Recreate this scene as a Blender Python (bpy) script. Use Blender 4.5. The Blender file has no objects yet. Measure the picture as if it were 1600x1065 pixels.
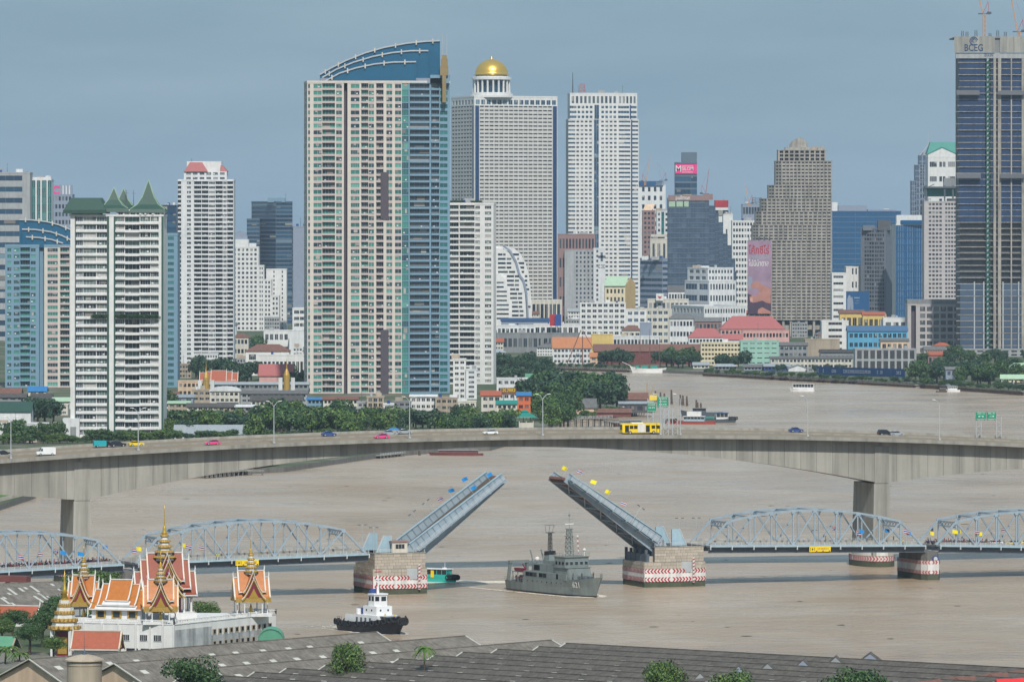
import bpy, math, random
from mathutils import Vector, Matrix
from math import radians, sin, cos, pi
random.seed(11)
sc = bpy.context.scene
# ---------------------------------------------------------------- camera
F, H, YH = 8400.0, 102.0, 345.0          # focal length in photo pixels, eye height (m), horizon row
cd = bpy.data.cameras.new('camera'); cam = bpy.data.objects.new('camera', cd)
sc.collection.objects.link(cam); sc.camera = cam
cam.location = (0, 0, H); cam.rotation_euler = (radians(90), 0, 0)
cd.sensor_fit = 'HORIZONTAL'; cd.sensor_width = 36; cd.lens = 36*F/1600
cd.shift_y = -(532.5-YH)/1600; cd.clip_start = 5; cd.clip_end = 60000
# ---------------------------------------------------------------- sky and sun
SUN_EL, SUN_AZ = radians(47), radians(10)     # behind the camera, a little to its right
w = bpy.data.worlds.new('World'); sc.world = w; w.use_nodes = True
nt = w.node_tree; nt.nodes.clear()
def N(tree, t, **k):
    n = tree.nodes.new(t)
    for a, b in k.items():
        if a.startswith('_'): n.inputs[a[1:].replace('_', ' ')].default_value = b
        else: setattr(n, a, b)
    return n
sky = N(nt, 'ShaderNodeTexSky', sky_type='NISHITA', sun_disc=False, sun_elevation=SUN_EL, sun_rotation=radians(180)+SUN_AZ)
sky.air_density = 1.4; sky.dust_density = 2.0
skb = N(nt, 'ShaderNodeVectorMath', operation='SCALE'); skb.inputs['Scale'].default_value = 0.09
tc = N(nt, 'ShaderNodeTexCoord'); mp = N(nt, 'ShaderNodeMapping'); mp.inputs['Scale'].default_value = (1, 1, 6)
cn = N(nt, 'ShaderNodeTexNoise', _Scale=5.5, _Detail=6.0, _Roughness=0.55)
cr = N(nt, 'ShaderNodeValToRGB')
cr.color_ramp.elements[0].position = 0.34; cr.color_ramp.elements[0].color = (0.208, 0.350, 0.476, 1)
cr.color_ramp.elements[1].position = 0.66; cr.color_ramp.elements[1].color = (0.325, 0.465, 0.578, 1)
mx = N(nt, 'ShaderNodeMix', data_type='RGBA'); mx.inputs[0].default_value = 0.82
bg = N(nt, 'ShaderNodeBackground', _Strength=1.0); wo = N(nt, 'ShaderNodeOutputWorld')
L = nt.links.new
L(sky.outputs[0], skb.inputs[0]); L(skb.outputs[0], mx.inputs[6])
L(tc.outputs['Generated'], mp.inputs[0]); L(mp.outputs[0], cn.inputs['Vector']); L(cn.outputs['Fac'], cr.inputs[0])
L(cr.outputs[0], mx.inputs[7]); L(mx.outputs[2], bg.inputs[0]); L(bg.outputs[0], wo.inputs[0])
sd = bpy.data.lights.new('sun', 'SUN'); sd.energy = 3.7; sd.angle = radians(1.2); sd.color = (1.0, 0.95, 0.87)
so = bpy.data.objects.new('sun', sd); sc.collection.objects.link(so)
sdir = Vector((sin(SUN_AZ)*cos(SUN_EL), -cos(SUN_AZ)*cos(SUN_EL), sin(SUN_EL)))   # towards the sun
so.rotation_euler = sdir.to_track_quat('Z', 'Y').to_euler(); so.location = (0, -50, 400)
sc.view_settings.view_transform = 'Standard'; sc.view_settings.look = 'None'
sc.view_settings.exposure = 0.1; sc.view_settings.gamma = 1.0; sc.view_settings.use_curve_mapping = False
cy = sc.cycles
cy.max_bounces = 5; cy.diffuse_bounces = 2; cy.glossy_bounces = 2; cy.volume_bounces = 0
cy.transparent_max_bounces = 4; cy.volume_max_steps = 64; cy.use_denoising = True
cy.caustics_reflective = False; cy.caustics_refractive = False
# ---------------------------------------------------------------- pixel helpers
def gp(px, py, z=0.0):                       # photo pixel on a level plane -> point
    D = (H-z)*F/(py-YH); return Vector(((px-800)/F*D, D, z))
def pp(px, D, z=0.0): return Vector(((px-800)/F*D, D, z))
def zz(py, D): return H-(py-YH)*D/F
def V(*a): return Vector(a)
# ---------------------------------------------------------------- materials
MATS = {}
def base_mat(name, rough=.8, metal=0., spec=.4):
    m = bpy.data.materials.new(name); m.use_nodes = True
    t = m.node_tree; b = t.nodes['Principled BSDF']
    b.inputs['Roughness'].default_value = rough; b.inputs['Metallic'].default_value = metal
    b.inputs['Specular IOR Level'].default_value = spec
    MATS[name] = m
    return m, t, b
def mat(name, col, rough=.8, metal=0., var=.12, scale=.35, stretch=(1, 1, 1), spec=.4, bump=0., bscale=3., tone=.0, streak=0.):
    """plain surface with soft mottling (var), per-object tone shift (tone) and vertical rain streaks (streak)"""
    if name in MATS: return MATS[name]
    m, t, b = base_mat(name, rough, metal, spec)
    l = t.links.new
    co = N(t, 'ShaderNodeTexCoord'); mpn = N(t, 'ShaderNodeMapping'); mpn.inputs['Scale'].default_value = stretch
    l(co.outputs['Object'], mpn.inputs[0])
    no = N(t, 'ShaderNodeTexNoise', _Scale=scale, _Detail=5., _Roughness=.65); l(mpn.outputs[0], no.inputs['Vector'])
    mr = N(t, 'ShaderNodeMapRange'); mr.inputs[1].default_value = .25; mr.inputs[2].default_value = .75
    mr.inputs[3].default_value = 1-var; mr.inputs[4].default_value = 1+var; l(no.outputs['Fac'], mr.inputs[0])
    last = mr.outputs[0]
    if streak:
        m2 = N(t, 'ShaderNodeMapping'); m2.inputs['Scale'].default_value = (.45, .45, .03); l(co.outputs['Object'], m2.inputs[0])
        n2 = N(t, 'ShaderNodeTexNoise', _Scale=1.0, _Detail=4., _Roughness=.6); l(m2.outputs[0], n2.inputs['Vector'])
        r2 = N(t, 'ShaderNodeMapRange'); r2.inputs[1].default_value = .42; r2.inputs[2].default_value = .68
        r2.inputs[3].default_value = 1.0; r2.inputs[4].default_value = 1-streak; l(n2.outputs['Fac'], r2.inputs[0])
        mu = N(t, 'ShaderNodeMath', operation='MULTIPLY'); l(last, mu.inputs[0]); l(r2.outputs[0], mu.inputs[1]); last = mu.outputs[0]
    if tone:
        oi = N(t, 'ShaderNodeObjectInfo'); r3 = N(t, 'ShaderNodeMapRange'); r3.inputs[3].default_value = 1-tone; r3.inputs[4].default_value = 1+tone
        l(oi.outputs['Random'], r3.inputs[0])
        mu = N(t, 'ShaderNodeMath', operation='MULTIPLY'); l(last, mu.inputs[0]); l(r3.outputs[0], mu.inputs[1]); last = mu.outputs[0]
    sc_ = N(t, 'ShaderNodeVectorMath', operation='SCALE'); sc_.inputs[0].default_value = col[:3]; l(last, sc_.inputs['Scale'])
    l(sc_.outputs[0], b.inputs['Base Color'])
    if bump:
        n3 = N(t, 'ShaderNodeTexNoise', _Scale=bscale, _Detail=4.); l(mpn.outputs[0], n3.inputs['Vector'])
        bp = N(t, 'ShaderNodeBump', _Strength=bump, _Distance=.1); l(n3.outputs['Fac'], bp.inputs['Height']); l(bp.outputs[0], b.inputs['Normal'])
    return m
def rnd_mat(name, stops, rough=.12, spec=.6, metal=0.):
    """colour picked at random for every loose piece / every object from a few stops"""
    if name in MATS: return MATS[name]
    m, t, b = base_mat(name, rough, metal, spec); l = t.links.new
    oi = N(t, 'ShaderNodeObjectInfo'); g = N(t, 'ShaderNodeNewGeometry')
    ad = N(t, 'ShaderNodeMath', operation='ADD'); l(oi.outputs['Random'], ad.inputs[0]); l(g.outputs['Random Per Island'], ad.inputs[1])
    fr = N(t, 'ShaderNodeMath', operation='FRACT'); l(ad.outputs[0], fr.inputs[0])
    r = N(t, 'ShaderNodeValToRGB'); r.color_ramp.interpolation = 'CONSTANT'
    e = r.color_ramp.elements
    while len(e) < len(stops): e.new(.5)
    for k, (p, c) in enumerate(stops): e[k].position = p; e[k].color = (*c, 1)
    l(fr.outputs[0], r.inputs[0]); l(r.outputs[0], b.inputs['Base Color'])
    return m
def stripe_mat(name, ca, cb, axis, freq, duty=.5, rough=.8):
    if name in MATS: return MATS[name]
    m, t, b = base_mat(name, rough); l = t.links.new
    co = N(t, 'ShaderNodeTexCoord'); sp = N(t, 'ShaderNodeSeparateXYZ'); l(co.outputs['Object'], sp.inputs[0])
    mu = N(t, 'ShaderNodeMath', operation='MULTIPLY'); mu.inputs[1].default_value = freq; l(sp.outputs[axis], mu.inputs[0])
    fr = N(t, 'ShaderNodeMath', operation='FRACT'); l(mu.outputs[0], fr.inputs[0])
    gt = N(t, 'ShaderNodeMath', operation='GREATER_THAN'); gt.inputs[1].default_value = duty; l(fr.outputs[0], gt.inputs[0])
    mx_ = N(t, 'ShaderNodeMix', data_type='RGBA'); mx_.inputs[6].default_value = (*ca, 1); mx_.inputs[7].default_value = (*cb, 1)
    l(gt.outputs[0], mx_.inputs[0]); l(mx_.outputs[2], b.inputs['Base Color'])
    return m
# walls
mat('white', (.68, .68, .67), .7, streak=.10, tone=.03); mat('white2', (.66, .67, .68), .7, streak=.16, tone=.05)
mat('offwhite', (.60, .57, .50), .8, streak=.2, tone=.05); mat('cream', (.66, .58, .40), .8, streak=.12)
mat('beige', (.60, .555, .495), .75, var=.08, streak=.06); mat('pinkbeige', (.52, .43, .415), .75, var=.08, streak=.06)
mat('bluewall', (.175, .295, .39), .6, var=.08, streak=.06); mat('statewall', (.56, .55, .525), .7, streak=.1); mat('bluecrown', (.012, .105, .200), .45, var=.08, scale=.1)
mat('greyblue', (.24, .28, .36), .7, var=.08); mat('grey', (.36, .37, .38), .8, streak=.2, tone=.08); mat('midgrey', (.24, .25, .26), .8, streak=.2, tone=.08)
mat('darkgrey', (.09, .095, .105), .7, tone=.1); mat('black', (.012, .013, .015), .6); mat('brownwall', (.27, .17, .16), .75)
mat('pink', (.62, .36, .33), .8, streak=.1); mat('mint', (.30, .50, .42), .8, streak=.08); mat('skyblue', (.10, .34, .53), .7, streak=.08)
mat('yellowwall', (.62, .46, .16), .8, streak=.1); mat('peach', (.62, .46, .33), .8, streak=.18, tone=.08); mat('tan', (.42, .35, .27), .85, streak=.25, tone=.1)
mat('concrete', (.33, .32, .285), .85, var=.10, scale=.12, streak=.32, tone=.14, bump=.1); mat('concrete_dk', (.17, .165, .155), .9, var=.2, streak=.3)
mat('rawconc', (.37, .345, .31), .9, var=.25, streak=.42, tone=.06); mat('greenroof', (.026, .070, .052), .55, var=.1); mat('greentrim', (.035, .085, .065), .6)
mat('fadedorange', (.42, .17, .075), .7, var=.15, scale=.6); mat('redroof', (.35, .095, .050), .7, var=.15, scale=1.2); mat('pinkroof', (.36, .115, .11), .65, var=.1, scale=.6); mat('rustroof', (.17, .085, .065), .9, var=.3, scale=.6)
mat('teal', (.015, .21, .17), .55); mat('blueroof', (.03, .17, .40), .5); mat('tinroof', (.30, .33, .35), .5, var=.15, stretch=(3, .4, 1), tone=.1)
mat('greyroof', (.13, .13, .13), .8, var=.25, scale=.5, tone=.2); mat('darkroof', (.065, .062, .06), .85, var=.3, scale=.6, tone=.25)
mat('palegreen', (.36, .50, .36), .7); mat('orangewall', (.60, .13, .04), .7); mat('maroonsteel', (.16, .055, .05), .8, var=.25, scale=.4)
mat('steelblue', (.30, .375, .435), .45, var=.14, scale=1.5, spec=.5, streak=.15); mat('steelpale', (.34, .48, .56), .5, var=.1, scale=1., streak=.12)
mat('steeldark', (.085, .105, .13), .6, var=.2, scale=.8); mat('rail', (.55, .58, .60), .5); mat('galv', (.50, .53, .55), .4, metal=.3)
mat('asphalt', (.235, .185, .130), .95, var=.14, scale=.05, stretch=(1, 1, 1)); mat('roadgrey', (.22, .21, .20), .9, var=.12)
mat('navy', (.012, .045, .13), .35); mat('deepblue', (.02, .09, .22), .3, var=.1, scale=.05); mat('fabricblue', (.03, .075, .21), .6, var=.25, scale=.12)
mat('gold', (.80, .50, .09), .32, metal=.75, var=.1, scale=1.); mat('goldpaint', (.46, .29, .07), .5, metal=.3, var=.55, scale=5.)
mat('orangetile', (.46, .155, .028), .5, var=.16, scale=1.2); mat('redtile', (.27, .060, .028), .55, var=.16, scale=1.2); mat('maroon', (.20, .022, .045), .5)
mat('plaster', (.70, .70, .69), .7, var=.08, streak=.14); mat('stained', (.42, .43, .44), .9, var=.3, scale=.35, streak=.55)
mat('stone', (.43, .38, .315), .9, var=.15, scale=.6, tone=.13, streak=.12); mat('mortar', (.14, .12, .10), .95); mat('moss', (.075, .085, .055), .95, var=.3, scale=.4)
mat('redpaint', (.42, .022, .030), .7, var=.25, scale=.8, streak=.2); mat('whitepaint', (.70, .69, .67), .7, var=.10, scale=.8, streak=.22); mat('yellow', (.85, .60, .01), .45); mat('pinkcar', (.80, .05, .24), .3, spec=.6)
mat('carwhite', (.78, .79, .80), .3, spec=.6); mat('carblack', (.02, .022, .028), .25, spec=.6); mat('carsilver', (.45, .48, .52), .3, metal=.4); mat('carblue', (.03, .07, .26), .3, spec=.6)
mat('carteal', (.02, .36, .40), .35); mat('rubber', (.018, .018, .02), .8, var=.2, scale=3); mat('window', (.02, .026, .034), .1, spec=.7); mat('navygrey', (.195, .228, .222), .55, var=.10, scale=.5, streak=.22)
mat('navydeck', (.16, .19, .18), .8); mat('hullblack', (.012, .014, .022), .5, var=.2, scale=1); mat('boatgreen', (.03, .42, .36), .5); mat('boatred', (.36, .06, .04), .6)
mat('timber', (.10, .075, .055), .9, var=.3, scale=1); mat('bark', (.085, .062, .045), .95, var=.3, scale=2); mat('signgreen', (.01, .26, .15), .5); mat('magenta', (.75, .04, .22), .5)
mat('cloth_yellow', (.85, .70, .01), .8); mat('cloth_blue', (.015, .25, .62), .8); mat('skin', (.38, .22, .15), .6)
mat('stupa_white', (.70, .69, .66), .8, var=.15, scale=2, streak=.15)
rnd_mat('cloth_mix', [(0, (.02, .02, .03)), (.3, (.03, .04, .10)), (.5, (.30, .04, .04)), (.62, (.45, .44, .42)), (.75, (.07, .03, .09)), (.9, (.10, .10, .11))], .85, .2)
# glass: every pane drawn at random
rnd_mat('gl_green', [(0, (.03, .14, .12)), (.22, (.045, .20, .165)), (.42, (.06, .25, .205)), (.58, (.015, .045, .06)), (.76, (.03, .085, .09)), (.93, (.11, .34, .28))])
rnd_mat('gl_dark', [(0, (.015, .022, .03)), (.4, (.03, .045, .055)), (.65, (.06, .075, .085)), (.85, (.13, .14, .15)), (.95, (.25, .25, .25))])
rnd_mat('gl_grey', [(0, (.05, .065, .08)), (.4, (.08, .10, .12)), (.75, (.15, .17, .19)), (.92, (.30, .31, .32))])
rnd_mat('gl_blue', [(0, (.015, .045, .085)), (.35, (.02, .065, .12)), (.7, (.03, .09, .16)), (.93, (.16, .24, .30))])
rnd_mat('gl_deep', [(0, (.012, .085, .20)), (.5, (.013, .092, .215)), (.85, (.015, .10, .23))], .12)
rnd_mat('gl_slate', [(0, (.055, .085, .135)), (.5, (.065, .10, .155)), (.9, (.085, .125, .18))], .2)
rnd_mat('gl_teal', [(0, (.02, .10, .10)), (.5, (.03, .15, .15)), (.85, (.05, .20, .19))])
rnd_mat('gl_apt', [(0, (.02, .028, .033)), (.3, (.05, .07, .075)), (.5, (.10, .15, .14)), (.68, (.16, .20, .20)), (.82, (.30, .31, .30)), (.94, (.45, .44, .42))], .2)
rnd_mat('void', [(0, (.012, .013, .016)), (.6, (.03, .03, .034)), (.9, (.06, .055, .05))], .9, .1)
rnd_mat('leaf_a', [(0, (.026, .062, .020)), (.3, (.042, .092, .028)), (.6, (.060, .120, .036)), (.85, (.085, .155, .046))], .55, .3)
rnd_mat('leaf_b', [(0, (.040, .085, .020)), (.3, (.066, .130, .028)), (.6, (.095, .165, .036)), (.85, (.135, .200, .046))], .55, .3)
rnd_mat('leaf_c', [(0, (.018, .046, .024)), (.3, (.028, .066, .032)), (.65, (.040, .088, .038)), (.88, (.058, .110, .046))], .55, .3)
# ---------------------------------------------------------------- mesh builder
COL = sc.collection
class MB:
    def __init__(s): s.v = []; s.f = []; s.mi = []
    def add(s, vs, fs, mi=0):
        o = len(s.v); s.v += [tuple(p) for p in vs]; s.f += [tuple(i+o for i in f) for f in fs]; s.mi += [mi]*len(fs); return s
    def quad(s, a, b, c, d, mi=0): return s.add((a, b, c, d), ((0, 1, 2, 3),), mi)
    def poly(s, pts, mi=0): return s.add(pts, (tuple(range(len(pts))),), mi)
    def box(s, x0, x1, y0, y1, z0, z1, mi=0):
        return s.add([(x0, y0, z0), (x1, y0, z0), (x1, y1, z0), (x0, y1, z0), (x0, y0, z1), (x1, y0, z1), (x1, y1, z1), (x0, y1, z1)],
                     [(0, 3, 2, 1), (4, 5, 6, 7), (0, 1, 5, 4), (1, 2, 6, 5), (2, 3, 7, 6), (3, 0, 4, 7)], mi)
    def hexa(s, a, b, mi=0):                    # two quads -> closed solid
        return s.add(list(a)+list(b), [(3, 2, 1, 0), (4, 5, 6, 7), (0, 1, 5, 4), (1, 2, 6, 5), (2, 3, 7, 6), (3, 0, 4, 7)], mi)
    def bar(s, p, q, w, h=None, mi=0, up=None):
        p = Vector(p); q = Vector(q); h = h or w; d = (q-p).normalized(); up = Vector(up or (0, 0, 1))
        if abs(d.dot(up)) > .98: up = Vector((0, 1, 0))
        a = d.cross(up).normalized()*(w/2); b = a.cross(d).normalized()*(h/2)
        return s.hexa([p-a-b, p+a-b, p+a+b, p-a+b], [q-a-b, q+a-b, q+a+b, q-a+b], mi)
    def tube(s, p, q, r0, r1=None, n=8, mi=0):
        p = Vector(p); q = Vector(q); r1 = r0 if r1 is None else r1; d = (q-p).normalized()
        a = d.orthogonal().normalized(); b = d.cross(a); vs = []
        for c, r in ((p, r0), (q, r1)):
            for k in range(n): t = 2*pi*k/n; vs.append(c+a*(cos(t)*r)+b*(sin(t)*r))
        return s.add(vs, [(k, (k+1) % n, n+(k+1) % n, n+k) for k in range(n)]+[tuple(range(n-1, -1, -1)), tuple(range(n, 2*n))], mi)
    def lathe(s, prof, n=12, c=(0, 0), mi=0, ph=0., cap=True):
        vs = []; m = len(prof)
        for r, z in prof:
            for k in range(n): t = 2*pi*k/n+ph; vs.append((c[0]+r*cos(t), c[1]+r*sin(t), z))
        fs = [(i*n+k, i*n+(k+1) % n, (i+1)*n+(k+1) % n, (i+1)*n+k) for i in range(m-1) for k in range(n)]
        if cap: fs += [tuple(range(n-1, -1, -1)), tuple(range((m-1)*n, m*n))]
        return s.add(vs, fs, mi)
    def prism(s, pts, z0, z1, mi=0):
        n = len(pts); vs = [(p[0], p[1], z0) for p in pts]+[(p[0], p[1], z1) for p in pts]
        return s.add(vs, [tuple(range(n-1, -1, -1)), tuple(range(n, 2*n))]+[(k, (k+1) % n, n+(k+1) % n, n+k) for k in range(n)], mi)
    def ext(s, pts, vec, mi=0):                 # polygon in space pushed along a vector
        n = len(pts); vec = Vector(vec); vs = [Vector(p) for p in pts]; vs = vs+[p+vec for p in vs]
        return s.add(vs, [tuple(range(n-1, -1, -1)), tuple(range(n, 2*n))]+[(k, (k+1) % n, n+(k+1) % n, n+k) for k in range(n)], mi)
    def xf(s, M): s.v = [tuple(M @ Vector(p)) for p in s.v]; return s
    def mesh(s, name, mats, smooth=False):
        me = bpy.data.meshes.new(name); me.from_pydata(s.v, [], s.f)
        if isinstance(mats, str): mats = [mats]
        for m in mats: me.materials.append(MATS[m])
        if len(mats) > 1: me.polygons.foreach_set('material_index', s.mi)
        if smooth: me.polygons.foreach_set('use_smooth', [True]*len(me.polygons))
        me.update(); return me
    def build(s, name, mats, parent=None, smooth=False, loc=None, rz=0.):
        o = bpy.data.objects.new(name, s.mesh(name, mats, smooth)); COL.objects.link(o)
        if parent: o.parent = parent
        if loc is not None: o.location = loc
        if rz: o.rotation_euler[2] = rz
        return o
def tag(o, label=None, cat=None, group=None, kind=None):
    if label: o['label'] = label
    if cat: o['category'] = cat
    if group: o['group'] = group
    if kind: o['kind'] = kind
    return o
def empty(name, loc, rz=0., label=None, cat=None, group=None):
    o = bpy.data.objects.new(name, None); COL.objects.link(o); o.empty_display_size = .5
    o.location = loc; o.rotation_euler[2] = rz
    return tag(o, label, cat, group)
def inst(name, me, parent=None, loc=(0, 0, 0), rz=0., scale=None):
    o = bpy.data.objects.new(name, me); COL.objects.link(o); o.location = loc
    if rz: o.rotation_euler[2] = rz
    if parent: o.parent = parent
    if scale: o.scale = scale if hasattr(scale, '__len__') else (scale,)*3
    return o
def copy_tree(o, parent=None, kids={}):
    c = o.copy(); COL.objects.link(c); c.parent = parent
    for ch in o.children: copy_tree(ch, c)
    return c
def strokes(n, w, h, mt, parent, loc, y=.03):
    """a line of lettering too small to read in the photo: upright and cross strokes only"""
    rs = random.Random(int(w*100+n)); m = MB(); p = w/n
    for k in range(n):
        x = -w/2+p*(k+.5)
        if rs.random() < .08: continue
        for q in rs.sample((0, 1, 2, 3), 3):
            if q < 2: xx = x+(q-.5)*p*.5; m.box(xx-p*.1, xx+p*.1, -y, 0, -h/2, h/2)
            else: zz_ = (q-2.5)*h*.8; m.box(x-p*.32, x+p*.32, -y, 0, zz_-h*.1, zz_+h*.1)
    return m.build('lettering', mt, parent, loc=loc)
def text(name, body, size, mt, parent=None, loc=(0, 0, 0), rot=(pi/2, 0, 0), depth=.05, align='CENTER', width=None):
    cu = bpy.data.curves.new('lettering', 'FONT'); cu.body = body; cu.size = size; cu.align_x = align; cu.align_y = 'CENTER'
    cu.extrude = depth; cu.offset = size*.012; cu.resolution_u = 3
    o = bpy.data.objects.new('lettering', cu); COL.objects.link(o)
    dg = bpy.context.evaluated_depsgraph_get(); me = bpy.data.meshes.new_from_object(o.evaluated_get(dg))
    bpy.data.objects.remove(o); bpy.data.curves.remove(cu)
    me.materials.clear(); me.materials.append(MATS[mt])
    if width and len(me.vertices):
        xs = [v.co.x for v in me.vertices]; k = width/max(.001, max(xs)-min(xs))
        for v in me.vertices: v.co.x *= k
    o = bpy.data.objects.new(name, me); COL.objects.link(o); o.location = loc; o.rotation_euler = rot
    if parent: o.parent = parent
    return o
# ================================================================ SETTING: water, land, haze
def water_mat():
    m, t, b = base_mat('water', .2, 0, .5); l = t.links.new
    b.inputs['IOR'].default_value = 1.33
    co = N(t, 'ShaderNodeTexCoord')
    def noise(scale, detail, sx=1., sy=1., rough=.55, dist=0.):
        mpn = N(t, 'ShaderNodeMapping'); mpn.inputs['Scale'].default_value = (sx, sy, 1); l(co.outputs['Object'], mpn.inputs[0])
        n = N(t, 'ShaderNodeTexNoise', _Scale=scale, _Detail=detail, _Roughness=rough, _Distortion=dist); l(mpn.outputs[0], n.inputs['Vector']); return n
    def rng(src, a, b_, c, d):
        r = N(t, 'ShaderNodeMapRange'); 
        for k, v in zip((1, 2, 3, 4), (a, b_, c, d)): r.inputs[k].default_value = v
        l(src, r.inputs[0]); return r.outputs[0]
    silt = noise(.012, 6, 1., .8, .65, .6); rip = noise(.42, 6, .8, 1.1, .68); swell = noise(.05, 5, .9, 1.2, .6, .8); gust = noise(.010, 5, .7, 1.5, .6, 1.2)
    cr_ = N(t, 'ShaderNodeValToRGB'); e = cr_.color_ramp.elements
    e[0].position = .36; e[0].color = (.355, .260, .172, 1); e[1].position = .64; e[1].color = (.450, .366, .280, 1)
    l(silt.outputs['Fac'], cr_.inputs[0]); l(cr_.outputs[0], b.inputs['Base Color'])
    l(rng(gust.outputs['Fac'], .38, .62, .14, .36), b.inputs['Roughness'])
    st = rng(gust.outputs['Fac'], .38, .62, .42, 1.0)
    bp = N(t, 'ShaderNodeBump', _Distance=1.15); l(rip.outputs['Fac'], bp.inputs['Height']); l(st, bp.inputs['Strength'])
    b2 = N(t, 'ShaderNodeBump', _Strength=.8, _Distance=2.4); l(swell.outputs['Fac'], b2.inputs['Height']); l(bp.outputs[0], b2.inputs['Normal'])
    l(b2.outputs[0], b.inputs['Normal'])
water_mat()
def land_mat():
    m, t, b = base_mat('land', .95); l = t.links.new
    co = N(t, 'ShaderNodeTexCoord'); n = N(t, 'ShaderNodeTexNoise', _Scale=.02, _Detail=6., _Roughness=.7); l(co.outputs['Object'], n.inputs['Vector'])
    r = N(t, 'ShaderNodeValToRGB'); e = r.color_ramp.elements; e.new(.5)
    for k, (p, c) in enumerate([(.40, (.045, .075, .028)), (.52, (.085, .10, .05)), (.64, (.19, .175, .15))]): e[k].position = p; e[k].color = (*c, 1)
    l(n.outputs['Fac'], r.inputs[0]); l(r.outputs[0], b.inputs['Base Color'])
land_mat()
mat('lawn', (.09, .17, .03), .95, var=.25, scale=.15)
wm = MB(); wm.quad((-6000, -250, 0), (6000, -250, 0), (6000, 6200, 0), (-6000, 6200, 0))
tag(wm.build('river_water', 'water'), kind='structure')
def land(name, pts, z=2.0):
    m = MB(); n = len(pts); a = [(p[0], p[1], -1.5) for p in pts]; c = [(p[0], p[1], z) for p in pts]
    m.poly(c, 0)
    for k in range(n): m.quad(a[k], a[(k+1) % n], c[(k+1) % n], c[k], 1)
    return tag(m.build(name, ['land', 'concrete_dk']), kind='structure')
shore = [(-700, 900), (-300, 845), (0, 797), (62, 776), (180, 760), (330, 744), (445, 737), (600, 714), (700, 706), (765, 704), (830, 686), (856, 672), (900, 652), (985, 646),
         (1010, 634), (975, 622), (968, 605), (930, 590), (880, 584), (846, 578), (866, 576.5), (985, 580), (1120, 586), (1330, 598), (1420, 603), (1600, 616), (1900, 640)]
sp = [gp(x, y) for x, y in shore]
land('bank_ground', [(-11500, 900)]+[(p.x, p.y) for p in sp]+[(11500, 2900), (11500, 29500), (-11500, 29500)])
ns = [(-900, 1400), (0, 1405), (130, 1402), (150, 1345), (300, 1330), (432, 1296), (446, 1276), (600, 1240), (900, 1214), (1250, 1189), (1600, 1163), (2400, 1120)]
nsp = [pp(x, d) for x, d in ns]
land('near_bank_ground', [(nsp[0].x-300, nsp[0].y)]+[(p.x, p.y) for p in nsp]+[(450, -200), (-450, -200)][:2])
lw = MB(); q = [gp(-260, 828), gp(0, 786), gp(58, 772), gp(120, 755), gp(-200, 752)]
lw.poly([(p.x, p.y, 2.05) for p in q]); tag(lw.build('lawn', 'lawn'), kind='structure')
def wallstrip(name, a, b, z0, z1, th, mt, label, cat):
    a = Vector((a.x, a.y, 0)); b = Vector((b.x, b.y, 0)); d = (b-a).normalized(); n = Vector((-d.y, d.x, 0))*th
    m = MB(); m.add([a+V(0, 0, z0), b+V(0, 0, z0), b+n+V(0, 0, z0), a+n+V(0, 0, z0), a+V(0, 0, z1), b+V(0, 0, z1), b+n+V(0, 0, z1), a+n+V(0, 0, z1)],
          [(0, 3, 2, 1), (4, 5, 6, 7), (0, 1, 5, 4), (1, 2, 6, 5), (2, 3, 7, 6), (3, 0, 4, 7)])
    k = int((b-a).length/2.6)
    for i in range(k+1):
        c = a+d*(i*2.6); m.bar(c-n*.3+V(0, 0, z0-1.2), c-n*.3+V(0, 0, z1+.35), .55)
    return tag(m.build(name, mt), label, cat)
wallstrip('flood_wall', gp(-80, 811.5), gp(63, 776), .6, 3.0, .6, 'concrete', 'low grey concrete flood wall edging the green lawn at far left', 'flood wall')
hz = MB(); hz.box(-11900, 11900, -300, 29900, -3.0, 305)
hm = bpy.data.materials.new('haze_air'); hm.use_nodes = True; ht = hm.node_tree; ht.nodes.clear()
pv = ht.nodes.new('ShaderNodeVolumePrincipled'); ho = ht.nodes.new('ShaderNodeOutputMaterial')
pv.inputs['Color'].default_value = (.66, .82, 1.0, 1); pv.inputs['Density'].default_value = 0.000031; pv.inputs['Anisotropy'].default_value = 0.0
ht.links.new(pv.outputs[0], ho.inputs['Volume']); MATS['haze_air'] = hm
tag(hz.build('haze', 'haze_air'), kind='stuff')

# ================================================================ ELEVATED CONCRETE ROAD BRIDGE
TH = radians(17.0); RD = V(cos(TH), sin(TH), 0)
PR = V(106.7, 1595, 0); HALF = 120.45; RM = PR-RD*HALF
def R3(t, w, z=0): return RM+RD*t+V(-sin(TH), cos(TH), 0)*w+V(0, 0, z)
def rr(w): return .044*(w+11.3)
def rz_top(t): return 39.7+.006*t-.00019*t*t
def rdep(t):
    a = abs(t)
    return 2.9+10.2*(a/HALF)**1.9 if a <= HALF else 2.9+10.2*max(0, 1-(a-HALF)/105)**1.6
def rt_of(px, w):                                   # station whose point appears at that column
    a = R3(0, w); k = (px-800)/F; return (k*a.y-a.x)/(RD.x-k*RD.y)
rb = empty('road_bridge', RM, TH, 'long grey concrete box girder road bridge with arched underside crossing the river', 'bridge')
SEG = 5.0; T0, T1 = -260, 260; n = int((T1-T0)/SEG)
core = MB()
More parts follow.
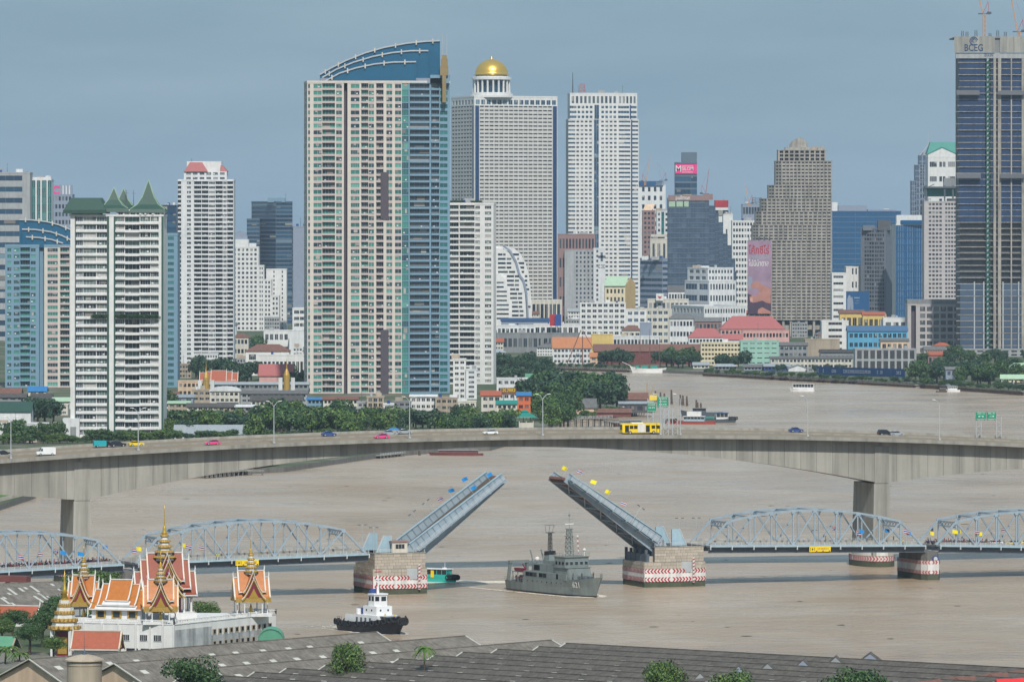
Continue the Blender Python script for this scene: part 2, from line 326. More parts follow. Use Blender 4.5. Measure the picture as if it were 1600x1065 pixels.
for i in range(n):
    a, b = T0+i*SEG, T0+(i+1)*SEG; g = .05
    m = MB(); ya = 8.4
    za, zb = rz_top(a)-.9, rz_top(b)-.9; da, db = rz_top(a)-rdep(a), rz_top(b)-rdep(b)
    m.hexa([(a+g, -ya, da), (b-g, -ya, db), (b-g, ya, db), (a+g, ya, da)], [(a+g, -ya, za), (b-g, -ya, zb), (b-g, ya, zb), (a+g, ya, za)])
    m.build('girder_segment', 'concrete', rb)
    core.hexa([(a, -8.3, da+.1), (b, -8.3, db+.1), (b, 8.3, db+.1), (a, 8.3, da+.1)], [(a, -8.3, za), (b, -8.3, zb), (b, 8.3, zb), (a, 8.3, za)])
core.build('girder_core', 'concrete_dk', rb)
dk = MB(); rdm = MB(); pn = MB(); pf = MB(); md = MB(); ln = MB()
M_ = 104
for i in range(M_):
    a, b = T0+i*(T1-T0)/M_, T0+(i+1)*(T1-T0)/M_; za, zb = rz_top(a), rz_top(b)
    for s in (-1, 1):
        dk.hexa([(a, s*5.0, za-.85), (b, s*5.0, zb-.85), (b, s*11.5, zb-.5), (a, s*11.5, za-.5)], [(a, s*5.0, za-.02+rr(s*5)), (b, s*5.0, zb-.02+rr(s*5)), (b, s*11.5, zb-.02+rr(s*11.5)), (a, s*11.5, za-.02+rr(s*11.5))])
    rdm.quad((a, -11.3, za+.04), (b, -11.3, zb+.04), (b, 11.4, zb+1.04), (a, 11.4, za+1.04))
    for mb, w0, w1, z0, z1 in ((pn, -11.75, -11.35, -.78, .28), (pf, 11.35, 11.75, -.4, 1.75), (md, -.25, .25, .5, .95)):
        mb.hexa([(a, w0, za+z0), (b, w0, zb+z0), (b, w1, zb+z0), (a, w1, za+z0)], [(a, w0, za+z1), (b, w0, zb+z1), (b, w1, zb+z1), (a, w1, za+z1)])
    for w in (-7.6, -4.0, 4.0, 7.6):
        c = a+(b-a)*.5; zc = rz_top(c)
        ln.quad((a, w-.08, za+.06+rr(w)), (c, w-.08, zc+.06+rr(w)), (c, w+.08, zc+.06+rr(w)), (a, w+.08, za+.06+rr(w)))
dk.build('deck_slab', 'concrete', rb); rdm.build('roadway', 'asphalt', rb); ln.build('lane_marking', 'whitepaint', rb)
tag(pn.build('parapet', 'concrete', rb), 'near side concrete parapet'); pf.build('parapet', 'concrete', rb); md.build('median_barrier', 'concrete', rb)
def chevrons(red, whi, pts, z0, z1, pitch=1.1, off=.05, flip=.5, closed=False):
    segs = []; tot = 0
    P = [Vector((p[0], p[1], 0)) for p in pts]
    for a, b in zip(P, P[1:]+([P[0]] if closed else [])):
        d = (b-a); L_ = d.length
        if L_ < 1e-6: continue
        d /= L_; segs.append((tot, tot+L_, a, d, V(d.y, -d.x, 0))); tot += L_
    def at(s, z, o):
        s = min(max(s, 0), tot-1e-4)
        for s0, s1, a, d, nn in segs:
            if s0 <= s <= s1+1e-6: return a+d*(s-s0)+nn*o+V(0, 0, z)
        return segs[-1][2]
    for s0, s1, a, d, nn in segs:
        whi.quad(a+nn*off+V(0, 0, z0), a+d*(s1-s0)+nn*off+V(0, 0, z0), a+d*(s1-s0)+nn*off+V(0, 0, z1), a+nn*off+V(0, 0, z1))
    k = int(tot/pitch); zm = (z0+z1)/2; sl = (z1-z0)*.45
    for i in range(k):
        s = (i+.25)*tot/k; dr = -1 if s < tot*flip else 1; o = off+.05; wd = pitch*.5
        for za, zb in ((z0, zm), (z1, zm)):
            red.quad(at(s, za, o), at(s+wd, za, o), at(s+wd+dr*sl, zb, o), at(s+dr*sl, zb, o))
def ellipse(cx, cy, rx, ry, n=24, a0=0, a1=2*pi): return [(cx+rx*cos(a0+(a1-a0)*k/n), cy+ry*sin(a0+(a1-a0)*k/n)) for k in range(n if a1-a0 > 6.28 else n+1)]
for s, lab in ((-1, 'tall concrete bridge pier standing behind the golden temple spire'), (1, 'tall concrete bridge pier standing on a round striped footing')):
    e = empty('bridge_pier', R3(s*HALF, 0), TH, lab, 'bridge pier')
    zt = rz_top(s*HALF)-rdep(HALF)-.02
    m = MB(); m.hexa([(-3.1, -8.9, -1), (3.1, -8.9, -1), (3.1, 8.9, -1), (-3.1, 8.9, -1)], [(-2.45, -8.5, zt), (2.45, -8.5, zt), (2.45, 8.5, zt), (-2.45, 8.5, zt)])
    m.build('shaft', 'concrete', e)
    m = MB(); m.hexa([(-2.3, -8.62, zt+.1), (2.3, -8.62, zt+.1), (2.3, -8.42, zt+.1), (-2.3, -8.42, zt+.1)], [(-2.3, -8.62, zt+11.0), (2.3, -8.62, zt+11.0), (2.3, -8.42, zt+11.0), (-2.3, -8.42, zt+11.0)])
    m.build('bearing_face', 'concrete', e)
    el = ellipse(0, 0, 6.0, 10.5, 32); m = MB(); m.prism(el, -1.5, 3.2); m.build('footing', 'moss', e)
    m = MB(); m.prism(ellipse(0, 0, 4.8, 9.6, 28), 3.2, 5.6); m.build('footing_step', 'whitepaint', e)
    rd, wh = MB(), MB(); chevrons(rd, wh, el, 1.7, 3.15, 1.0, closed=True); chevrons(rd, wh, ellipse(0, 0, 4.8, 9.6, 28), 4.6, 5.5, .9, closed=True)
    wp = wh.build('warning_band', 'whitepaint', e); rd.build('chevron_stripes', 'redpaint', wp)
    m = MB(); m.prism(ellipse(0, 0, 5.9, 10.4, 32), 3.2, 3.3); m.build('footing_top', 'tan', e)
# lamp posts
def lamp_mesh():
    m = MB(); m.tube((0, 0, 0), (0, 0, 10.6), .17, .10, 8); m.box(-.3, .3, -.3, .3, 0, .5); pole = m.mesh('pole', 'galv')
    m = MB(); m.tube((0, 0, 10.5), (.95, 0, 11.7), .08, .07, 6); m.tube((.95, 0, 11.7), (1.5, 0, 11.9), .07, .06, 6); arm = m.mesh('arm', 'galv')
    m = MB(); m.hexa([(1.35, -.22, 11.82), (2.35, -.16, 11.98), (2.35, .16, 11.98), (1.35, .22, 11.82)], [(1.35, -.16, 12.02), (2.35, -.1, 12.1), (2.35, .1, 12.1), (1.35, .16, 12.02)]); hd = m.mesh('lamp_head', 'white')
    return pole, arm, hd
LP = lamp_mesh()
lamps = [(17, 2, 'leftmost twin armed lamp post on the elevated road, by the frame edge'), (216, 2, 'twin armed lamp post in front of the green roofed tower'),
         (428, 2, 'twin armed lamp post left of the tall pink and blue tower'), (640, 2, 'twin armed lamp post in front of the pink and blue tower'),
         (848, 2, 'twin armed lamp post in front of the dark riverside trees'), (1032, 1, 'lamp post rising behind the yellow bus'), (1063, 1, 'single armed lamp post just right of the yellow bus'),
         (1262, 1, 'single armed lamp post below the white river boat'), (1468, 1, 'single armed lamp post left of the right hand road sign')]
for px, k, lab in lamps:
    t = rt_of(px, -11.55); e = empty('lamp_post', R3(t, -11.55, rz_top(t)+.28), TH, lab, 'lamp post', 'lamp posts along the elevated road')
    inst('pole', LP[0], e)
    for s in range(k): inst('arm', LP[1], e, rz=pi*(1-s)); inst('lamp_head', LP[2], e, rz=pi*(1-s))
# road sign gantries
def road_sign(px, w, lab, signs, hh, ext=()):
    t = rt_of(px, w); e = empty('road_sign', R3(t, w, rz_top(t)+.05+rr(w)), TH, lab, 'road sign')
    for i, x in enumerate(ext):
        m = MB(); m.bar((x, 0, 0), (x, 0, hh), .22); m.bar((x+1.6, 0, 0), (x+1.6, 0, hh), .22)
        for k in range(int(hh/1.3)): m.bar((x+(k % 2)*1.6, 0, k*1.3), (x+((k+1) % 2)*1.6, 0, (k+1)*1.3), .09)
        m.build('mast', 'galv', e)
    for x, z, ww, h2, body, mt in signs:
        m = MB(); m.box(x-ww/2, x+ww/2, -.32, -.18, z-h2/2, z+h2/2); m.box(x-ww/2+.3, x-ww/2+.45, -.17, .1, z-h2/2-.3, z+h2/2); m.box(x+ww/2-.45, x+ww/2-.3, -.17, .1, z-h2/2-.3, z+h2/2)
        pb = m.build('sign_panel', mt, e)
        b2 = MB(); bw = .08
        b2.box(x-ww/2+.1, x+ww/2-.1, -.335, -.325, z+h2/2-.18, z+h2/2-.1); b2.box(x-ww/2+.1, x+ww/2-.1, -.335, -.325, z-h2/2+.1, z-h2/2+.18); b2.build('border', 'whitepaint', pb)
        for j, ln_ in enumerate(body): strokes(ln_, ww*.74, .42, 'whitepaint', pb, (x, -.335, z+h2/2-.6-.85*j))
road_sign(1012, 10.6, 'green direction signs on a lattice gantry behind the yellow bus', [(1.6, 9.4, 2.2, 1.5, [5], 'yellow'), (4.6, 8.2, 3.4, 3.0, [7, 5, 2], 'signgreen'), (1.1, 6.6, 2.8, 2.6, [5, 2], 'signgreen')], 9.2, (0, 5.2))
road_sign(1036, -10.9, 'empty lattice sign mast at the near parapet by the yellow bus', [], 7.6, (0, 2.9))
road_sign(1523, 10.4, 'green direction signs on tall masts at right above the river', [(1.9, 6.6, 3.2, 2.4, [7, 1], 'signgreen'), (5.3, 6.6, 3.0, 2.4, [6, 1], 'signgreen')], 6.2, (.4, 6.9))
# ---------------------------------------------------------------- vehicles
def loft_body(secs):                               # secs: (x, halfwidth, z0, z1)
    m = MB()
    for (xa, wa, a0, a1), (xb, wb, b0, b1) in zip(secs, secs[1:]):
        m.hexa([(xa, -wa, a0), (xb, -wb, b0), (xb, wb, b0), (xa, wa, a0)], [(xa, -wa*.96, a1), (xb, -wb*.96, b1), (xb, wb*.96, b1), (xa, wa*.96, a1)])
    return m
def wheel_mesh(r=.33, wd=.22):
    m = MB(); m.tube((0, -wd/2, 0), (0, wd/2, 0), r, r, 14); t = m.mesh('tyre', 'rubber')
    m = MB(); m.tube((0, -wd/2-.02, 0), (0, wd/2+.02, 0), r*.6, r*.6, 10); return t, m.mesh('rim', 'galv')
WH = wheel_mesh(); WHB = wheel_mesh(.48, .3)
def add_wheels(e, xs, hw, z, W):
    for x in xs:
        for s in (-1, 1):
            o = inst('wheel', W[0], e, (x, s*hw, z)); inst('rim', W[1], o)
def car(loc, rz, lab, paint, name='car', cat='car', kind='sedan', roof=None):
    e = empty(name, loc, rz, lab, cat)
    if kind == 'sedan':
        loft_body([(-2.2, .78, .35, .82), (-2.05, .86, .26, .93), (-.9, .88, .24, .96), (1.0, .88, .24, .92), (1.95, .84, .26, .80), (2.2, .72, .36, .66)]).build('body', paint, e)
        loft_body([(-1.75, .70, .93, .95), (-1.05, .72, .93, 1.40), (.15, .72, .92, 1.44), (1.05, .68, .90, .93)]).build('cabin', 'window', e)
        loft_body([(-1.15, .60, 1.37, 1.43), (-.6, .66, 1.40, 1.475), (.1, .64, 1.40, 1.47), (.35, .58, 1.30, 1.36)]).build('roof', roof or paint, e)
        add_wheels(e, (-1.35, 1.35), .80, .33, WH)
    elif kind == 'suv':
        loft_body([(-2.3, .86, .4, 1.0), (-2.2, .92, .32, 1.1), (-.9, .94, .3, 1.12), (1.1, .94, .3, 1.08), (2.1, .9, .34, .98), (2.35, .8, .44, .82)]).build('body', paint, e)
        loft_body([(-2.2, .80, 1.1, 1.15), (-1.95, .82, 1.1, 1.66), (.2, .82, 1.1, 1.70), (1.15, .78, 1.06, 1.10)]).build('cabin', 'window', e)
        loft_body([(-2.0, .72, 1.64, 1.70), (-.8, .76, 1.67, 1.76), (.35, .72, 1.60, 1.66)]).build('roof', paint, e)
        add_wheels(e, (-1.4, 1.45), .86, .36, WH)
    elif kind == 'van':
        loft_body([(-2.6, .92, .4, 2.2), (-2.5, .95, .35, 2.28), (.9, .95, .35, 2.3), (1.25, .94, .35, 2.2), (2.0, .92, .35, 1.2), (2.75, .86, .38, .95), (2.85, .75, .45, .7)]).build('body', paint, e)
        m = MB(); m.hexa([(1.12, -.97, 1.25), (1.85, -.95, 1.25), (1.85, .95, 1.25), (1.12, .97, 1.25)], [(1.12, -.93, 1.95), (1.4, -.92, 1.95), (1.4, .92, 1.95), (1.12, .93, 1.95)]); m.build('side_window', 'window', e)
        m = MB(); m.hexa([(1.42, -.80, 2.06), (2.05, -.80, 1.22), (2.05, .80, 1.22), (1.42, .80, 2.06)], [(1.45, -.80, 2.10), (2.1, -.80, 1.25), (2.1, .80, 1.25), (1.45, .80, 2.10)]); m.build('windscreen', 'window', e)
        add_wheels(e, (-1.6, 1.75), .86, .36, WH)
    elif kind == 'truck':
        loft_body([(-2.6, .9, .5, 1.9), (1.0, .9, .5, 1.9)]).build('cargo_box', paint, e)
        loft_body([(1.1, .88, .4, 1.8), (1.7, .86, .4, 1.75), (2.2, .84, .4, 1.1), (2.6, .78, .45, .85)]).build('cab', 'carblack', e)
        add_wheels(e, (-1.6, 1.7), .84, .36, WH)
    if kind in ('sedan', 'suv', 'van'):
        x = 2.2 if kind == 'sedan' else 2.33 if kind == 'suv' else 2.8
        for s in (-1, 1): m = MB(); m.box(x-.12, x+.03, s*.62-.14, s*.62+.14, .58, .72); m.build('headlight', 'whitepaint', e)
        for s in (-1, 1): m = MB(); m.box(-x-.03, -x+.12, s*.66-.12, s*.66+.12, .62, .80); m.build('tail_light', 'redpaint', e)
    return e
def on_road(px, w): t = rt_of(px, w); return R3(t, w, rz_top(t)+.06+rr(w))
for px, w, lab, paint, kind, rv, nm in [
    (72, -6.5, 'white delivery van on the elevated road at left', 'carwhite', 'van', 1, 'van'), (6, 2.0, 'dark car entering the elevated road at the left edge', 'carblack', 'sedan', 0, 'car'),
    (160, 6.0, 'small turquoise box truck behind a dark car on the elevated road', 'carteal', 'truck', 0, 'truck'), (184, 5.0, 'black pickup style car behind the turquoise truck', 'carblack', 'suv', 0, 'car'),
    (213, 4.0, 'yellow taxi below the green roofed tower', 'yellow', 'sedan', 0, 'taxi'), (332, -4.6, 'pink taxi driving alone on the left half of the elevated road', 'pinkcar', 'sedan', 1, 'taxi'),
    (514, 6.5, 'small dark blue car left of the pink taxi pair', 'carblue', 'sedan', 0, 'car'), (596, -6.8, 'pink taxi beside a silver car below the pink and blue tower', 'pinkcar', 'sedan', 1, 'taxi'),
    (609, 3.0, 'silver car just behind the pink taxi', 'carsilver', 'sedan', 0, 'car'), (632, 6.0, 'grey car beyond the lamp post below the pink and blue tower', 'carsilver', 'sedan', 0, 'car'),
    (766, -2.5, 'white car alone in the middle of the elevated road', 'carwhite', 'sedan', 1, 'car'), (1244, 8.0, 'small blue grey car left of the tall lamp post', 'carblue', 'sedan', 0, 'car'),
    (1383, 5.0, 'black off road car above the right concrete pier', 'carblack', 'suv', 0, 'car'), (1401, 4.2, 'grey blue car just right of the black off road car', 'carsilver', 'sedan', 0, 'car')]:
    w2 = w
    car(on_road(px, w2), TH+(pi if rv else 0), lab, paint, nm, nm, kind)
e = empty('bus', on_road(1001, -5.0), TH+pi, 'long yellow city bus with open doors on the elevated road', 'bus')
loft_body([(-6.0, 1.2, .45, 3.0), (-5.8, 1.25, .4, 3.1), (5.6, 1.25, .4, 3.1), (6.0, 1.22, .5, 2.9)]).build('body', 'yellow', e)
for s in (-1, 1):
    for k, x in enumerate((-4.9, -3.5, 1.9, 3.2)):
        m = MB(); m.box(x-.55, x+.55, s*1.255-.02, s*1.255+.02, 1.55, 2.5); m.build('window', 'window', e)
    for x in (-1.8, 4.6): m = MB(); m.box(x-.6, x+.6, s*1.255-.025, s*1.255+.025, .55, 2.55); m.build('door', 'carblack', e)
    m = MB(); m.box(-.9, 1.2, s*1.26-.02, s*1.26+.02, .6, 2.85); m.build('poster_panel', 'whitepaint', e)
m = MB(); m.box(5.98, 6.04, -1.0, 1.0, 1.3, 2.7); m.build('windscreen', 'window', e)
m = MB(); m.box(-.5, 3.0, -.8, .8, 3.1, 3.4); m.build('air_conditioner', 'white', e)
add_wheels(e, (-3.6, 3.6), 1.15, .48, WHB)
# ================================================================ STEEL DRAWBRIDGE
TK = math.atan(.39); KD = V(cos(TK), sin(TK), 0); KN = V(-sin(TK), cos(TK), 0); KC = V(1.5, 1491.7, 0)
def K(t, w, z=0): return KC+KD*t+KN*w+V(0, 0, z)
def kz(t): return 11.3-.00011*t*t
def kt(px, w): a = K(0, w); k = (px-800)/F; return (k*a.y-a.x)/(KD.x-k*KD.y)
WT = 5.8                                                # half distance of the two trusses
def truss_span(t0, t1, lab):
    e = empty('truss_span', K(t0, 0, kz(t0)-2.2), TK, lab, 'bridge span')
    Z0 = kz(t0)-2.2; NP = 10; Lp = (t1-t0)/NP
    def zb(i): return kz(t0+Lp*i)-Z0
    hts = [0, 6.7, 8.1, 9.05, 9.65, 9.9, 9.65, 9.05, 8.1, 6.7, 0]
    def B(i, w): return V(Lp*i, w, zb(i)+.1)
    def T(i, w): return V(Lp*i, w, zb(i)+.1+hts[i])
    for w in (-WT, WT):
        m = MB()
        for i in range(1, NP-1): m.bar(T(i, w), T(i+1, w), .50, .55)
        for i in range(1, NP): m.box(Lp*i-.55, Lp*i+.55, w-.27, w+.27, zb(i)+.1+hts[i]-.75, zb(i)+.1+hts[i]+.2)
        m.build('top_chord', 'steelblue', e)
        m = MB()
        for i in range(NP): m.bar(B(i, w), B(i+1, w), .5, .5)
        m.build('bottom_chord', 'steelblue', e)
        for a, b in ((0, 1), (NP, NP-1)): m = MB(); m.bar(B(a, w), T(b, w), .55, .5); m.build('end_post', 'steelblue', e)
        for i in range(1, NP): m = MB(); m.bar(B(i, w), T(i, w)-V(0, 0, .3), .34, .28, up=(0, 1, 0)); m.build('vertical', 'steelblue', e)
        for i in range(1, NP, 2):
            for j in (i-1, i+1):
                if 0 < j < NP: m = MB(); m.bar(T(i, w)-V(0, 0, .2), B(j, w), .42, .34); m.build('diagonal', 'steelblue', e)
    for i in range(1, NP):
        m = MB(); z = zb(i)+hts[i]
        if i in (1, NP-1):
            m.bar(V(Lp*i, -WT, z-.1), V(Lp*i, WT, z-.1), .3, .3); m.bar(V(Lp*i, -WT, z-1.5), V(Lp*i, WT, z-1.5), .3, .3)
            for k in range(6): m.bar(V(Lp*i, -WT+k*1.93, z-1.45), V(Lp*i, -WT+(k+1)*1.93, z-.15), .14); m.bar(V(Lp*i, -WT+k*1.93, z-.15), V(Lp*i, -WT+(k+1)*1.93, z-1.45), .14)
        else:
            m.bar(V(Lp*i, -WT, z), V(Lp*i, WT, z), .3, .4)
            m.bar(V(Lp*i, -WT, z-1.6), V(Lp*i, -WT+1.5, z-.2), .2); m.bar(V(Lp*i, WT, z-1.6), V(Lp*i, WT-1.5, z-.2), .2)
        m.build('cross_strut', 'steelblue', e)
    for i in range(1, NP-1): m = MB(); m.bar(T(i, -WT if i % 2 else WT), T(i+1, WT if i % 2 else -WT), .2); m.bar(T(i, WT if i % 2 else -WT), T(i+1, -WT if i % 2 else WT), .18); m.build('top_lacing', 'steelblue', e)
    Ls = t1-t0; z0, z1 = zb(0), zb(NP)
    def strip(mb, w0, w1, a, b, x0=0., x1=None):
        x1 = Ls if x1 is None else x1
        fa, fb = z0+(z1-z0)*x0/Ls, z0+(z1-z0)*x1/Ls
        mb.hexa([(x0, w0, fa+a), (x1, w0, fb+a), (x1, w1, fb+a), (x0, w1, fa+a)], [(x0, w0, fa+b), (x1, w0, fb+b), (x1, w1, fb+b), (x0, w1, fa+b)])
    m = MB(); strip(m, -5.4, 5.4, -.5, .15); m.build('roadway', 'roadgrey', e)
    for s in (-1, 1):
        m = MB(); a, b = sorted((s*6.1, s*8.6)); strip(m, a, b, -.25, .25); m.build('walkway', 'grey', e)
        m = MB(); a, b = sorted((s*5.35, s*5.5)); strip(m, a, b, .16, .95); m.build('kerb_barrier', 'concrete', e)
        m = MB(); a, b = sorted((s*8.62, s*8.85)); strip(m, a, b, -.12, .3); m.build('edge_beam', 'steelpale', e)
        m = MB(); a, b = sorted((s*7.3, s*7.5)); strip(m, a, b, -1.75, -.25); strip(m, a-.15, b+.15, -1.85, -1.72); m.build('side_girder', 'steeldark', e)  # shade below the deck edge is put into the side girder's dark colour
        m = MB()
        for k in range(1, 4): a, b = sorted((s*8.68, s*8.74)); strip(m, a, b, .25+k*.33, .30+k*.33)
        for k in range(int(Ls/1.6)+1):
            x = min(k*1.6, Ls-.05); f = z0+(z1-z0)*x/Ls; m.box(x-.04, x+.04, s*8.71-.03, s*8.71+.03, f+.25, f+1.3)
        m.build('railing', 'rail', e)
        for k in range(NP+1):
            x = min(max(k*Lp, .15), Ls-.15); f = z0+(z1-z0)*x/Ls; m = MB(); a, b = sorted((s*8.4, s*8.95))
            m.hexa([(x-.1, a, f-.9), (x+.1, a, f-.9), (x+.1, b, f-.9), (x-.1, b, f-.9)], [(x-.12, a, f+.2), (x+.12, a, f+.2), (x+.12, b, f+.2), (x-.12, b, f+.2)]); m.build('bracket', 'rail', e)
    m = MB(); strip(m, -3.2, -2.9, -1.5, -.5); strip(m, 2.9, 3.2, -1.5, -.5)
    for k in range(NP+1): x = min(max(k*Lp, .2), Ls-.2); f = z0+(z1-z0)*x/Ls; m.box(x-.15, x+.15, -7.3, 7.3, f-1.3, f-.5)
    m.build('floor_beams', 'steeldark', e)
    return e
tA1 = kt(189, -WT); tB0, tB1 = kt(211, -WT), kt(572, -WT); tC0, tC1 = kt(1103, -WT), kt(1440, -WT); tD0 = kt(1462, -WT)
truss_span(tA1-64, tA1, 'light blue steel truss span crowded with riders at far left')
sB = truss_span(tB0, tB1, 'light blue steel truss span behind the temple, left of the raised leaf')
sC = truss_span(tC0, tC1, 'light blue steel truss span right of the raised drawbridge leaf')
truss_span(tD0, tD0+64, 'light blue steel truss span with waiting riders at the right edge')
for sp_, t, lab, tx in ((sB, kt(386, -9), 'yellow clearance height board on the left truss span', ''), (sC, kt(1281, -9), 'yellow clearance height board on the right truss span', '')):
    e = empty('clearance_sign', K(t, -9.1, kz(t)-1.6), TK, lab, 'sign')
    m = MB(); m.box(-3.3, 3.3, -.08, .08, 0, 1.5); pnl = m.build('panel', 'yellow', e)
    m = MB()
    for x in (-2.95, -2.35, -1.75): m.box(x-.06, x+.06, -.10, -.085, .3, 1.2)
    m.box(-3.0, -2.8, -.10, -.085, 1.1, 1.2); m.box(-1.9, -1.7, -.10, -.085, 1.1, 1.2); m.box(-2.6, -2.1, -.10, -.085, .6, .85); m.build('symbol', 'black', pnl)
    strokes(9, 3.9, .5, 'brownwall', pnl, (.7, -.085, .85)); m = MB(); [m.box(x-.22, x+.22, -.1, -.085, .08, .34) for x in (-1.1, .9, 2.9)]; m.build('dark_mark', 'maroon', pnl)
# -------- piers
def stone_face(e, pts, z0, z1, rows, ln=1.75, off=.05):
    """blocks laid on a vertical face from pts[0] to pts[1]; each block is a part"""
    a, b = V(*pts[0], 0), V(*pts[1], 0); d = b-a; L_ = d.length; d.normalize(); nn = V(d.y, -d.x, 0); h = (z1-z0)/rows; ang = math.atan2(d.y, d.x)
    meshes = {}
    for r in range(rows):
        x = 0; first = True
        while x < L_-.1:
            w_ = ln*(.5 if (r % 2 and first) else 1)*random.choice((.9, 1., 1.1)); first = False
            if L_-x-w_ < .5: w_ = L_-x
            k = round(w_, 1)
            if k not in meshes:
                m = MB(); m.box(.03, k-.03, -off-.04, .3, .03, h-.03); meshes[k] = m.mesh('stone_block', 'stone')
            p = a+d*x; inst('stone_block', meshes[k], e, (p.x, p.y, z0+r*h), ang, (w_/k, random.choice((.8, 1., 1.25)), 1)); x += w_
def bascule_pier(t0, t1, lab, open_side):
    e = empty('bascule_pier', K((t0+t1)/2, 0, 0), TK, lab, 'bridge pier'); hx = (t1-t0)/2
    W0 = 7.8
    low = [(-hx-.5, -W0), (-hx*.5, -W0-.75), (0, -W0-1.0), (hx*.5, -W0-.75), (hx+.5, -W0), (hx+.5, W0), (0, W0+1), (-hx-.5, W0)]
    m = MB(); m.prism(low, -1.5, 1.55); m.build('tide_zone', 'moss', e); m = MB(); m.prism(low, 1.55, 6.9); m.build('base', 'mortar', e)
    for a_, b_ in zip(low[-1:]+low[:4], low[:5]): stone_face(e, (a_, b_), 5.12, 6.88, 2)
    cap = [(x*.995, y*.995) for x, y in low]; m = MB(); m.prism(cap, 6.9, 7.0); m.build('base_top', 'concrete', e)
    rd, wh = MB(), MB(); ring = low[-1:]+low[:5]
    chevrons(rd, wh, ring, 1.55, 2.8, .95, off=.13, flip=.68); chevrons(rd, wh, ring, 3.85, 5.1, .95, off=.13, flip=.68)
    m2 = MB()
    for a, b in zip(ring, ring[1:]):
        d = (V(*b, 0)-V(*a, 0)).normalized(); nn = V(d.y, -d.x, 0)*.13; m2.quad(V(*a, 2.8)+nn, V(*b, 2.8)+nn, V(*b, 3.85)+nn, V(*a, 3.85)+nn)
    wb = wh.build('warning_band', 'whitepaint', e); rd.build('chevron_stripes', 'redpaint', wb); m2.build('white_band', 'whitepaint', e)
    a, b = (-hx+.0, hx) if open_side == 0 else ((-hx+2.6, hx) if open_side < 0 else (-hx, hx))
    zt = 11.35
    m = MB(); m.box(a, b, -W0+.05, W0-.05, 7.0, zt); m.build('core', 'mortar', e)
    stone_face(e, ((a, -W0+.05), (b, -W0+.05)), 7.02, zt-.3, 5); 
    if open_side >= 0: stone_face(e, ((a, W0-.05), (a, -W0+.05)), 7.02, zt-.3, 5)
    m = MB(); m.box(a-.15, b+.15, -W0-.15, W0+.15, zt-.3, zt); m.build('coping', 'concrete', e)
    m = MB()
    for k in range(3): m.box(a, b, -W0-.05, -W0+.02, zt+.3+k*.33, zt+.36+k*.33)
    for k in range(int((b-a)/1.6)+1): m.box(a+k*1.6, a+k*1.6+.07, -W0-.06, -W0+.03, zt, zt+1.1)
    m.build('railing', 'rail', e)
    m = MB(); m.box(1.6, 4.6, -W0-1.02, -W0-.9, 4.0, 7.0); m.build('notice_board', 'galv', e)
    m = MB(); m.box(4.9, 5.5, -W0-1.2, -W0-.9, 1.2, 8.2); gb = m.build('tide_gauge', 'whitepaint', e)
    m = MB()
    for k in range(7): m.hexa([(4.92, -W0-1.23, 1.3+k), (5.48, -W0-1.23, 1.5+k), (5.48, -W0-1.21, 1.5+k), (4.92, -W0-1.21, 1.3+k)], [(4.92, -W0-1.23, 1.7+k), (5.48, -W0-1.23, 1.9+k), (5.48, -W0-1.21, 1.9+k), (4.92, -W0-1.21, 1.7+k)])
    m.build('gauge_stripes', 'redpaint', gb)
    if open_side < 0:                         # the dark well the counterweight swings in
        m = MB(); m.box(-hx+.3, -hx+1.2, -W0+.4, W0-.4, 7.0, 9.2); m.box(-hx+2.5, -hx+2.7, -W0+1.2, W0-1.2, 7.0, 11.2)
        for k in range(5): m.box(-hx+.2, -hx+.9, -W0+1.0+k*3.6, -W0+1.6+k*3.6, 7.0, 10.4)
        m.build('pit_frame', 'steeldark', e)
        m = MB(); m.tube((-hx+1.7, -W0+.9, 7.0), (-hx+1.7, -W0+.9, 8.6), .8, .8, 14); m.build('round_buttress', 'stone', e)
    return e
tP0, tP1 = kt(588, -9), kt(667, -9); tQ0, tQ1 = kt(1012, -9), kt(1102, -9)
pL = bascule_pier(tP0, tP1, 'stone drawbridge pier with red chevrons carrying a white control hut', 0)
pR = bascule_pier(tQ0, tQ1, 'stone drawbridge pier with red chevrons right of the grey navy ship', -1)
m = MB(); e = empty('control_hut', K(kt(627, -9), -6.0, 11.35), TK, 'small white control hut on the left drawbridge pier', 'hut')
m.box(-2.2, 2.2, -1.9, 1.9, 0, 2.9); m.build('wall', 'offwhite', e); m = MB(); m.box(-2.5, 2.5, -2.2, 2.2, 2.9, 3.2); m.build('roof', 'brownwall', e)
m = MB(); m.box(-1.3, 1.4, -1.96, -1.88, 1.1, 2.3); w_ = m.build('window', 'window', e); m = MB()
for x in (-1.3, -.4, .5, 1.35): m.box(x-.04, x+.04, -1.99, -1.97, 1.1, 2.3)
m.build('frame', 'offwhite', w_); m = MB(); m.box(-2.26, -2.18, -1.0, .9, 1.1, 2.3); m.build('window', 'window', e)
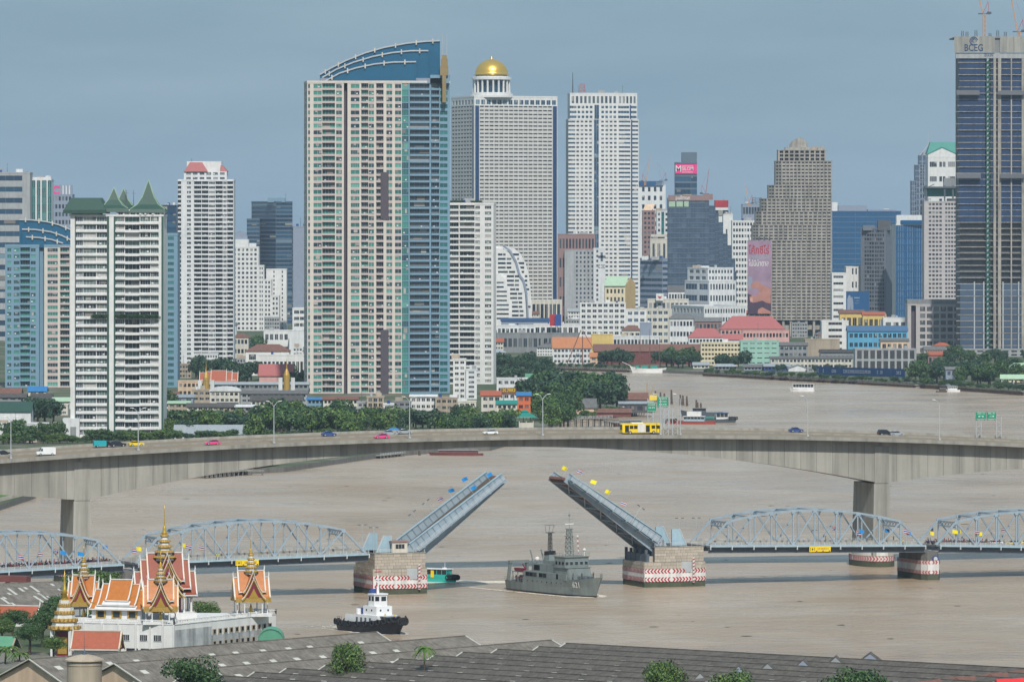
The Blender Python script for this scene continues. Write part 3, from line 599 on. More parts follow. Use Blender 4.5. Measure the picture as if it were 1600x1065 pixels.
def small_pier(t, lab, w2=2.9):
    e = empty('truss_pier', K(t, 0, 0), TK, lab, 'bridge pier'); r = [(-w2, -7.0), (-w2*.6, -8.8), (w2*.6, -8.8), (w2, -7.0), (w2, 8.8), (-w2, 8.8)]
    m = MB(); m.prism(r, -1.5, 5.6); m.build('base', 'moss', e); m = MB(); m.prism([(x*.93, y*.93) for x, y in r], 5.6, 7.9); m.build('shaft', 'concrete_dk', e)
    rd, wh = MB(), MB(); ring = r[-1:]+r[:4]; chevrons(rd, wh, ring, 1.7, 2.7, .9, flip=.8); chevrons(rd, wh, ring, 4.5, 5.55, .9, flip=.8)
    b = wh.build('warning_band', 'whitepaint', e); rd.build('chevron_stripes', 'redpaint', b)
    m = MB()
    for a, c in zip(ring, ring[1:]):
        d = (V(*c, 0)-V(*a, 0)).normalized(); nn = V(d.y, -d.x, 0)*.06; m.quad(V(*a, 2.7)+nn, V(*c, 2.7)+nn, V(*c, 4.5)+nn, V(*a, 4.5)+nn)
    m.build('white_band', 'whitepaint', e)
    for x in (-1.5, 1.5):
        for w in (-6, 6): m = MB(); m.hexa([(x-.8, w-.8, 7.9), (x+.8, w-.8, 7.9), (x+.8, w+.8, 7.9), (x-.8, w+.8, 7.9)], [(x-.3, w-.3, kz(t)-1.6), (x+.3, w-.3, kz(t)-1.6), (x+.3, w+.3, kz(t)-1.6), (x-.3, w+.3, kz(t)-1.6)]); m.build('bearing', 'steeldark', e)
    m = MB(); m.tube((.9, -8.3, 6.0), (.9, -8.5, 6.0), 1.0, 1.0, 20); s_ = m.build('round_sign', 'carblue', e); m = MB(); m.tube((.9, -8.5, 6.0), (.9, -8.54, 6.0), .6, .6, 16); m.build('sign_symbol', 'whitepaint', s_)
    return e
small_pier((tC1+tD0)/2, 'narrow striped pier with round blue sign between two right truss spans')
small_pier((tA1+tB0)/2, 'narrow pier under the truss joint hidden behind the temple')
# -------- raised leaves
def leaf(t, z, ang, rev, lab):
    rzv = TK+(pi if rev else 0); e = empty('bascule_leaf', K(t, 0, z), rzv, lab, 'bridge leaf'); e.rotation_mode = 'XYZ'
    e.rotation_euler = (0, -ang, rzv); LL = 33.0
    def tp(x): return 2.6-1.1*x/LL
    def dep(x): return 1.0+1.5*max(0, 1-x/LL)
    m = MB(); m.box(0, LL-.3, -5.4, 5.4, -.35, 0); m.build('roadway', 'rustroof' if rev else 'timber', e)
    for s in (-1, 1):
        m = MB(); nseg = 11
        for k in range(nseg):
            a, b = k*LL/nseg, (k+1)*LL/nseg; m.hexa([(a, s*5.8-.14, -dep(a)), (b, s*5.8-.14, -dep(b)), (b, s*5.8+.14, -dep(b)), (a, s*5.8+.14, -dep(a))], [(a, s*5.8-.14, tp(a)), (b, s*5.8-.14, tp(b)), (b, s*5.8+.14, tp(b)), (a, s*5.8+.14, tp(a))])
            m.hexa([(a, s*5.8-.4, -dep(a)-.15), (b, s*5.8-.4, -dep(b)-.15), (b, s*5.8+.4, -dep(b)-.15), (a, s*5.8+.4, -dep(a)-.15)], [(a, s*5.8-.4, -dep(a)), (b, s*5.8-.4, -dep(b)), (b, s*5.8+.4, -dep(b)), (a, s*5.8+.4, -dep(a))])
        m.hexa([(0, s*5.8-.14, -dep(0)), (0, s*5.8+.14, -dep(0)), (0, s*5.8+.14, 2.6), (0, s*5.8-.14, 2.6)], [(-4.2, s*5.8-.14, -2.2), (-4.2, s*5.8+.14, -2.2), (-4.2, s*5.8+.14, .6), (-4.2, s*5.8-.14, .6)])
        g = m.build('girder', 'steelblue', e)
        m = MB(); m.hexa([(0, s*5.8-.42, tp(0)), (LL, s*5.8-.42, tp(LL)), (LL, s*5.8+.42, tp(LL)), (0, s*5.8+.42, tp(0))], [(0, s*5.8-.42, tp(0)+.2), (LL, s*5.8-.42, tp(LL)+.2), (LL, s*5.8+.42, tp(LL)+.2), (0, s*5.8+.42, tp(0)+.2)]); m.build('top_flange', 'steelpale', e)
        m = MB()
        for k in range(17):
            x = k*LL/16.5; m.box(x-.05, x+.05, s*5.8-.28, s*5.8+.26, .02, tp(x)-.02)
        mat('steelmid', (.15, .19, .225), .55); m.build('stiffeners', 'steelmid', g)
        a, b = sorted((s*6.25, s*8.3)); m = MB(); m.box(.5, LL-.5, a, b, -.15, .05); m.build('walkway', 'steelblue', e)
        m = MB()
        for k in range(3): m.box(.5, LL-.5, s*8.3-.04, s*8.3+.04, .35+k*.36, .43+k*.36)
        for k in range(22): m.box(.5+k*1.52, .58+k*1.52, s*8.3-.04, s*8.3+.04, -.1, 1.2)
        m.build('railing', 'rail', e)
        for k in range(7): x = 2.5+k*4.8; m = MB(); m.hexa([(x-.15, s*5.9, -.95), (x+.15, s*5.9, -.95), (x+.15, s*8.35, -.35), (x-.15, s*8.35, -.35)], [(x-.15, s*5.9, -.15), (x+.15, s*5.9, -.15), (x+.15, s*8.35, -.12), (x-.15, s*8.35, -.12)]); m.build('bracket', 'steelpale', e)
    for k in range(6):
        x = 1.5+k*6.0; m = MB(); m.box(x-.2, x+.2, -5.7, 5.7, -min(1.6, dep(x)), -.35); m.build('floor_beam', 'steelblue', e)
    for k in range(5):
        x0, x1 = 1.5+k*6.0, 7.5+k*6.0; m = MB(); za, zb = -dep(x0)+.25, -dep(x1)+.25; m.bar((x0, -5.6, za), (x1, 5.6, zb), .28); m.bar((x0, 5.6, za), (x1, -5.6, zb), .28); m.bar((x1, -5.6, zb), (x1, 5.6, zb), .3); m.build('cross_brace', 'steelblue', e)
    m = MB()
    for k in range(14): m.box(LL-.6, LL+.5, -5.3+k*.8, -4.95+k*.8, -.75, -.05)
    m.box(LL-.7, LL-.4, -5.6, 5.6, -1.1, -.05); m.build('toothed_edge', 'rustroof', e)
    m = MB(); m.box(-6.0, -3.6, -5.2, 5.2, -3.4, -.6); m.build('counterweight', 'steeldark', e)
    return e
lfL = leaf(kt(636, -WT)+2.2, 11.4, radians(36.6), False, 'raised left leaf of the drawbridge showing its brown roadway')
lfR = leaf(kt(1030, -WT)-.8, 12.0, radians(34.5), True, 'raised right leaf of the drawbridge showing its dark underside')
# fixed counterweight cheek plates
for t, w, sgn, lab in ((kt(588, -WT), -WT, 1, 'pale blue steel cheek plate beside the control hut'), (kt(588, -WT), WT, 1, 'pale blue steel cheek plate left of the control hut, farther back'),
                       (kt(1072, -WT), -WT, -1, 'pale blue steel cheek plate beside the right raised leaf'), (kt(1072, -WT), WT, -1, 'pale blue steel cheek plate behind the right raised leaf')):
    e = empty('cheek_plate', K(t, w, 11.35), TK, lab, 'bridge plate'); m = MB()
    pts = [(0, 0), (4.4*sgn, 0), (4.4*sgn, 4.6), (2.2*sgn, 4.6)]
    m.ext([(x, -.3, z) for x, z in pts], (0, .6, 0)); m.build('plate', 'steelpale', e)
    m = MB(); m.bar((0, 0, 0), (2.2*sgn, 0, 4.7), .9, .16); m.build('edge_flange', 'rail', e)
# -------- flags, lamps on the drawbridge
def thai_flag_mesh(kind):
    m = MB(); fw, fh = 1.6, 1.05; cols = {'thai': ((0, .167, 0), (.167, .333, 1), (.333, .667, 2), (.667, .833, 1), (.833, 1, 0)), 'blue': ((0, 1, 0),), 'yellow': ((0, 1, 0),)}[kind]
    for a, b, mi in cols:
        for k in range(6):
            x0, x1 = fw*k/6, fw*(k+1)/6
            def P(x, v): return (x, .22*sin(x*3.2)*x/fw, v*fh-.18*x)
            m.quad(P(x0, a), P(x1, a), P(x1, b), P(x0, b), mi)
    return m.mesh('flag_cloth', {'thai': ['redpaint', 'whitepaint', 'carblue'], 'blue': ['cloth_blue'], 'yellow': ['cloth_yellow']}[kind])
FM = {k: thai_flag_mesh(k) for k in ('thai', 'blue', 'yellow')}
m = MB(); m.tube((0, 0, 0), (0, 0, 1), .05, .035, 6); FP = m.mesh('flag_pole', 'galv')
def flag(kind, loc, hgt, lab, rz=0., tilt=None):
    e = empty('flag', loc, rz, lab, 'flag', 'flags along the drawbridge')
    if tilt is not None: e.rotation_euler = tilt
    inst('flag_pole', FP, e, scale=(1, 1, hgt)); inst('flag_cloth', FM[kind], e, (.05, 0, hgt-1.3), random.uniform(-.5, .5))
where = [('thai', 28, 'red white and blue flag on the far left truss span'), ('thai', 58, 'second striped flag from the left on the far left truss span'), ('thai', 83, 'striped flag left of the blue flags at far left'),
         ('blue', 94, 'blue flag in front of the concrete pier, leftmost'), ('blue', 121, 'blue flag in front of the concrete pier, middle'), ('blue', 160, 'blue flag right of the concrete pier at far left'),
         ('thai', 205, 'striped flag at the left portal of the temple truss span'), ('yellow', 213, 'yellow flag at the left portal behind the temple'), ('yellow', 282, 'yellow flag right of the tall temple spire'),
         ('thai', 290, 'striped flag right of the yellow flag by the temple spire'), ('thai', 310, 'striped flag farther right of the temple spire'),
         ('thai', 1300, 'striped flag in the middle of the right truss span'), ('thai', 1338, 'striped flag left of the two blue flags on the right span'), ('blue', 1342, 'blue flag beside the striped flag on the right span'),
         ('blue', 1382, 'blue flag in front of the right concrete pier'), ('thai', 1412, 'striped flag near the right end of the right truss span'), ('blue', 1416, 'blue flag near the right end of the right truss span'),
         ('thai', 1452, 'striped flag at the joint of the two right spans'), ('yellow', 1453, 'yellow flag at the joint of the two right spans'), ('yellow', 1488, 'yellow flag just inside the right edge truss portal'), ('yellow', 1494, 'second yellow flag inside the right edge truss portal'),
         ('thai', 1522, 'striped flag on the right edge truss span'), ('yellow', 1528, 'yellow flag on the right edge truss span'), ('thai', 1564, 'striped flag farthest right on the drawbridge')]
for i, (k, px, lab) in enumerate(where):
    w = (-6.6, 6.6)[i % 3 == 2]; t = kt(px, w); flag(k, K(t, w, kz(t)+.2), 4.2+.5*(i % 2), lab, TK)
def leaf_pt(lf, x, w, z): return Matrix.Translation(lf.location) @ lf.rotation_euler.to_matrix().to_4x4() @ V(x, w, z)
for lf, x, w, k, lab in ((lfL, 17, 6.6, 'thai', 'striped flag on the far side of the left raised leaf'), (lfL, 21, 6.6, 'blue', 'blue flag beyond the left raised leaf, lower one'), (lfL, 26, 6.6, 'blue', 'blue flag beyond the left raised leaf, upper one'),
                         (lfL, 23, -6.5, 'blue', 'blue flag on the near side of the left raised leaf, lower'), (lfL, 29, -6.5, 'blue', 'blue flag near the tip of the left raised leaf'),
                         (lfR, 30, 6.6, 'thai', 'striped flag at the top of the right raised leaf'), (lfR, 25, 6.6, 'yellow', 'yellow flag on the right raised leaf, upper one'), (lfR, 20, 6.6, 'yellow', 'yellow flag on the right raised leaf, lower one'),
                         (lfR, 14, 6.6, 'thai', 'striped flag on the lower half of the right raised leaf'), (lfR, 31, -3, 'yellow', 'yellow flag at the tip of the right raised leaf')):
    flag(k, leaf_pt(lf, x, w, .1), 4.4, lab, tilt=lf.rotation_euler)
def small_lamp(loc, rot, lab, h=5.6):
    e = empty('deck_lamp', loc, 0, lab, 'lamp post', 'small twin lamps on the drawbridge'); e.rotation_euler = rot
    m = MB(); m.tube((0, 0, 0), (0, 0, h), .09, .06, 6); m.bar((-.8, 0, h), (.8, 0, h), .07); m.build('pole', 'galv', e)
    for s in (-1, 1): m = MB(); m.box(s*.9-.4, s*.9+.4, -.18, .18, h-.08, h+.12); m.build('lamp_head', 'steeldark', e)
for lf, x, w, lab in ((lfL, 9, 6.7, 'twin lamp on the far side of the left raised leaf, lowest'), (lfL, 14, 6.7, 'twin lamp on the far side of the left raised leaf, higher'), (lfR, 10, 6.7, 'twin lamp leaning over the right raised leaf')): small_lamp(leaf_pt(lf, x, w, 0), lf.rotation_euler, lab)
for px, w, lab in ((566, 6.5, 'twin lamp at the right end of the left truss span'), (584, -6.9, 'twin lamp beside the pale blue cheek plate on the left pier'), (1062, 6.9, 'twin lamp on the right drawbridge pier'), (1088, 6.9, 'twin lamp at the left end of the right truss span')):
    t = kt(px, w); small_lamp(K(t, w, kz(t)+.2), (0, 0, TK), lab, 7.0)
# -------- people and motorcycles queueing on the bridge
def person_mesh(pose='ride'):
    """one continuous low-poly body: stacked rings, arms forward, legs bent (ride) or straight (stand)"""
    m = MB()
    def ring_tube(path, n=6):
        vs = []; fs = []
        for (x, y, z, a, b) in path:
            for k in range(n): t = 2*pi*k/n; vs.append((x+a*cos(t), y+b*sin(t), z))
        for i in range(len(path)-1):
            for k in range(n): fs.append((i*n+k, i*n+(k+1) % n, (i+1)*n+(k+1) % n, (i+1)*n+k))
        fs += [tuple(range(n)), tuple(range((len(path)-1)*n, len(path)*n))]; return vs, fs
    hz_ = .80 if pose == 'ride' else .92; fx = .08 if pose == 'ride' else 0
    v, f = ring_tube([(-.02, 0, hz_-.08, .13, .17), (0, 0, hz_+.12, .12, .16), (fx*.6, 0, hz_+.35, .13, .20), (fx, 0, hz_+.50, .10, .20), (fx, 0, hz_+.56, .05, .06), (fx+.01, 0, hz_+.62, .055, .06)]); m.add(v, f, 0)
    v, f = ring_tube([(fx+.02, 0, hz_+.60, .06, .06), (fx+.03, 0, hz_+.68, .10, .085), (fx+.03, 0, hz_+.77, .11, .095), (fx+.02, 0, hz_+.84, .07, .06)]); m.add(v, f, 1)
    for s in (-1, 1):
        if pose == 'ride':
            m.tube((0, s*.1, hz_-.02), (.38, s*.14, hz_-.12), .09, .07, 6, 2); m.tube((.38, s*.14, hz_-.10), (.30, s*.15, .28), .065, .045, 6, 2)
            m.tube((fx, s*.22, hz_+.47), (.24, s*.27, hz_+.25), .055, .045, 6, 0); m.tube((.24, s*.27, hz_+.26), (.48, s*.26, hz_+.20), .042, .035, 6, 3)
        else:
            m.tube((0, s*.09, hz_-.02), (.02, s*.10, .48), .085, .065, 6, 2); m.tube((.02, s*.10, .50), (0, s*.10, .04), .06, .045, 6, 2); m.box(-.06, .17, s*.10-.05, s*.10+.05, 0, .08, 2)
            m.tube((0, s*.22, hz_+.48), (.02, s*.26, hz_+.20), .055, .045, 6, 0); m.tube((.02, s*.26, hz_+.21), (.10, s*.25, hz_-.05), .042, .035, 6, 3)
    return m
mat('trouser', (.03, .035, .05), .9); mat('vest', (.62, .68, .02), .7); mat('helmet', (.03, .03, .035), .3)
RM_ = {}
for nm, shirt, hel in (('a', 'carblack', 'helmet'), ('b', 'navy', 'carwhite'), ('c', 'redpaint', 'helmet'), ('d', 'grey', 'redpaint'), ('e', 'brownwall', 'helmet'), ('f', 'maroon', 'carwhite')):
    RM_[nm] = person_mesh().mesh('person', [shirt, hel, 'trouser', 'skin'])
ST_ = {'v': person_mesh('stand').mesh('person', ['vest', 'carblack', 'trouser', 'skin']), 'r': person_mesh('stand').mesh('person', ['maroon', 'carblack', 'trouser', 'skin']), 'k': person_mesh('stand').mesh('person', ['carblack', 'carblack', 'trouser', 'skin'])}
m = MB(); m.hexa([(-.75, -.13, .55), (.1, -.13, .5), (.1, .13, .5), (-.75, .13, .55)], [(-.78, -.12, .78), (.05, -.12, .74), (.05, .12, .74), (-.78, .12, .78)]); m.hexa([(.1, -.1, .3), (.55, -.16, .35), (.55, .16, .35), (.1, .1, .3)], [(.05, -.1, .5), (.5, -.17, .95), (.5, .17, .95), (.05, .1, .5)]); m.bar((.45, -.32, 1.02), (.45, .32, 1.02), .05); m.tube((.5, 0, .95), (.68, 0, .3), .05, .05, 6)
MBODY = m.mesh('body', 'cloth_mix'); m = MB(); m.tube((0, -.06, 0), (0, .06, 0), .29, .29, 12); MWH = m.mesh('wheel', 'rubber')
def rider(t, w, rz, side):
    z = kz(t)+.16; p = K(t, w, z)
    lab = 'motorcycle waiting in the crowd on the far left truss span' if side == 'l' else 'motorcycle waiting in the crowd on the right edge truss span'
    e = empty('motorcycle', p, rz, lab, 'motorcycle', 'motorcycles waiting on the '+('left' if side == 'l' else 'right')+' span')
    inst('body', MBODY, e); inst('wheel', MWH, e, (-.55, 0, .29)); inst('wheel', MWH, e, (.68, 0, .29))
    o = inst('person', RM_[random.choice('aabbccdef')], None, p+V(-.25*cos(rz), -.25*sin(rz), 0), rz)
    tag(o, 'helmeted rider seated in the motorcycle crowd on the '+('far left' if side == 'l' else 'right edge')+' truss span', 'person', 'riders waiting on the '+('left' if side == 'l' else 'right')+' span')
tl = kt(-8, 0)
for k in range(30):
    for j in range(3):
        if random.random() < .12: continue
        rider(tl+(tA1-1.5-tl)*(k+random.uniform(0, .6))/30, -3.6+j*3.1+random.uniform(-.5, .5), TK+random.uniform(-.15, .15), 'l')
for k in range(15):
    for j in range(3):
        if random.random() < .2: continue
        rider(tD0+1+k*1.45+random.uniform(-.3, .3), -3.6+j*3.0+random.uniform(-.5, .5), TK+pi+random.uniform(-.15, .15), 'r')
for px, w, lab, paint, kind, nm in ((1555, -2.5, 'white car waiting behind the riders on the right edge truss span', 'carwhite', 'sedan', 'car'), (1583, -3.0, 'yellow taxi behind the white car on the right edge truss span', 'yellow', 'sedan', 'taxi'), (1604, 1.5, 'yellow green taxi cut by the right edge of the picture', 'yellow', 'sedan', 'taxi')):
    t = kt(px, w); car(K(t, w, kz(t)+.16), TK+pi, lab, paint, nm, nm, kind)
for px, w, k, lab in ((338, -7, 'v', 'person in a yellow vest walking on the left truss span'), (342, -7, 'v', 'second person in a yellow vest on the left truss span'), (1290, 7.2, 'v', 'person in a yellow vest on the right truss span'),
                      (1411, -7, 'v', 'person in a yellow vest near the striped pier sign'), (1396, 7, 'k', 'person in dark clothes near the right end of the right span')):
    t = kt(px, w); tag(inst('person', ST_[k], None, K(t, w, kz(t)+.26), TK), lab, 'person')
for px, k, lab in ((655, 'v', 'person in a yellow vest at the right rail of the left pier'), (661, 'r', 'person in dark red at the right rail of the left pier'), (1031, 'r', 'person in dark red at the left rail of the right pier'), (1036, 'r', 'second person in dark red at the left rail of the right pier')):
    t = kt(px, -7.3); tag(inst('person', ST_[k], None, K(t, -7.3, 11.36), TK), lab, 'person')
# ================================================================ SHIPS AND BOATS
def hull(e, st, mt, name='hull', deck=None, boot=None, boot_z=.5):
    """st: list of stations (x, half beam at deck, half beam at waterline, deck z, x shift of the waterline)"""
    m = MB(); bt = MB(); n = len(st)
    def ringpts(s):
        x, bd, bw, dz, sh = s
        zs = [-1.6, 0., boot_z, boot_z+(dz-boot_z)*.5, dz]
        fr = [.55, 1., None, None, None]; out = []
        for i, z in enumerate(zs):
            if i < 2: b = bw*fr[i]; xx = x+sh
            else:
                k = (z/dz)**1.3; b = bw+(bd-bw)*k; xx = x+sh*(1-z/dz)
            out.append((xx, b, z))
        return out
    R = [ringpts(s) for s in st]
    for a, b in zip(R, R[1:]):
        for sg in (-1, 1):
            for i in range(4):
                q = [(a[i][0], sg*a[i][1], a[i][2]), (b[i][0], sg*b[i][1], b[i][2]), (b[i+1][0], sg*b[i+1][1], b[i+1][2]), (a[i+1][0], sg*a[i+1][1], a[i+1][2])]
                m.quad(*q, mi=1 if i < 2 else 0)
        m.quad((a[4][0], -a[4][1], a[4][2]-.05), (b[4][0], -b[4][1], b[4][2]-.05), (b[4][0], b[4][1], b[4][2]-.05), (a[4][0], a[4][1], a[4][2]-.05), 2)
    for r in (R[0], R[-1]):
        for i in range(4): m.quad((r[i][0], -r[i][1], r[i][2]), (r[i][0], r[i][1], r[i][2]), (r[i+1][0], r[i+1][1], r[i+1][2]), (r[i+1][0], -r[i+1][1], r[i+1][2]), 1 if i < 2 else 0)
    return m.build(name, [mt, boot or mt, deck or mt], e)
def rails(m, pts, h=1.0, step=1.5, r=.035):
    for a, b in zip(pts, pts[1:]):
        a, b = Vector(a), Vector(b); L_ = (b-a).length; k = max(1, int(L_/step))
        for i in range(k+1): p = a+(b-a)*i/k; m.bar(p, p+V(0, 0, h), r*2)
        for z in (h*.5, h): m.bar(a+V(0, 0, z), b+V(0, 0, z), r*2)
c = gp(868, 926); SH = math.atan2(-.84, .54)
SX = (.80, .86, .93); e = empty('navy_ship', c, SH, 'grey navy survey ship numbered 621 sailing between the raised leaves', 'ship')
e.scale = SX; hull(e, [(-25, 4.3, 3.9, 2.9, .3), (-20, 5.0, 4.7, 2.8, 0), (-12, 5.25, 5.0, 2.8, 0), (-11.9, 5.25, 5.0, 4.6, 0), (0, 5.25, 5.0, 4.5, 0), (10, 5.1, 4.5, 4.6, 0), (17, 4.5, 3.2, 4.9, 0), (22, 3.5, 1.8, 5.3, -.3), (26, 1.9, .55, 5.7, -1.6), (28.2, .12, .06, 6.0, -3.2)], 'navygrey', deck='navydeck', boot='hullblack', boot_z=.45)
m = MB(); m.box(-12, 14.6, -4.9, 4.9, 4.5, 6.3); m.build('deckhouse', 'navygrey', e)
m = MB(); m.box(6.5, 14.5, -4.3, 4.3, 6.3, 8.1); m.hexa([(14.4, -4.6, 4.6), (15.4, -4.4, 4.6), (15.4, 4.4, 4.6), (14.4, 4.6, 4.6)], [(14.4, -4.3, 8.0), (14.7, -4.2, 8.0), (14.7, 4.2, 8.0), (14.4, 4.3, 8.0)]); m.build('superstructure', 'navygrey', e)
m = MB(); m.box(6.8, 13.2, -4.5, 4.5, 8.1, 11.2); m.box(6.5, 13.6, -4.7, 4.7, 11.2, 11.4); m.box(6.5, 14.9, -4.7, 4.7, 8.1, 8.25); br = m.build('wheelhouse', 'navygrey', e)
for y in (-3.7, -2.0, -.1, 1.8, 3.6): m = MB(); m.box(13.19, 13.25, y-.5, y+.5, 9.0, 9.9); w_ = m.build('window', 'window', br); m = MB(); m.box(13.21, 13.28, y-.56, y+.56, 9.9, 10.0); m.build('window_trim', 'steelpale', w_)
for x in (8, 10, 12): m = MB(); m.box(x-.55, x+.55, -4.56, -4.5, 9.0, 9.9); m.build('window', 'window', br)
for x in (-9.6, -7.2, -4.8, -1.2, 1.2): m = MB(); m.box(x-1.05, x+1.05, -4.98, -4.9, 4.9, 6.0); m.build('deck_opening', 'void', e)
m = MB(); m.box(8.5, 9.6, -4.97, -4.9, 4.7, 6.2); m.build('door', 'void', e)
m = MB(); m.box(-9, 5.5, -3.6, 3.6, 6.3, 8.6); m.box(-2, 6.6, -3.0, 3.0, 8.6, 9.7); m.build('upper_house', 'navygrey', e)
m = MB(); m.box(-7.5, -4, -3.66, -3.6, 6.7, 8.2); m.build('boat_bay', 'void', e)
m = MB(); m.hexa([(-5.4, -1.5, 8.6), (-1.6, -1.5, 8.6), (-1.6, 1.5, 8.6), (-5.4, 1.5, 8.6)], [(-5.0, -1.2, 11.0), (-2.0, -1.2, 11.4), (-2.0, 1.2, 11.4), (-5.0, 1.2, 11.0)]); fn = m.build('funnel', 'navygrey', e)
m = MB(); m.hexa([(-5.15, -1.3, 11.0), (-1.9, -1.3, 11.3), (-1.9, 1.3, 11.3), (-5.15, 1.3, 11.0)], [(-5.0, -1.2, 12.2), (-2.0, -1.2, 12.4), (-2.0, 1.2, 12.4), (-5.0, 1.2, 12.2)]); m.build('funnel_cap', 'black', fn)
def lattice(e, x, y, z0, z1, b0, b1, mt, name='lattice_mast', n=6, r=.1):
    m = MB(); cs = [(-1, -1), (1, -1), (1, 1), (-1, 1)]
    P = lambda k, i: V(x+cs[k][0]*(b0+(b1-b0)*i/n), y+cs[k][1]*(b0+(b1-b0)*i/n), z0+(z1-z0)*i/n)
    for i in range(n):
        for k in range(4): m.bar(P(k, i), P(k, i+1), r*1.6); m.bar(P(k, i), P((k+1) % 4, i+1), r); m.bar(P(k, i+1), P((k+1) % 4, i+1), r)
    return m.build(name, mt, e)
mm = lattice(e, 8.6, 0, 11.4, 19.2, 1.1, .6, 'navygrey', r=.11)
m = MB(); m.box(7.5, 9.7, -1.2, 1.2, 17.0, 17.2); m.box(7.7, 9.5, -1.0, 1.0, 19.2, 19.4); m.bar((8.6, -4.0, 18.3), (8.6, 4.0, 18.3), .1); m.bar((8.6, -1.8, 15), (8.6, 1.8, 15), .14); m.bar((8.6, -1.7, 22.2), (8.6, 1.7, 22.2), .09); m.tube((8.6, 0, 19.4), (8.6, 0, 24.6), .10, .05, 6); m.lathe([(.05, 23.0), (.4, 23.2), (.4, 23.5), (.05, 23.7)], 8, (8.6, 0)); m.build('mast_yards', 'navygrey', mm)
m = MB(); m.box(8.45, 8.75, -1.6, 1.6, 20.6, 20.85); m.build('radar_bar', 'whitepaint', mm)
m2 = lattice(e, -3.4, 0, 12.3, 17.6, .5, .4, 'black', n=4, r=.09); m = MB(); m.box(-4.2, -2.6, -1.3, 1.3, 17.6, 17.75)
for y in (-1.2, 0, 1.2): m.bar((-4.1, y, 17.7), (-3.6, y*1.4, 19.9), .08)
m.bar((-3.6, -1.7, 19.9), (-3.6, 1.7, 19.9), .09); m.build('signal_frame', 'black', m2)
m = MB(); m.lathe([(.1, 9.0), (.65, 9.2), (.85, 9.75), (.6, 10.3), (.05, 10.5)], 12, (-8.2, -2.0)); m.build('radome', 'whitepaint', e, True)
for y, z in ((-2.6, 9.9), (1.5, 9.9)): m = MB(); m.bar((-8.5, y, 6.5), (-11.5, y, 12.3), .4, .3); m.build('crane_boom', 'navygrey', e)
m = MB(); m.hexa([(-24.5, -4.0, 2.9), (-23.5, -4.0, 2.9), (-23.5, -3.2, 2.9), (-24.5, -3.2, 2.9)], [(-23.9, -3.6, 8), (-22.9, -3.6, 8), (-22.9, -2.8, 8), (-23.9, -2.8, 8)])
m.hexa([(-24.5, 3.2, 2.9), (-23.5, 3.2, 2.9), (-23.5, 4.0, 2.9), (-24.5, 4.0, 2.9)], [(-23.9, 2.8, 8), (-22.9, 2.8, 8), (-22.9, 3.6, 8), (-23.9, 3.6, 8)]); m.box(-24.0, -22.7, -3.7, 3.7, 7.9, 8.7); m.build('stern_gantry', 'navygrey', e)
m = MB(); m.box(-20, -13, -4.6, 4.6, 5.6, 5.8); m.box(-19.8, -19.6, -4.5, -4.3, 2.8, 5.6); m.box(-16.6, -16.4, -4.5, -4.3, 2.8, 5.6); m.box(-13.3, -13.1, -4.5, -4.3, 2.8, 5.6); m.build('aft_platform', 'navygrey', e)
m = MB(); m.tube((-17, -2.4, 3.0), (-17, -2.4, 4.6), 1., 1., 10); m.box(-15.5, -13.5, -3.5, 2, 2.8, 4.4); m.box(-21, -19, -2.0, 3.2, 2.8, 4.0); m.build('deck_winch', 'steeldark', e)
m = MB(); m.bar((-13, -3, 5.8), (-15.8, -3, 8.0), .3); m.hexa([(-18.5, -4.4, 5.9), (-14.0, -4.4, 5.9), (-14.0, -3.0, 5.9), (-18.5, -3.0, 5.9)], [(-18.9, -4.5, 6.8), (-13.6, -4.5, 6.8), (-13.6, -2.9, 6.8), (-18.9, -2.9, 6.8)]); m.build('service_boat', 'maroon', e)
m = MB(); rails(m, [(-25, -4.3, 2.9), (-12, -5.2, 2.8)], 1.1); rails(m, [(15.5, -4.6, 4.9), (22, -3.5, 5.3), (26, -1.9, 5.7), (28.0, 0, 6.0), (26, 1.9, 5.7), (22, 3.5, 5.3)], 1.1); rails(m, [(-9, -3.6, 8.6), (-2, -3.6, 8.6)]); rails(m, [(6.6, -4.6, 11.4), (13.5, -4.6, 11.4), (13.5, 4.6, 11.4)], .9); m.build('railing', 'navygrey', e)
m = MB(); m.tube((19, 0, 5.1), (19, 0, 5.9), .9, .7, 10); m.box(16.6, 17.8, -1.8, 1.8, 5.0, 5.8); m.box(21.2, 22.2, -1.0, 1.0, 5.2, 6.0); m.build('anchor_windlass', 'steeldark', e)
m = MB(); m.tube((24.5, 0, 5.5), (24.5, 0, 9.5), .05, .03, 6); m.build('jack_staff', 'galv', e)
m = MB(); m.tube((11.6, -3.6, 11.4), (11.6, -3.6, 13.0), .06, .06, 6); m.lathe([(.05, 12.6), (.55, 13.0), (.6, 13.4), (.1, 13.7)], 10, (12.4, 3.4)); m.tube((12.4, 3.4, 11.4), (12.4, 3.4, 12.8), .25, .2, 8); m.build('searchlight', 'whitepaint', e)
m = MB()
for k in range(8): m.box(10.4-.02, 10.4+.02, 2.2-.07*k, 2.55-.03*k, 12.0+k*.72, 12.35+k*.72, k % 2)
m.build('signal_flags', ['redpaint', 'whitepaint'], e)
m = MB(); m.tube((10.4, 2.2, 11.4), (10.4, 2.2, 18.0), .03, .03, 5); m.build('halyard', 'galv', e)
def hull_text(par, body, x, y, z, size, ang, lean, mt='whitepaint'):
    o = text('hull_number', body, size, mt, par, (x, y, z), (pi/2+lean, 0, ang), .02); return o
hull_text(e, '621', 19.4, -4.0, 3.4, 2.4, radians(13.5), radians(18))
for x in range(-9, 14, 3): m = MB(); m.tube((x, -5.2, 3.55), (x, -5.25, 3.55), .2, .2, 8); m.build('porthole', 'window', e)
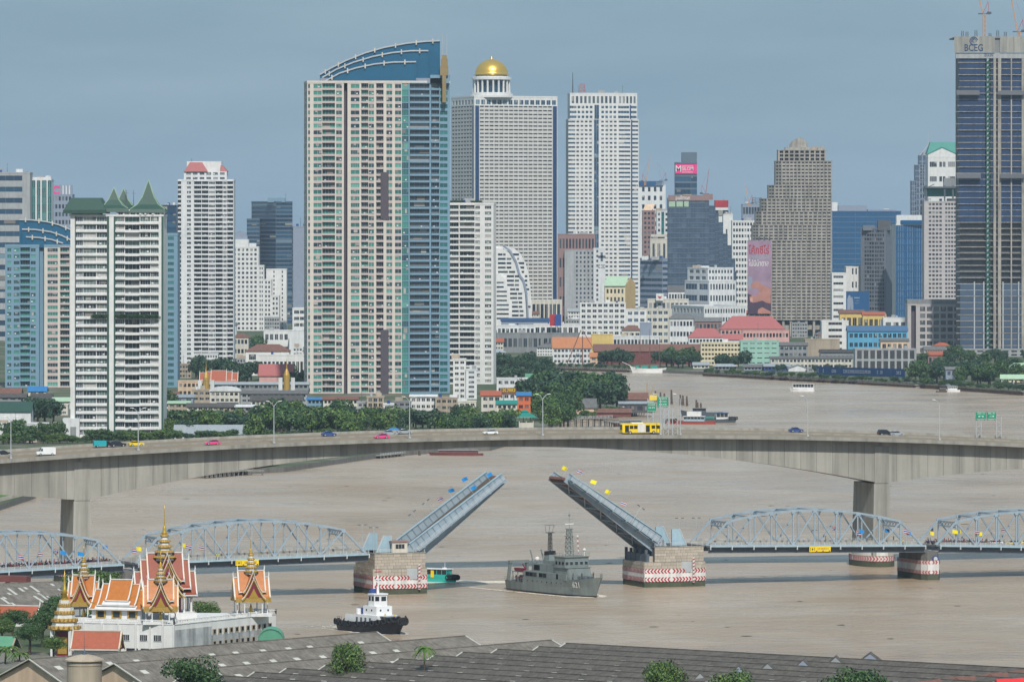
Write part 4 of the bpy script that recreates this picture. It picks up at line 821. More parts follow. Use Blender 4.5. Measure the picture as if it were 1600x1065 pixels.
def crew(parent_loc, rzv, pts, lab, grp):
    for x, y, z in pts:
        p = parent_loc+Matrix.Rotation(rzv, 3, 'Z') @ V(x*SX[0], y*SX[1], z*SX[2])
        tag(inst('person', ST_[random.choice('kr')], None, p, rzv+random.uniform(-2, 2)), lab, 'person', grp)
crew(c, SH, [(-21.5, -3.2, 2.76), (-19.0, -3.6, 2.76), (-17.8, -4.1, 2.76), (-14.6, -4.3, 2.76), (-13, -4.5, 2.76)], 'crew member standing on the aft deck of the grey navy ship', 'navy crew on the aft deck')
crew(c, SH, [(16.3, -3.3, 4.9), (20.6, -2.6, 5.1), (24.9, -.9, 5.5)], 'crew member standing on the bow of the grey navy ship', 'navy crew on the bow')
# ---- tug
def tyre_mesh(R=.62, r=.24):
    m = MB(); n, k = 12, 6; vs = [((R+r*cos(2*pi*j/k))*cos(2*pi*i/n), r*sin(2*pi*j/k), (R+r*cos(2*pi*j/k))*sin(2*pi*i/n)) for i in range(n) for j in range(k)]
    m.add(vs, [(i*k+j, ((i+1) % n)*k+j, ((i+1) % n)*k+(j+1) % k, i*k+(j+1) % k) for i in range(n) for j in range(k)]); return m.mesh('tyre_fender', 'rubber', True)
TY = tyre_mesh()
c = gp(585, 986.5); TG = math.atan2(-.80, .60)
e = empty('tugboat', c, TG, 'black hulled tugboat with white wheelhouse in front of the left drawbridge pier', 'tugboat')
e.scale = (.92, .95, 1); hull(e, [(-13, 3.6, 3.2, 1.9, .4), (-10, 4.3, 4.0, 1.7, 0), (-3, 4.5, 4.2, 1.7, 0), (4, 4.4, 3.9, 2.1, 0), (8, 3.7, 2.7, 2.7, -.2), (11, 2.4, 1.2, 3.3, -.9), (12.8, 1.0, .3, 3.6, -1.7)], 'hullblack', deck='navydeck', boot='hullblack')
prof = [(-13, 3.6, 1.9), (-10, 4.3, 1.7), (-3, 4.5, 1.7), (4, 4.4, 2.1), (8, 3.7, 2.7), (11, 2.4, 3.3), (12.8, 1.0, 3.6)]
for sgn in (-1, 1):
    m = MB()
    for a, b in zip(prof, prof[1:]): m.hexa([(a[0], sgn*a[1], a[2]-.1), (b[0], sgn*b[1], b[2]-.1), (b[0], sgn*(b[1]-.15), b[2]-.1), (a[0], sgn*(a[1]-.15), a[2]-.1)], [(a[0], sgn*a[1], a[2]+.9), (b[0], sgn*b[1], b[2]+.9), (b[0], sgn*(b[1]-.15), b[2]+.9), (a[0], sgn*(a[1]-.15), a[2]+.9)])
    m.build('bulwark', 'hullblack', e)
    for k in range(12):
        f = k/11*5.999; i = min(5, int(f)); g = f-i; a, b = prof[i], prof[min(6, i+1)]; x, y, z = [a[q]+(b[q]-a[q])*g for q in range(3)]
        o = inst('tyre_fender', TY, e, (x, sgn*(y+.12), z+.25)); o.rotation_euler[2] = math.atan2(sgn*(b[1]-a[1]), b[0]-a[0])
for y in (-.8, 0, .8): o = inst('tyre_fender', TY, e, (13.2, y, 3.3), pi/2, 1.25)
for y in (-2.4, 0, 2.4): o = inst('tyre_fender', TY, e, (-13.4, y, 1.9), pi/2, 1.2)
m = MB(); m.box(-5, 6, -3.2, 3.2, 1.8, 4.4); m.box(-8.2, -5, -3.2, -2.9, 1.8, 4.2); m.hexa([(-9.5, -3.2, 1.8), (-8.2, -3.2, 1.8), (-8.2, -2.9, 1.8), (-9.5, -2.9, 1.8)], [(-8.9, -3.2, 4.2), (-8.2, -3.2, 4.2), (-8.2, -2.9, 4.2), (-8.9, -2.9, 4.2)]); m.build('deckhouse', 'carwhite', e)
for x in (-3.5, -1.5, .5, 2.6): m = MB(); m.box(x-.4, x+.4, -3.26, -3.2, 2.1, 3.7); m.build('door', 'steeldark', e)
m = MB(); m.box(-1.6, 4.6, -2.5, 2.5, 4.4, 6.6); m.build('upper_cabin', 'carwhite', e)
for x in (0, 2.4): m = MB(); m.tube((x, -2.5, 5.6), (x, -2.56, 5.6), .27, .27, 10); m.build('porthole', 'window', e)
for y in (-1.2, 1.2): m = MB(); m.tube((4.6, y, 5.6), (4.66, y, 5.6), .27, .27, 10); m.build('porthole', 'window', e)
wl = [(.2, -2.1), (3.0, -2.1), (4.3, -1.1), (4.3, 1.1), (3.0, 2.1), (.2, 2.1)]
m = MB(); m.prism(wl, 6.6, 9.4); m.prism([(x*1.05, y*1.1) for x, y in wl], 9.4, 9.65); wh_ = m.build('wheelhouse', 'carwhite', e)
for a, b in zip(wl, wl[1:]):
    a, b = V(*a, 0), V(*b, 0); d = b-a; nn = V(d.y, -d.x, 0).normalized(); k = 2 if d.length > 2.4 else 1
    for i in range(k):
        p, q_ = a+d*((i+.16)/k), a+d*((i+.84)/k); m = MB(); m.hexa([p+V(0, 0, 7.9), q_+V(0, 0, 7.9), q_+nn*.05+V(0, 0, 7.9), p+nn*.05+V(0, 0, 7.9)], [p+V(0, 0, 9.0), q_+V(0, 0, 9.0), q_+nn*.05+V(0, 0, 9.0), p+nn*.05+V(0, 0, 9.0)]); m.build('window', 'window', wh_)
m = MB(); m.tube((1.6, 0, 9.6), (1.6, 0, 14.2), .38, .2, 8); m.box(1.3, 1.9, -.9, .9, 13.0, 13.2); m.tube((1.6, 0, 14.2), (1.6, 0, 16.6), .06, .04, 5); m.build('mast', 'carwhite', e)
m = MB(); m.box(1.45, 1.75, -1.0, 1.0, 14.9, 15.1); m.bar((1.6, -.7, 15.6), (1.6, .7, 15.6), .08); m.build('mast_lights', 'redpaint', e)
m = MB(); m.hexa([(-1.4, -1.2, 6.6), (-.3, -1.2, 6.6), (-.3, 1.2, 6.6), (-1.4, 1.2, 6.6)], [(-1.1, -1.0, 10.4), (-.2, -1.0, 10.7), (-.2, 1.0, 10.7), (-1.1, 1.0, 10.4)]); m.build('funnel', 'carblue', e)
m = MB(); m.box(-4.6, -2.4, -2.2, -.2, 4.4, 5.9); m.box(-4.3, -2.2, .4, 2.2, 4.4, 6.2); m.build('fire_monitor', 'carblue', e)
m = MB(); m.tube((-3.6, -2.6, 4.4), (-3.6, -2.6, 5.8), .7, .7, 12); m.build('life_raft', 'carwhite', e)
m = MB(); m.box(4.6, 9.0, -2.4, 2.4, 4.2, 4.35); m.build('awning', 'steelblue', e)
m = MB(); m.box(6.6, 8.6, -1.4, 1.6, 2.4, 4.0); m.build('tow_winch', 'carblue', e); m = MB(); m.box(7.6, 7.9, -2.0, -1.7, 2.4, 5.0); m.box(7.5, 7.8, 1.0, 1.3, 2.4, 4.6); m.build('bollard_post', 'yellow', e)
m = MB(); m.box(-11, -8, -1.6, 1.6, 1.7, 2.7); m.box(-7.5, -6, -2, 2, 1.7, 3.2); rails(m, [(-12.6, -3.3, 1.8), (-9.6, -4, 1.8)], 1.6); rails(m, [(-12.6, 3.3, 1.8), (-9.6, 4, 1.8)], 1.6); m.build('aft_gear', 'steeldark', e)
m = MB(); m.tube((3.0, -1.4, 9.6), (3.0, -1.4, 12.6), .04, .03, 5); m.quad((3.0, -1.4, 11.7), (3.9, -1.7, 11.6), (3.9, -1.7, 12.4), (3.0, -1.4, 12.5)); m.build('red_flag', 'redpaint', e)
# ---- other boats
def boat(px, py, L_, B_, rz, lab, hm_, cabin, dz=1.4, roofz=2.6, cab=(-.35, .3), roof='white', name='boat', cat='boat', tall=False, wins=5, group=None, fender=False):
    c = gp(px, py); e = empty(name, c, rz, lab, cat, group); h = L_/2; b = B_/2
    hull(e, [(-h, b*.8, b*.7, dz, 0), (-h*.5, b, b*.92, dz*.9, 0), (h*.3, b, b*.85, dz*.95, 0), (h*.75, b*.6, b*.4, dz*1.2, -.2), (h, b*.08, b*.05, dz*1.5, -.8)], hm_, deck='timber')
    x0, x1 = cab[0]*L_, cab[1]*L_
    m = MB(); m.box(x0, x1, -b*.8, b*.8, dz*.9, dz*.9+1.0); m.build('cabin', cabin, e)
    m = MB(); m.box(x0+.1, x1-.1, -b*.78, b*.78, dz*.9+1.0, roofz+dz*.7); m.build('window_band', 'window', e)
    for k in range(wins+1):
        x = x0+(x1-x0)*k/wins; m = MB(); m.box(x-.08, x+.08, -b*.82, b*.82, dz*.9, roofz+dz*.7); m.build('pillar', cabin, e)
    m = MB(); m.box(x0-.3, x1+.4, -b*.95, b*.95, roofz+dz*.7, roofz+dz*.7+.18); m.build('roof', roof, e)
    if fender:
        for k in range(5):
            for s in (-1, 1): inst('tyre_fender', TY, e, (h*(.55+.11*k), s*b*(.75-.16*k), dz*1.1), s*-.5*k/3)
    return e
rv = math.atan2(-.35, .93)
e = boat(688, 908.5, 11.5, 3.6, math.atan2(-.5, .87), 'small turquoise ferry with white roof right of the left pier', 'boatgreen', 'boatgreen', 1.3, 2.7, (-.45, .25), 'carwhite', 'ferry', 'ferry', fender=True)
m = MB(); m.tube((1.5, 0, 3.6), (1.5, 0, 5.6), .08, .05, 6); m.box(.9, 1.9, -.4, .4, 3.6, 4.1); m.build('mast', 'carwhite', e); m = MB(); m.box(-2.2, -1.2, -1.62, -1.55, 1.3, 3.3); m.build('door', 'yellow', e)
boat(1253, 611, 15, 4.2, radians(168), 'white river ferry with green stripe sailing at upper right', 'carwhite', 'carwhite', 1.6, 3.2, (-.48, .34), 'white', 'ferry', 'ferry', wins=7)
boat(712, 711, 24, 3.6, radians(175), 'long low red wooden boat moored behind the left raised leaf', 'maroonsteel', 'maroonsteel', .9, 1.6, (-.4, .3), 'tinroof', wins=8)
boat(1488, 611.5, 9, 3.2, radians(185), 'small white launch moored by the far right bank', 'carwhite', 'carwhite', 1.1, 2.2, (-.3, .3), 'white')
boat(1472, 612.5, 7, 2.4, radians(10), 'dark wooden boat beside the white launch at right', 'timber', 'timber', .8, 1.6, (-.2, .3), 'tinroof')
e = boat(1077, 662, 26, 6, radians(172), 'long pale blue and red working boat moored at the peninsula', 'boatred', 'steelpale', 1.6, 2.6, (-.3, .1), 'white', 'workboat', 'boat', wins=6, fender=True)
m = MB(); m.box(-6, 1, -2.2, 2.2, 4.0, 6.2); m.build('upper_deckhouse', 'white', e)
e = boat(1121, 660, 20, 6, radians(8), 'grey barge with white wheelhouse at the tip of the peninsula', 'steeldark', 'white', 2.0, 3.4, (-.05, .25), 'navy', 'barge', 'boat', wins=3, fender=True)
m = MB(); m.box(-9, -2, -2.6, 2.6, 2.0, 2.9); m.build('hatch_cover', 'teal', e)
boat(1096, 650, 22, 6.4, radians(175), 'dark grey barge moored behind the pale blue working boat', 'steeldark', 'steeldark', 2.2, 2.6, (-.1, .2), 'midgrey', 'barge', 'boat', wins=3)
boat(985, 668, 18, 5, radians(178), 'dark wooden barge tucked behind the yellow bus', 'boatred', 'steeldark', 1.6, 2.4, (-.3, .3), 'tinroof', 'barge', 'boat')
c = gp(1014, 582); e = empty('sailing_ship', c, radians(176), 'white three masted sailing ship with green covers moored at the far bank', 'ship')
hull(e, [(-12, 2.6, 1.8, 3.6, 1.0), (-9, 3.2, 2.8, 3.1, 0), (0, 3.4, 3.1, 2.7, 0), (7, 2.6, 1.8, 3.1, 0), (11, .8, .3, 4.0, -1.0), (13, .1, .05, 4.6, -2.0)], 'carwhite', deck='timber')
for x, hgt in ((-7, 24), (-.5, 29), (6, 28)): m = MB(); m.tube((x, 0, 2.8), (x, 0, hgt), .28, .12, 6); m.bar((x, -2.4, hgt*.55), (x, 2.4, hgt*.55), .16); m.build('mast', 'rustroof', e)
for x0, x1 in ((-6, -1), (.5, 5.5), (6.5, 9)): m = MB(); m.hexa([(x0, -2.2, 3.0), (x1, -2.2, 3.0), (x1, 2.2, 3.0), (x0, 2.2, 3.0)], [(x0+.4, -.5, 4.7), (x1-.4, -.5, 4.7), (x1-.4, .5, 4.7), (x0+.4, .5, 4.7)]); m.build('deck_cover', 'teal', e)
m = MB(); m.bar((12, 0, 4.5), (18, 0, 7.2), .25); m.build('bowsprit', 'carwhite', e)
# ---- foam and wakes
mat('foam', (.68, .61, .51), .7, var=.2, scale=1.)
def foam(name, lab, gen, n):
    m = MB()
    for i in range(n):
        x, y, r = gen(i/n); k = 5; ph = random.random()*6
        r *= 3; m.poly([(x+r*1.6*random.uniform(.6, 1.2)*cos(ph+2*pi*j/k), y+r*random.uniform(.6, 1.2)*sin(ph+2*pi*j/k), .05+random.random()*.03) for j in range(k)])
    return m
def place(m, c, rz, name):
    M = Matrix.Translation(c) @ Matrix.Rotation(rz, 4, 'Z'); m.xf(M); o = m.build(name, 'foam'); tag(o, kind='stuff'); return o
cs = gp(868, 926)
def g1(f):
    s = random.choice((-1, 1)); x = 20-random.random()**1.3*52; y = s*(max(.4, min(4.6, (22-x)*.55))+abs(random.gauss(0, .5))+(max(0, 24-x))*.05); return x, y, random.uniform(.08, .32)*(1.6 if x > 14 else 1)
place(foam('', '', g1, 520), cs, SH, 'wake_foam')
def g2(f): x = -6-random.random()*36; return x, random.gauss(0, 1.6+abs(x)*.03), random.uniform(.12, .45)
wd = MB(); rw = random.Random(3)
for k in range(70):
    p = gp(rw.uniform(150, 1600), rw.uniform(710, 1000)); r = rw.uniform(.25, .9)
    if abs(p.x) < 400 and p.y > 1300: wd.poly([(p.x+r*1.8*cos(j*1.26)*rw.uniform(.5, 1.2), p.y+r*sin(j*1.26)*2*rw.uniform(.5, 1.2), .06) for j in range(5)])
tag(wd.build('floating_weed', 'moss'), kind='stuff')
cf = gp(688, 908.5)
def g3(f): x = 6.5+random.random()*22 if random.random() < .7 else random.uniform(-6, 7); return x, random.gauss(0, 1.6 if x > 6 else 2.4), random.uniform(.3, .9)
place(foam('', '', g3, 330), cf, math.atan2(-.1, 1), 'wake_foam')
ct = gp(585, 986.5)
def g4(f): x = random.uniform(-24, 13); s = random.choice((-1, 1)); return x, s*(min(4.6, (14-x)*.6)+abs(random.gauss(0, .4))) if x > -12 else random.gauss(0, 2.2), random.uniform(.06, .22)
place(foam('', '', g4, 180), ct, TG, 'wake_foam')
# ================================================================ RIVERSIDE TEMPLE
Pc, Pr, Pl = pp(272, 1245), pp(431, 1279), pp(112, 1252)
PZ = 8.5
e = empty('temple_podium', (Pc.x, Pc.y, 2), 0, 'white two storey temple podium with railing and stained grey river side', 'podium')
u = (Pr-Pc).normalized(); v_ = V(-u.y, u.x, 0)
back_l = Pl+V(3, 34, 0); back_r = Pr+v_*9
poly = [Pl-Pc, V(0, 0, 0), Pr-Pc, back_r-Pc, V(back_l.x-Pc.x, back_l.y-Pc.y, 0)]
m = MB(); m.prism([(p.x, p.y) for p in poly], 0, PZ-2-.05); m.build('body', 'plaster', e)
m = MB(); nn = V(u.y, -u.x, 0)*.06; Lr = (Pr-Pc).length
m.hexa([nn*0, u*Lr*.36, u*Lr*.36+nn, nn], [V(0, 0, 5.3), u*Lr*.36+V(0, 0, 5.3), u*Lr*.36+nn+V(0, 0, 5.3), nn+V(0, 0, 5.3)]); m.hexa([u*Lr*.36, u*Lr, u*Lr+nn, u*Lr*.36+nn], [u*Lr*.36+V(0, 0, 3.2), u*Lr+V(0, 0, 3.2), u*Lr+nn+V(0, 0, 3.2), u*Lr*.36+nn+V(0, 0, 3.2)]); m.build('stained_render', 'stained', e)
for k in range(11):
    for z0 in (3.35, .6):
        a = u*(Lr*.37+k*Lr*.055); b = a+u*1.5; m = MB(); m.hexa([a+nn*2+V(0, 0, z0), b+nn*2+V(0, 0, z0), b-nn*5+V(0, 0, z0), a-nn*5+V(0, 0, z0)], [a+nn*2+V(0, 0, z0+1.3), b+nn*2+V(0, 0, z0+1.3), b-nn*5+V(0, 0, z0+1.3), a-nn*5+V(0, 0, z0+1.3)]); m.build('vent_opening', 'tan', e)
        m = MB(); m.hexa([a+u*.35+nn*3+V(0, 0, z0+.25), a+u*1.15+nn*3+V(0, 0, z0+.25), a+u*1.15-nn*4+V(0, 0, z0+.25), a+u*.35-nn*4+V(0, 0, z0+.25)], [a+u*.35+nn*3+V(0, 0, z0+1.1), a+u*1.15+nn*3+V(0, 0, z0+1.1), a+u*1.15-nn*4+V(0, 0, z0+1.1), a+u*.35-nn*4+V(0, 0, z0+1.1)]); m.build('vent_hole', 'void', e)
d = (Pc-Pl).normalized(); L0 = (Pc-Pl).length; nl = V(d.y, -d.x, 0)
def onleft(x, o, z): return (Pl-Pc)+d*x+nl*o+V(0, 0, z)
for x in (L0*.35, L0*.53, L0*.705, L0*.84): 
    m = MB(); m.hexa([onleft(x-1.0, .12, 2.6), onleft(x+1.0, .12, 2.6), onleft(x+1.0, -.1, 2.6), onleft(x-1.0, -.1, 2.6)], [onleft(x-1.0, .12, 4.2), onleft(x+1.0, .12, 4.2), onleft(x+1.0, -.1, 4.2), onleft(x-1.0, -.1, 4.2)]); f_ = m.build('window_frame', 'white2', e)
    m = MB(); m.hexa([onleft(x-.85, .16, 2.75), onleft(x+.85, .16, 2.75), onleft(x+.85, -.1, 2.75), onleft(x-.85, -.1, 2.75)], [onleft(x-.85, .16, 4.05), onleft(x+.85, .16, 4.05), onleft(x+.85, -.1, 4.05), onleft(x-.85, -.1, 4.05)]); m.build('pane', 'window', f_)
    m = MB(); [m.bar(onleft(x+k, .2, 2.75), onleft(x+k, .2, 4.05), .08) for k in (-.4, 0, .4)]; m.build('bars', 'white2', f_)
for f in (.12, .3, .46, .63, .77, .895, 1.0): m = MB(); m.bar(onleft(L0*f, .15, 0), onleft(L0*f, .15, 6.6), .55, .3, up=d); m.build('pilaster', 'plaster', e)
for f in (.6, .74, .86): m = MB(); m.hexa([onleft(L0*f-1.6, .08, 0), onleft(L0*f+1.2, .08, 0), onleft(L0*f+1.2, -.3, 0), onleft(L0*f-1.6, -.3, 0)], [onleft(L0*f-1.6, .08, .9), onleft(L0*f+1.2, .08, .9), onleft(L0*f+1.2, -.3, .9), onleft(L0*f-1.6, -.3, .9)]); m.build('ground_opening', 'void', e)
def balustrade(a, b, z, mt='plaster', nm='balustrade', step=2.6):
    m = MB(); L_ = (b-a).length; dd = (b-a)/L_; k = max(1, int(L_/step))
    m.bar(a+V(0, 0, z+1.0), b+V(0, 0, z+1.0), .3, .2); m.bar(a+V(0, 0, z+.12), b+V(0, 0, z+.12), .26, .2); m.bar(a+V(0, 0, z+.55), b+V(0, 0, z+.55), .08, .08)
    for i in range(k+1): p = a+dd*(L_*i/k); m.bar(p+V(0, 0, z), p+V(0, 0, z+1.25), .34)
    for i in range(int(L_/.6)): p = a+dd*(.3+i*.6); m.bar(p+V(0, 0, z+.2), p+V(0, 0, z+.95), .12)
    return m.build(nm, mt, e)
for a, b in zip(poly[:3], poly[1:4]): balustrade(Vector((a.x, a.y, 0)), Vector((b.x, b.y, 0)), PZ-2)
# ---- Thai roofs
PRF = [(1.0, 0.0), (.80, .10), (.56, .32), (.30, .62), (0., 1.0)]
def thai_gable(e, c, ang, hl, w, h, z, tile, nm='roof', trim='plaster', ped='goldpaint', skirt=True, th=.16):
    """curved gable roof: ridge along ang through c; hl half length, w half width, h height above eave z"""
    M = Matrix.Translation(c) @ Matrix.Rotation(ang, 4, 'Z')
    pts = [(-k*w, z+f*h) for k, f in PRF]+[(k*w, z+f*h) for k, f in PRF[::-1][1:]]
    m = MB()
    for (y0, z0), (y1, z1) in zip(pts, pts[1:]): m.hexa([(-hl, y0, z0-th), (hl, y0, z0-th), (hl, y1, z1-th), (-hl, y1, z1-th)], [(-hl, y0, z0), (hl, y0, z0), (hl, y1, z1), (-hl, y1, z1)])
    m.xf(M); r = m.build(nm, tile, e)
    m = MB()                                                  # border strips and ridge
    for s in (-1, 1):
        x = s*hl
        for (y0, z0), (y1, z1) in zip(pts, pts[1:]): m.hexa([(x-.14, y0, z0-th-.1), (x+.14, y0, z0-th-.1), (x+.14, y1, z1-th-.1), (x-.14, y1, z1-th-.1)], [(x-.14, y0, z0+.16), (x+.14, y0, z0+.16), (x+.14, y1, z1+.16), (x-.14, y1, z1+.16)])
        m.add([(x-.12, -.1, z+h), (x+.12, -.1, z+h), (x+.12, .1, z+h), (x-.12, .1, z+h), (x+s*.25, 0, z+h+.75), (x+s*.05, 0, z+h+1.45)], [(0, 1, 4), (1, 2, 4), (2, 3, 4), (3, 0, 4), (0, 4, 5), (2, 4, 5)])
        for sy in (-1, 1): m.add([(x-.1, sy*w*.98, z), (x+.1, sy*w*.98, z), (x, sy*(w*1.16), z+.55)], [(0, 1, 2)])
    m.bar((-hl, 0, z+h+.06), (hl, 0, z+h+.06), .3, .22)
    for sy in (-1, 1): m.bar((-hl, sy*w, z-.05), (hl, sy*w, z-.05), .25, .25)
    m.xf(M); m.build('roof_border', trim, r)
    m = MB()
    for s in (-1, 1):
        x = s*(hl-.35); m.ext([(x, y, zz_-.2) for y, zz_ in pts], (s*.12, 0, 0))
    m.xf(M); m.build('pediment', ped, r)
    for k_, mt_, dx_ in ((.74, 'maroon', .15), (.46, 'gold', .19)):
        m = MB(); [m.ext([(s*(hl-.35), y*k_, z+h*.06+(zz_-z)*k_) for y, zz_ in pts], (s*dx_, 0, 0)) for s in (-1, 1)]; m.xf(M); m.build('pediment_panel', mt_, r)
    for s in (-1, 1):                                        # gold barge boards on the gable ends
        m = MB(); x = s*(hl+.16)
        for (y0, z0), (y1, z1) in zip(pts, pts[1:]): m.hexa([(x-.05, y0, z0-.5), (x+.05, y0, z0-.5), (x+.05, y1, z1-.5), (x-.05, y1, z1-.5)], [(x-.05, y0, z0-.05), (x+.05, y0, z0-.05), (x+.05, y1, z1-.05), (x-.05, y1, z1-.05)])
        m.xf(M); m.build('barge_board', 'goldpaint', r)
    return r
def spire(e, c, z0, z1, r0, tip, n=8):
    """tiered gold spire from z0 to z1 then a thin needle up to tip"""
    hgt = z1-z0; tiers = 5; lo = MB(); hi = MB()
    for k in range(tiers):
        f = k/tiers; ra = r0*(1-f*.78); za = z0+hgt*f; dz_ = hgt/tiers
        lo.lathe([(ra*.80, za), (ra*.74, za+dz_*.55)], n, c, ph=pi/n)
        hi.lathe([(ra*.82, za+dz_*.50), (ra*1.04, za+dz_*.60), (ra*.95, za+dz_*.78), (ra*.72, za+dz_)], n, c, ph=pi/n)
        for j in range(n*2):
            a = 2*pi*j/(n*2); p = V(c[0]+ra*cos(a), c[1]+ra*sin(a), za+dz_*.62); hi.add([p+V(-.10*sin(a), .10*cos(a), 0), p+V(.10*sin(a), -.10*cos(a), 0), p+V(.08*cos(a), .08*sin(a), dz_*.42)], [(0, 1, 2)])
    lo.build('spire_core', 'stupa_white', e); s = hi.build('spire_tiers', 'goldpaint', e)
    m = MB(); r = r0*.24; zt = z1; H_ = tip-z1
    m.lathe([(r*1.0, zt), (r*1.1, zt+H_*.05), (r*.62, zt+H_*.12), (r*.72, zt+H_*.16), (r*.40, zt+H_*.25), (r*.18, zt+H_*.33), (r*.24, zt+H_*.36), (.12, zt+H_*.42), (.07, zt+H_*.8), (.03, tip)], 10, c); m.build('spire_needle', 'gold', e, True)
def pavilion(c, base, w, eave, rtop, stip, ang, lab, tile='orangetile'):
    e = empty('temple_pavilion', c+V(0, 0, base), ang, lab, 'pavilion'); z = eave-base; h = rtop-eave
    m = MB(); m.box(-w*.62, w*.62, -w*.62, w*.62, 0, .7); m.build('plinth', 'plaster', e)
    for x in (-1, 1):
        for y in (-1, 1):
            for q, r in ((.52, .30), (.30, .52)): m = MB(); m.lathe([(.2, .7), (.15, 1.0), (.13, z-.4), (.22, z)], 8, (x*w*q, y*w*r)); m.build('column', 'plaster', e)
    m = MB()
    for s in (-1, 1): m.box(-w*.6, w*.6, s*w*.56-.06, s*w*.56+.06, z-1.1, z); m.box(s*w*.56-.06, s*w*.56+.06, -w*.6, w*.6, z-1.1, z)
    m.build('carved_fringe', 'goldpaint', e)
    for a in (0, pi/2):
        thai_gable(e, V(0, 0, 0), a, w*.60, w*.40, h*.84, z-.3, tile, ped='goldpaint'); thai_gable(e, V(0, 0, 0), a, w*.45, w*.33, h*.84, z+h*.22, tile, nm='upper_roof', ped='maroon')
    spire(e, (0, 0), z+h*.92, z+h+(stip-rtop)*.52, w*.26, stip-base)
    m = MB(); m.lathe([(.55, .7), (.6, 1.0), (.35, 1.3), (.42, 1.7), (.25, 2.1), (.17, 2.5), (.03, 2.9)], 10); m.build('gilded_statue', 'gold', e, True)
    return e
A0 = math.atan2(d.y, d.x)
pavilion(pp(131, 1262), PZ, 6.0, 12.9, 18.6, 25.8, A0+.1, 'small gold and orange temple pavilion at the left end of the podium')
pavilion(pp(251, 1250), PZ, 6.6, 12.6, 18.4, 25.0, A0+.35, 'small gold and orange temple pavilion in front of the tall spire')
pavilion(pp(392, 1275), PZ, 7.0, 13.0, 18.8, 27.2, A0+.5, 'gold temple pavilion standing alone at the river end of the podium')
# ---- prayer hall
hc = pp(190, 1259); e = empty('temple_hall', hc+V(0, 0, PZ), A0, 'white prayer hall with three tiered orange tile roofs', 'temple')
m = MB(); m.box(-6.2, 6.2, -3.3, 3.3, 0, 3.4); m.build('wall', 'plaster', e)
for x in (-3.9, 0, 3.9):
    m = MB(); m.box(x-1.2, x+1.2, -3.5, -3.28, .8, 2.7); m.add([(x-1.0, -3.45, 2.7), (x+1.0, -3.45, 2.7), (x, -3.45, 3.2)], [(0, 1, 2)]); f_ = m.build('window_frame', 'goldpaint', e); m = MB(); m.box(x-.8, x+.8, -3.53, -3.3, 1.0, 2.4); m.build('pane', 'gl_dark', f_)
for hl, w, ez, rzv in ((6.5, 4.3, 2.9, 7.2), (4.6, 4.0, 3.8, 8.5), (2.75, 3.5, 4.9, 9.6)): thai_gable(e, V(0, 0, 0), 0, hl, w, rzv-ez, ez, 'orangetile', ped='maroon')
for hl, w, z in ((5.1, 4.45, 2.95), (3.4, 4.2, 3.95)):
    for s in (-1, 1): m = MB(); m.hexa([(-hl, s*w, z-.1), (hl, s*w, z-.1), (hl, s*(w-1.1), z+.55), (-hl, s*(w-1.1), z+.55)], [(-hl, s*w, z+.12), (hl, s*w, z+.12), (hl, s*(w-1.1), z+.85), (-hl, s*(w-1.1), z+.85)]); m.build('white_eave_board', 'plaster', e)
# ---- spired main tower
tc_ = pp(257, 1266); e = empty('temple_tower', tc_+V(0, 0, PZ), A0+.5, 'tall temple tower with red tiled gables and golden spire', 'temple')
m = MB(); m.box(-6.6, 6.6, -6.6, 6.6, 0, 1.6); m.build('plinth', 'plaster', e); m = MB(); m.box(-3.4, 3.4, -3.4, 3.4, 1.6, 9); m.build('cella', 'maroon', e)
for x in (-1, 1):
    for y in (-1, 1):
        for q, r in ((6.0, 2.2), (2.2, 6.0), (4.0, 4.0)): m = MB(); m.lathe([(.36, 1.6), (.28, 2.0), (.24, 5.6), (.38, 6.2)], 8, (x*q, y*r)); m.build('column', 'plaster', e)
m = MB()
for s in (-1, 1):
    m.box(-2.5, 2.5, s*6.2-.08, s*6.2+.08, 4.7, 6.0); m.box(s*6.2-.08, s*6.2+.08, -2.5, 2.5, 4.7, 6.0)
m.build('carved_fringe', 'goldpaint', e)
for a in (0, pi/2):
    thai_gable(e, V(0, 0, 0), a, 7.2, 3.7, 5.4, 5.6, 'redtile', ped='goldpaint'); thai_gable(e, V(0, 0, 0), a, 5.7, 3.6, 6.6, 7.2, 'redtile', nm='middle_roof', ped='goldpaint'); thai_gable(e, V(0, 0, 0), a, 4.2, 3.3, 6.4, 9.0, 'redtile', nm='upper_roof', ped='maroon')
spire(e, (0, 0), 13.6, 19.8, 2.8, 26.8, 10)
for s in (-1, 1): m = MB(); m.hexa([(s*1.4-.15, -6.6, 0), (s*1.4+.15, -6.6, 0), (s*1.4+.15, -10, -.0), (s*1.4-.15, -10, -.0)], [(s*1.4-.15, -6.6, 2.5), (s*1.4+.15, -6.6, 2.5), (s*1.4+.15, -10, .9), (s*1.4-.15, -10, .9)]); m.build('stair_wall', 'plaster', e)
m = MB()
for k in range(6): m.box(-1.3, 1.3, -6.6-(6-k)*.5, -6.6, 0, .27*(k+1))
m.build('stairs', 'white2', e)
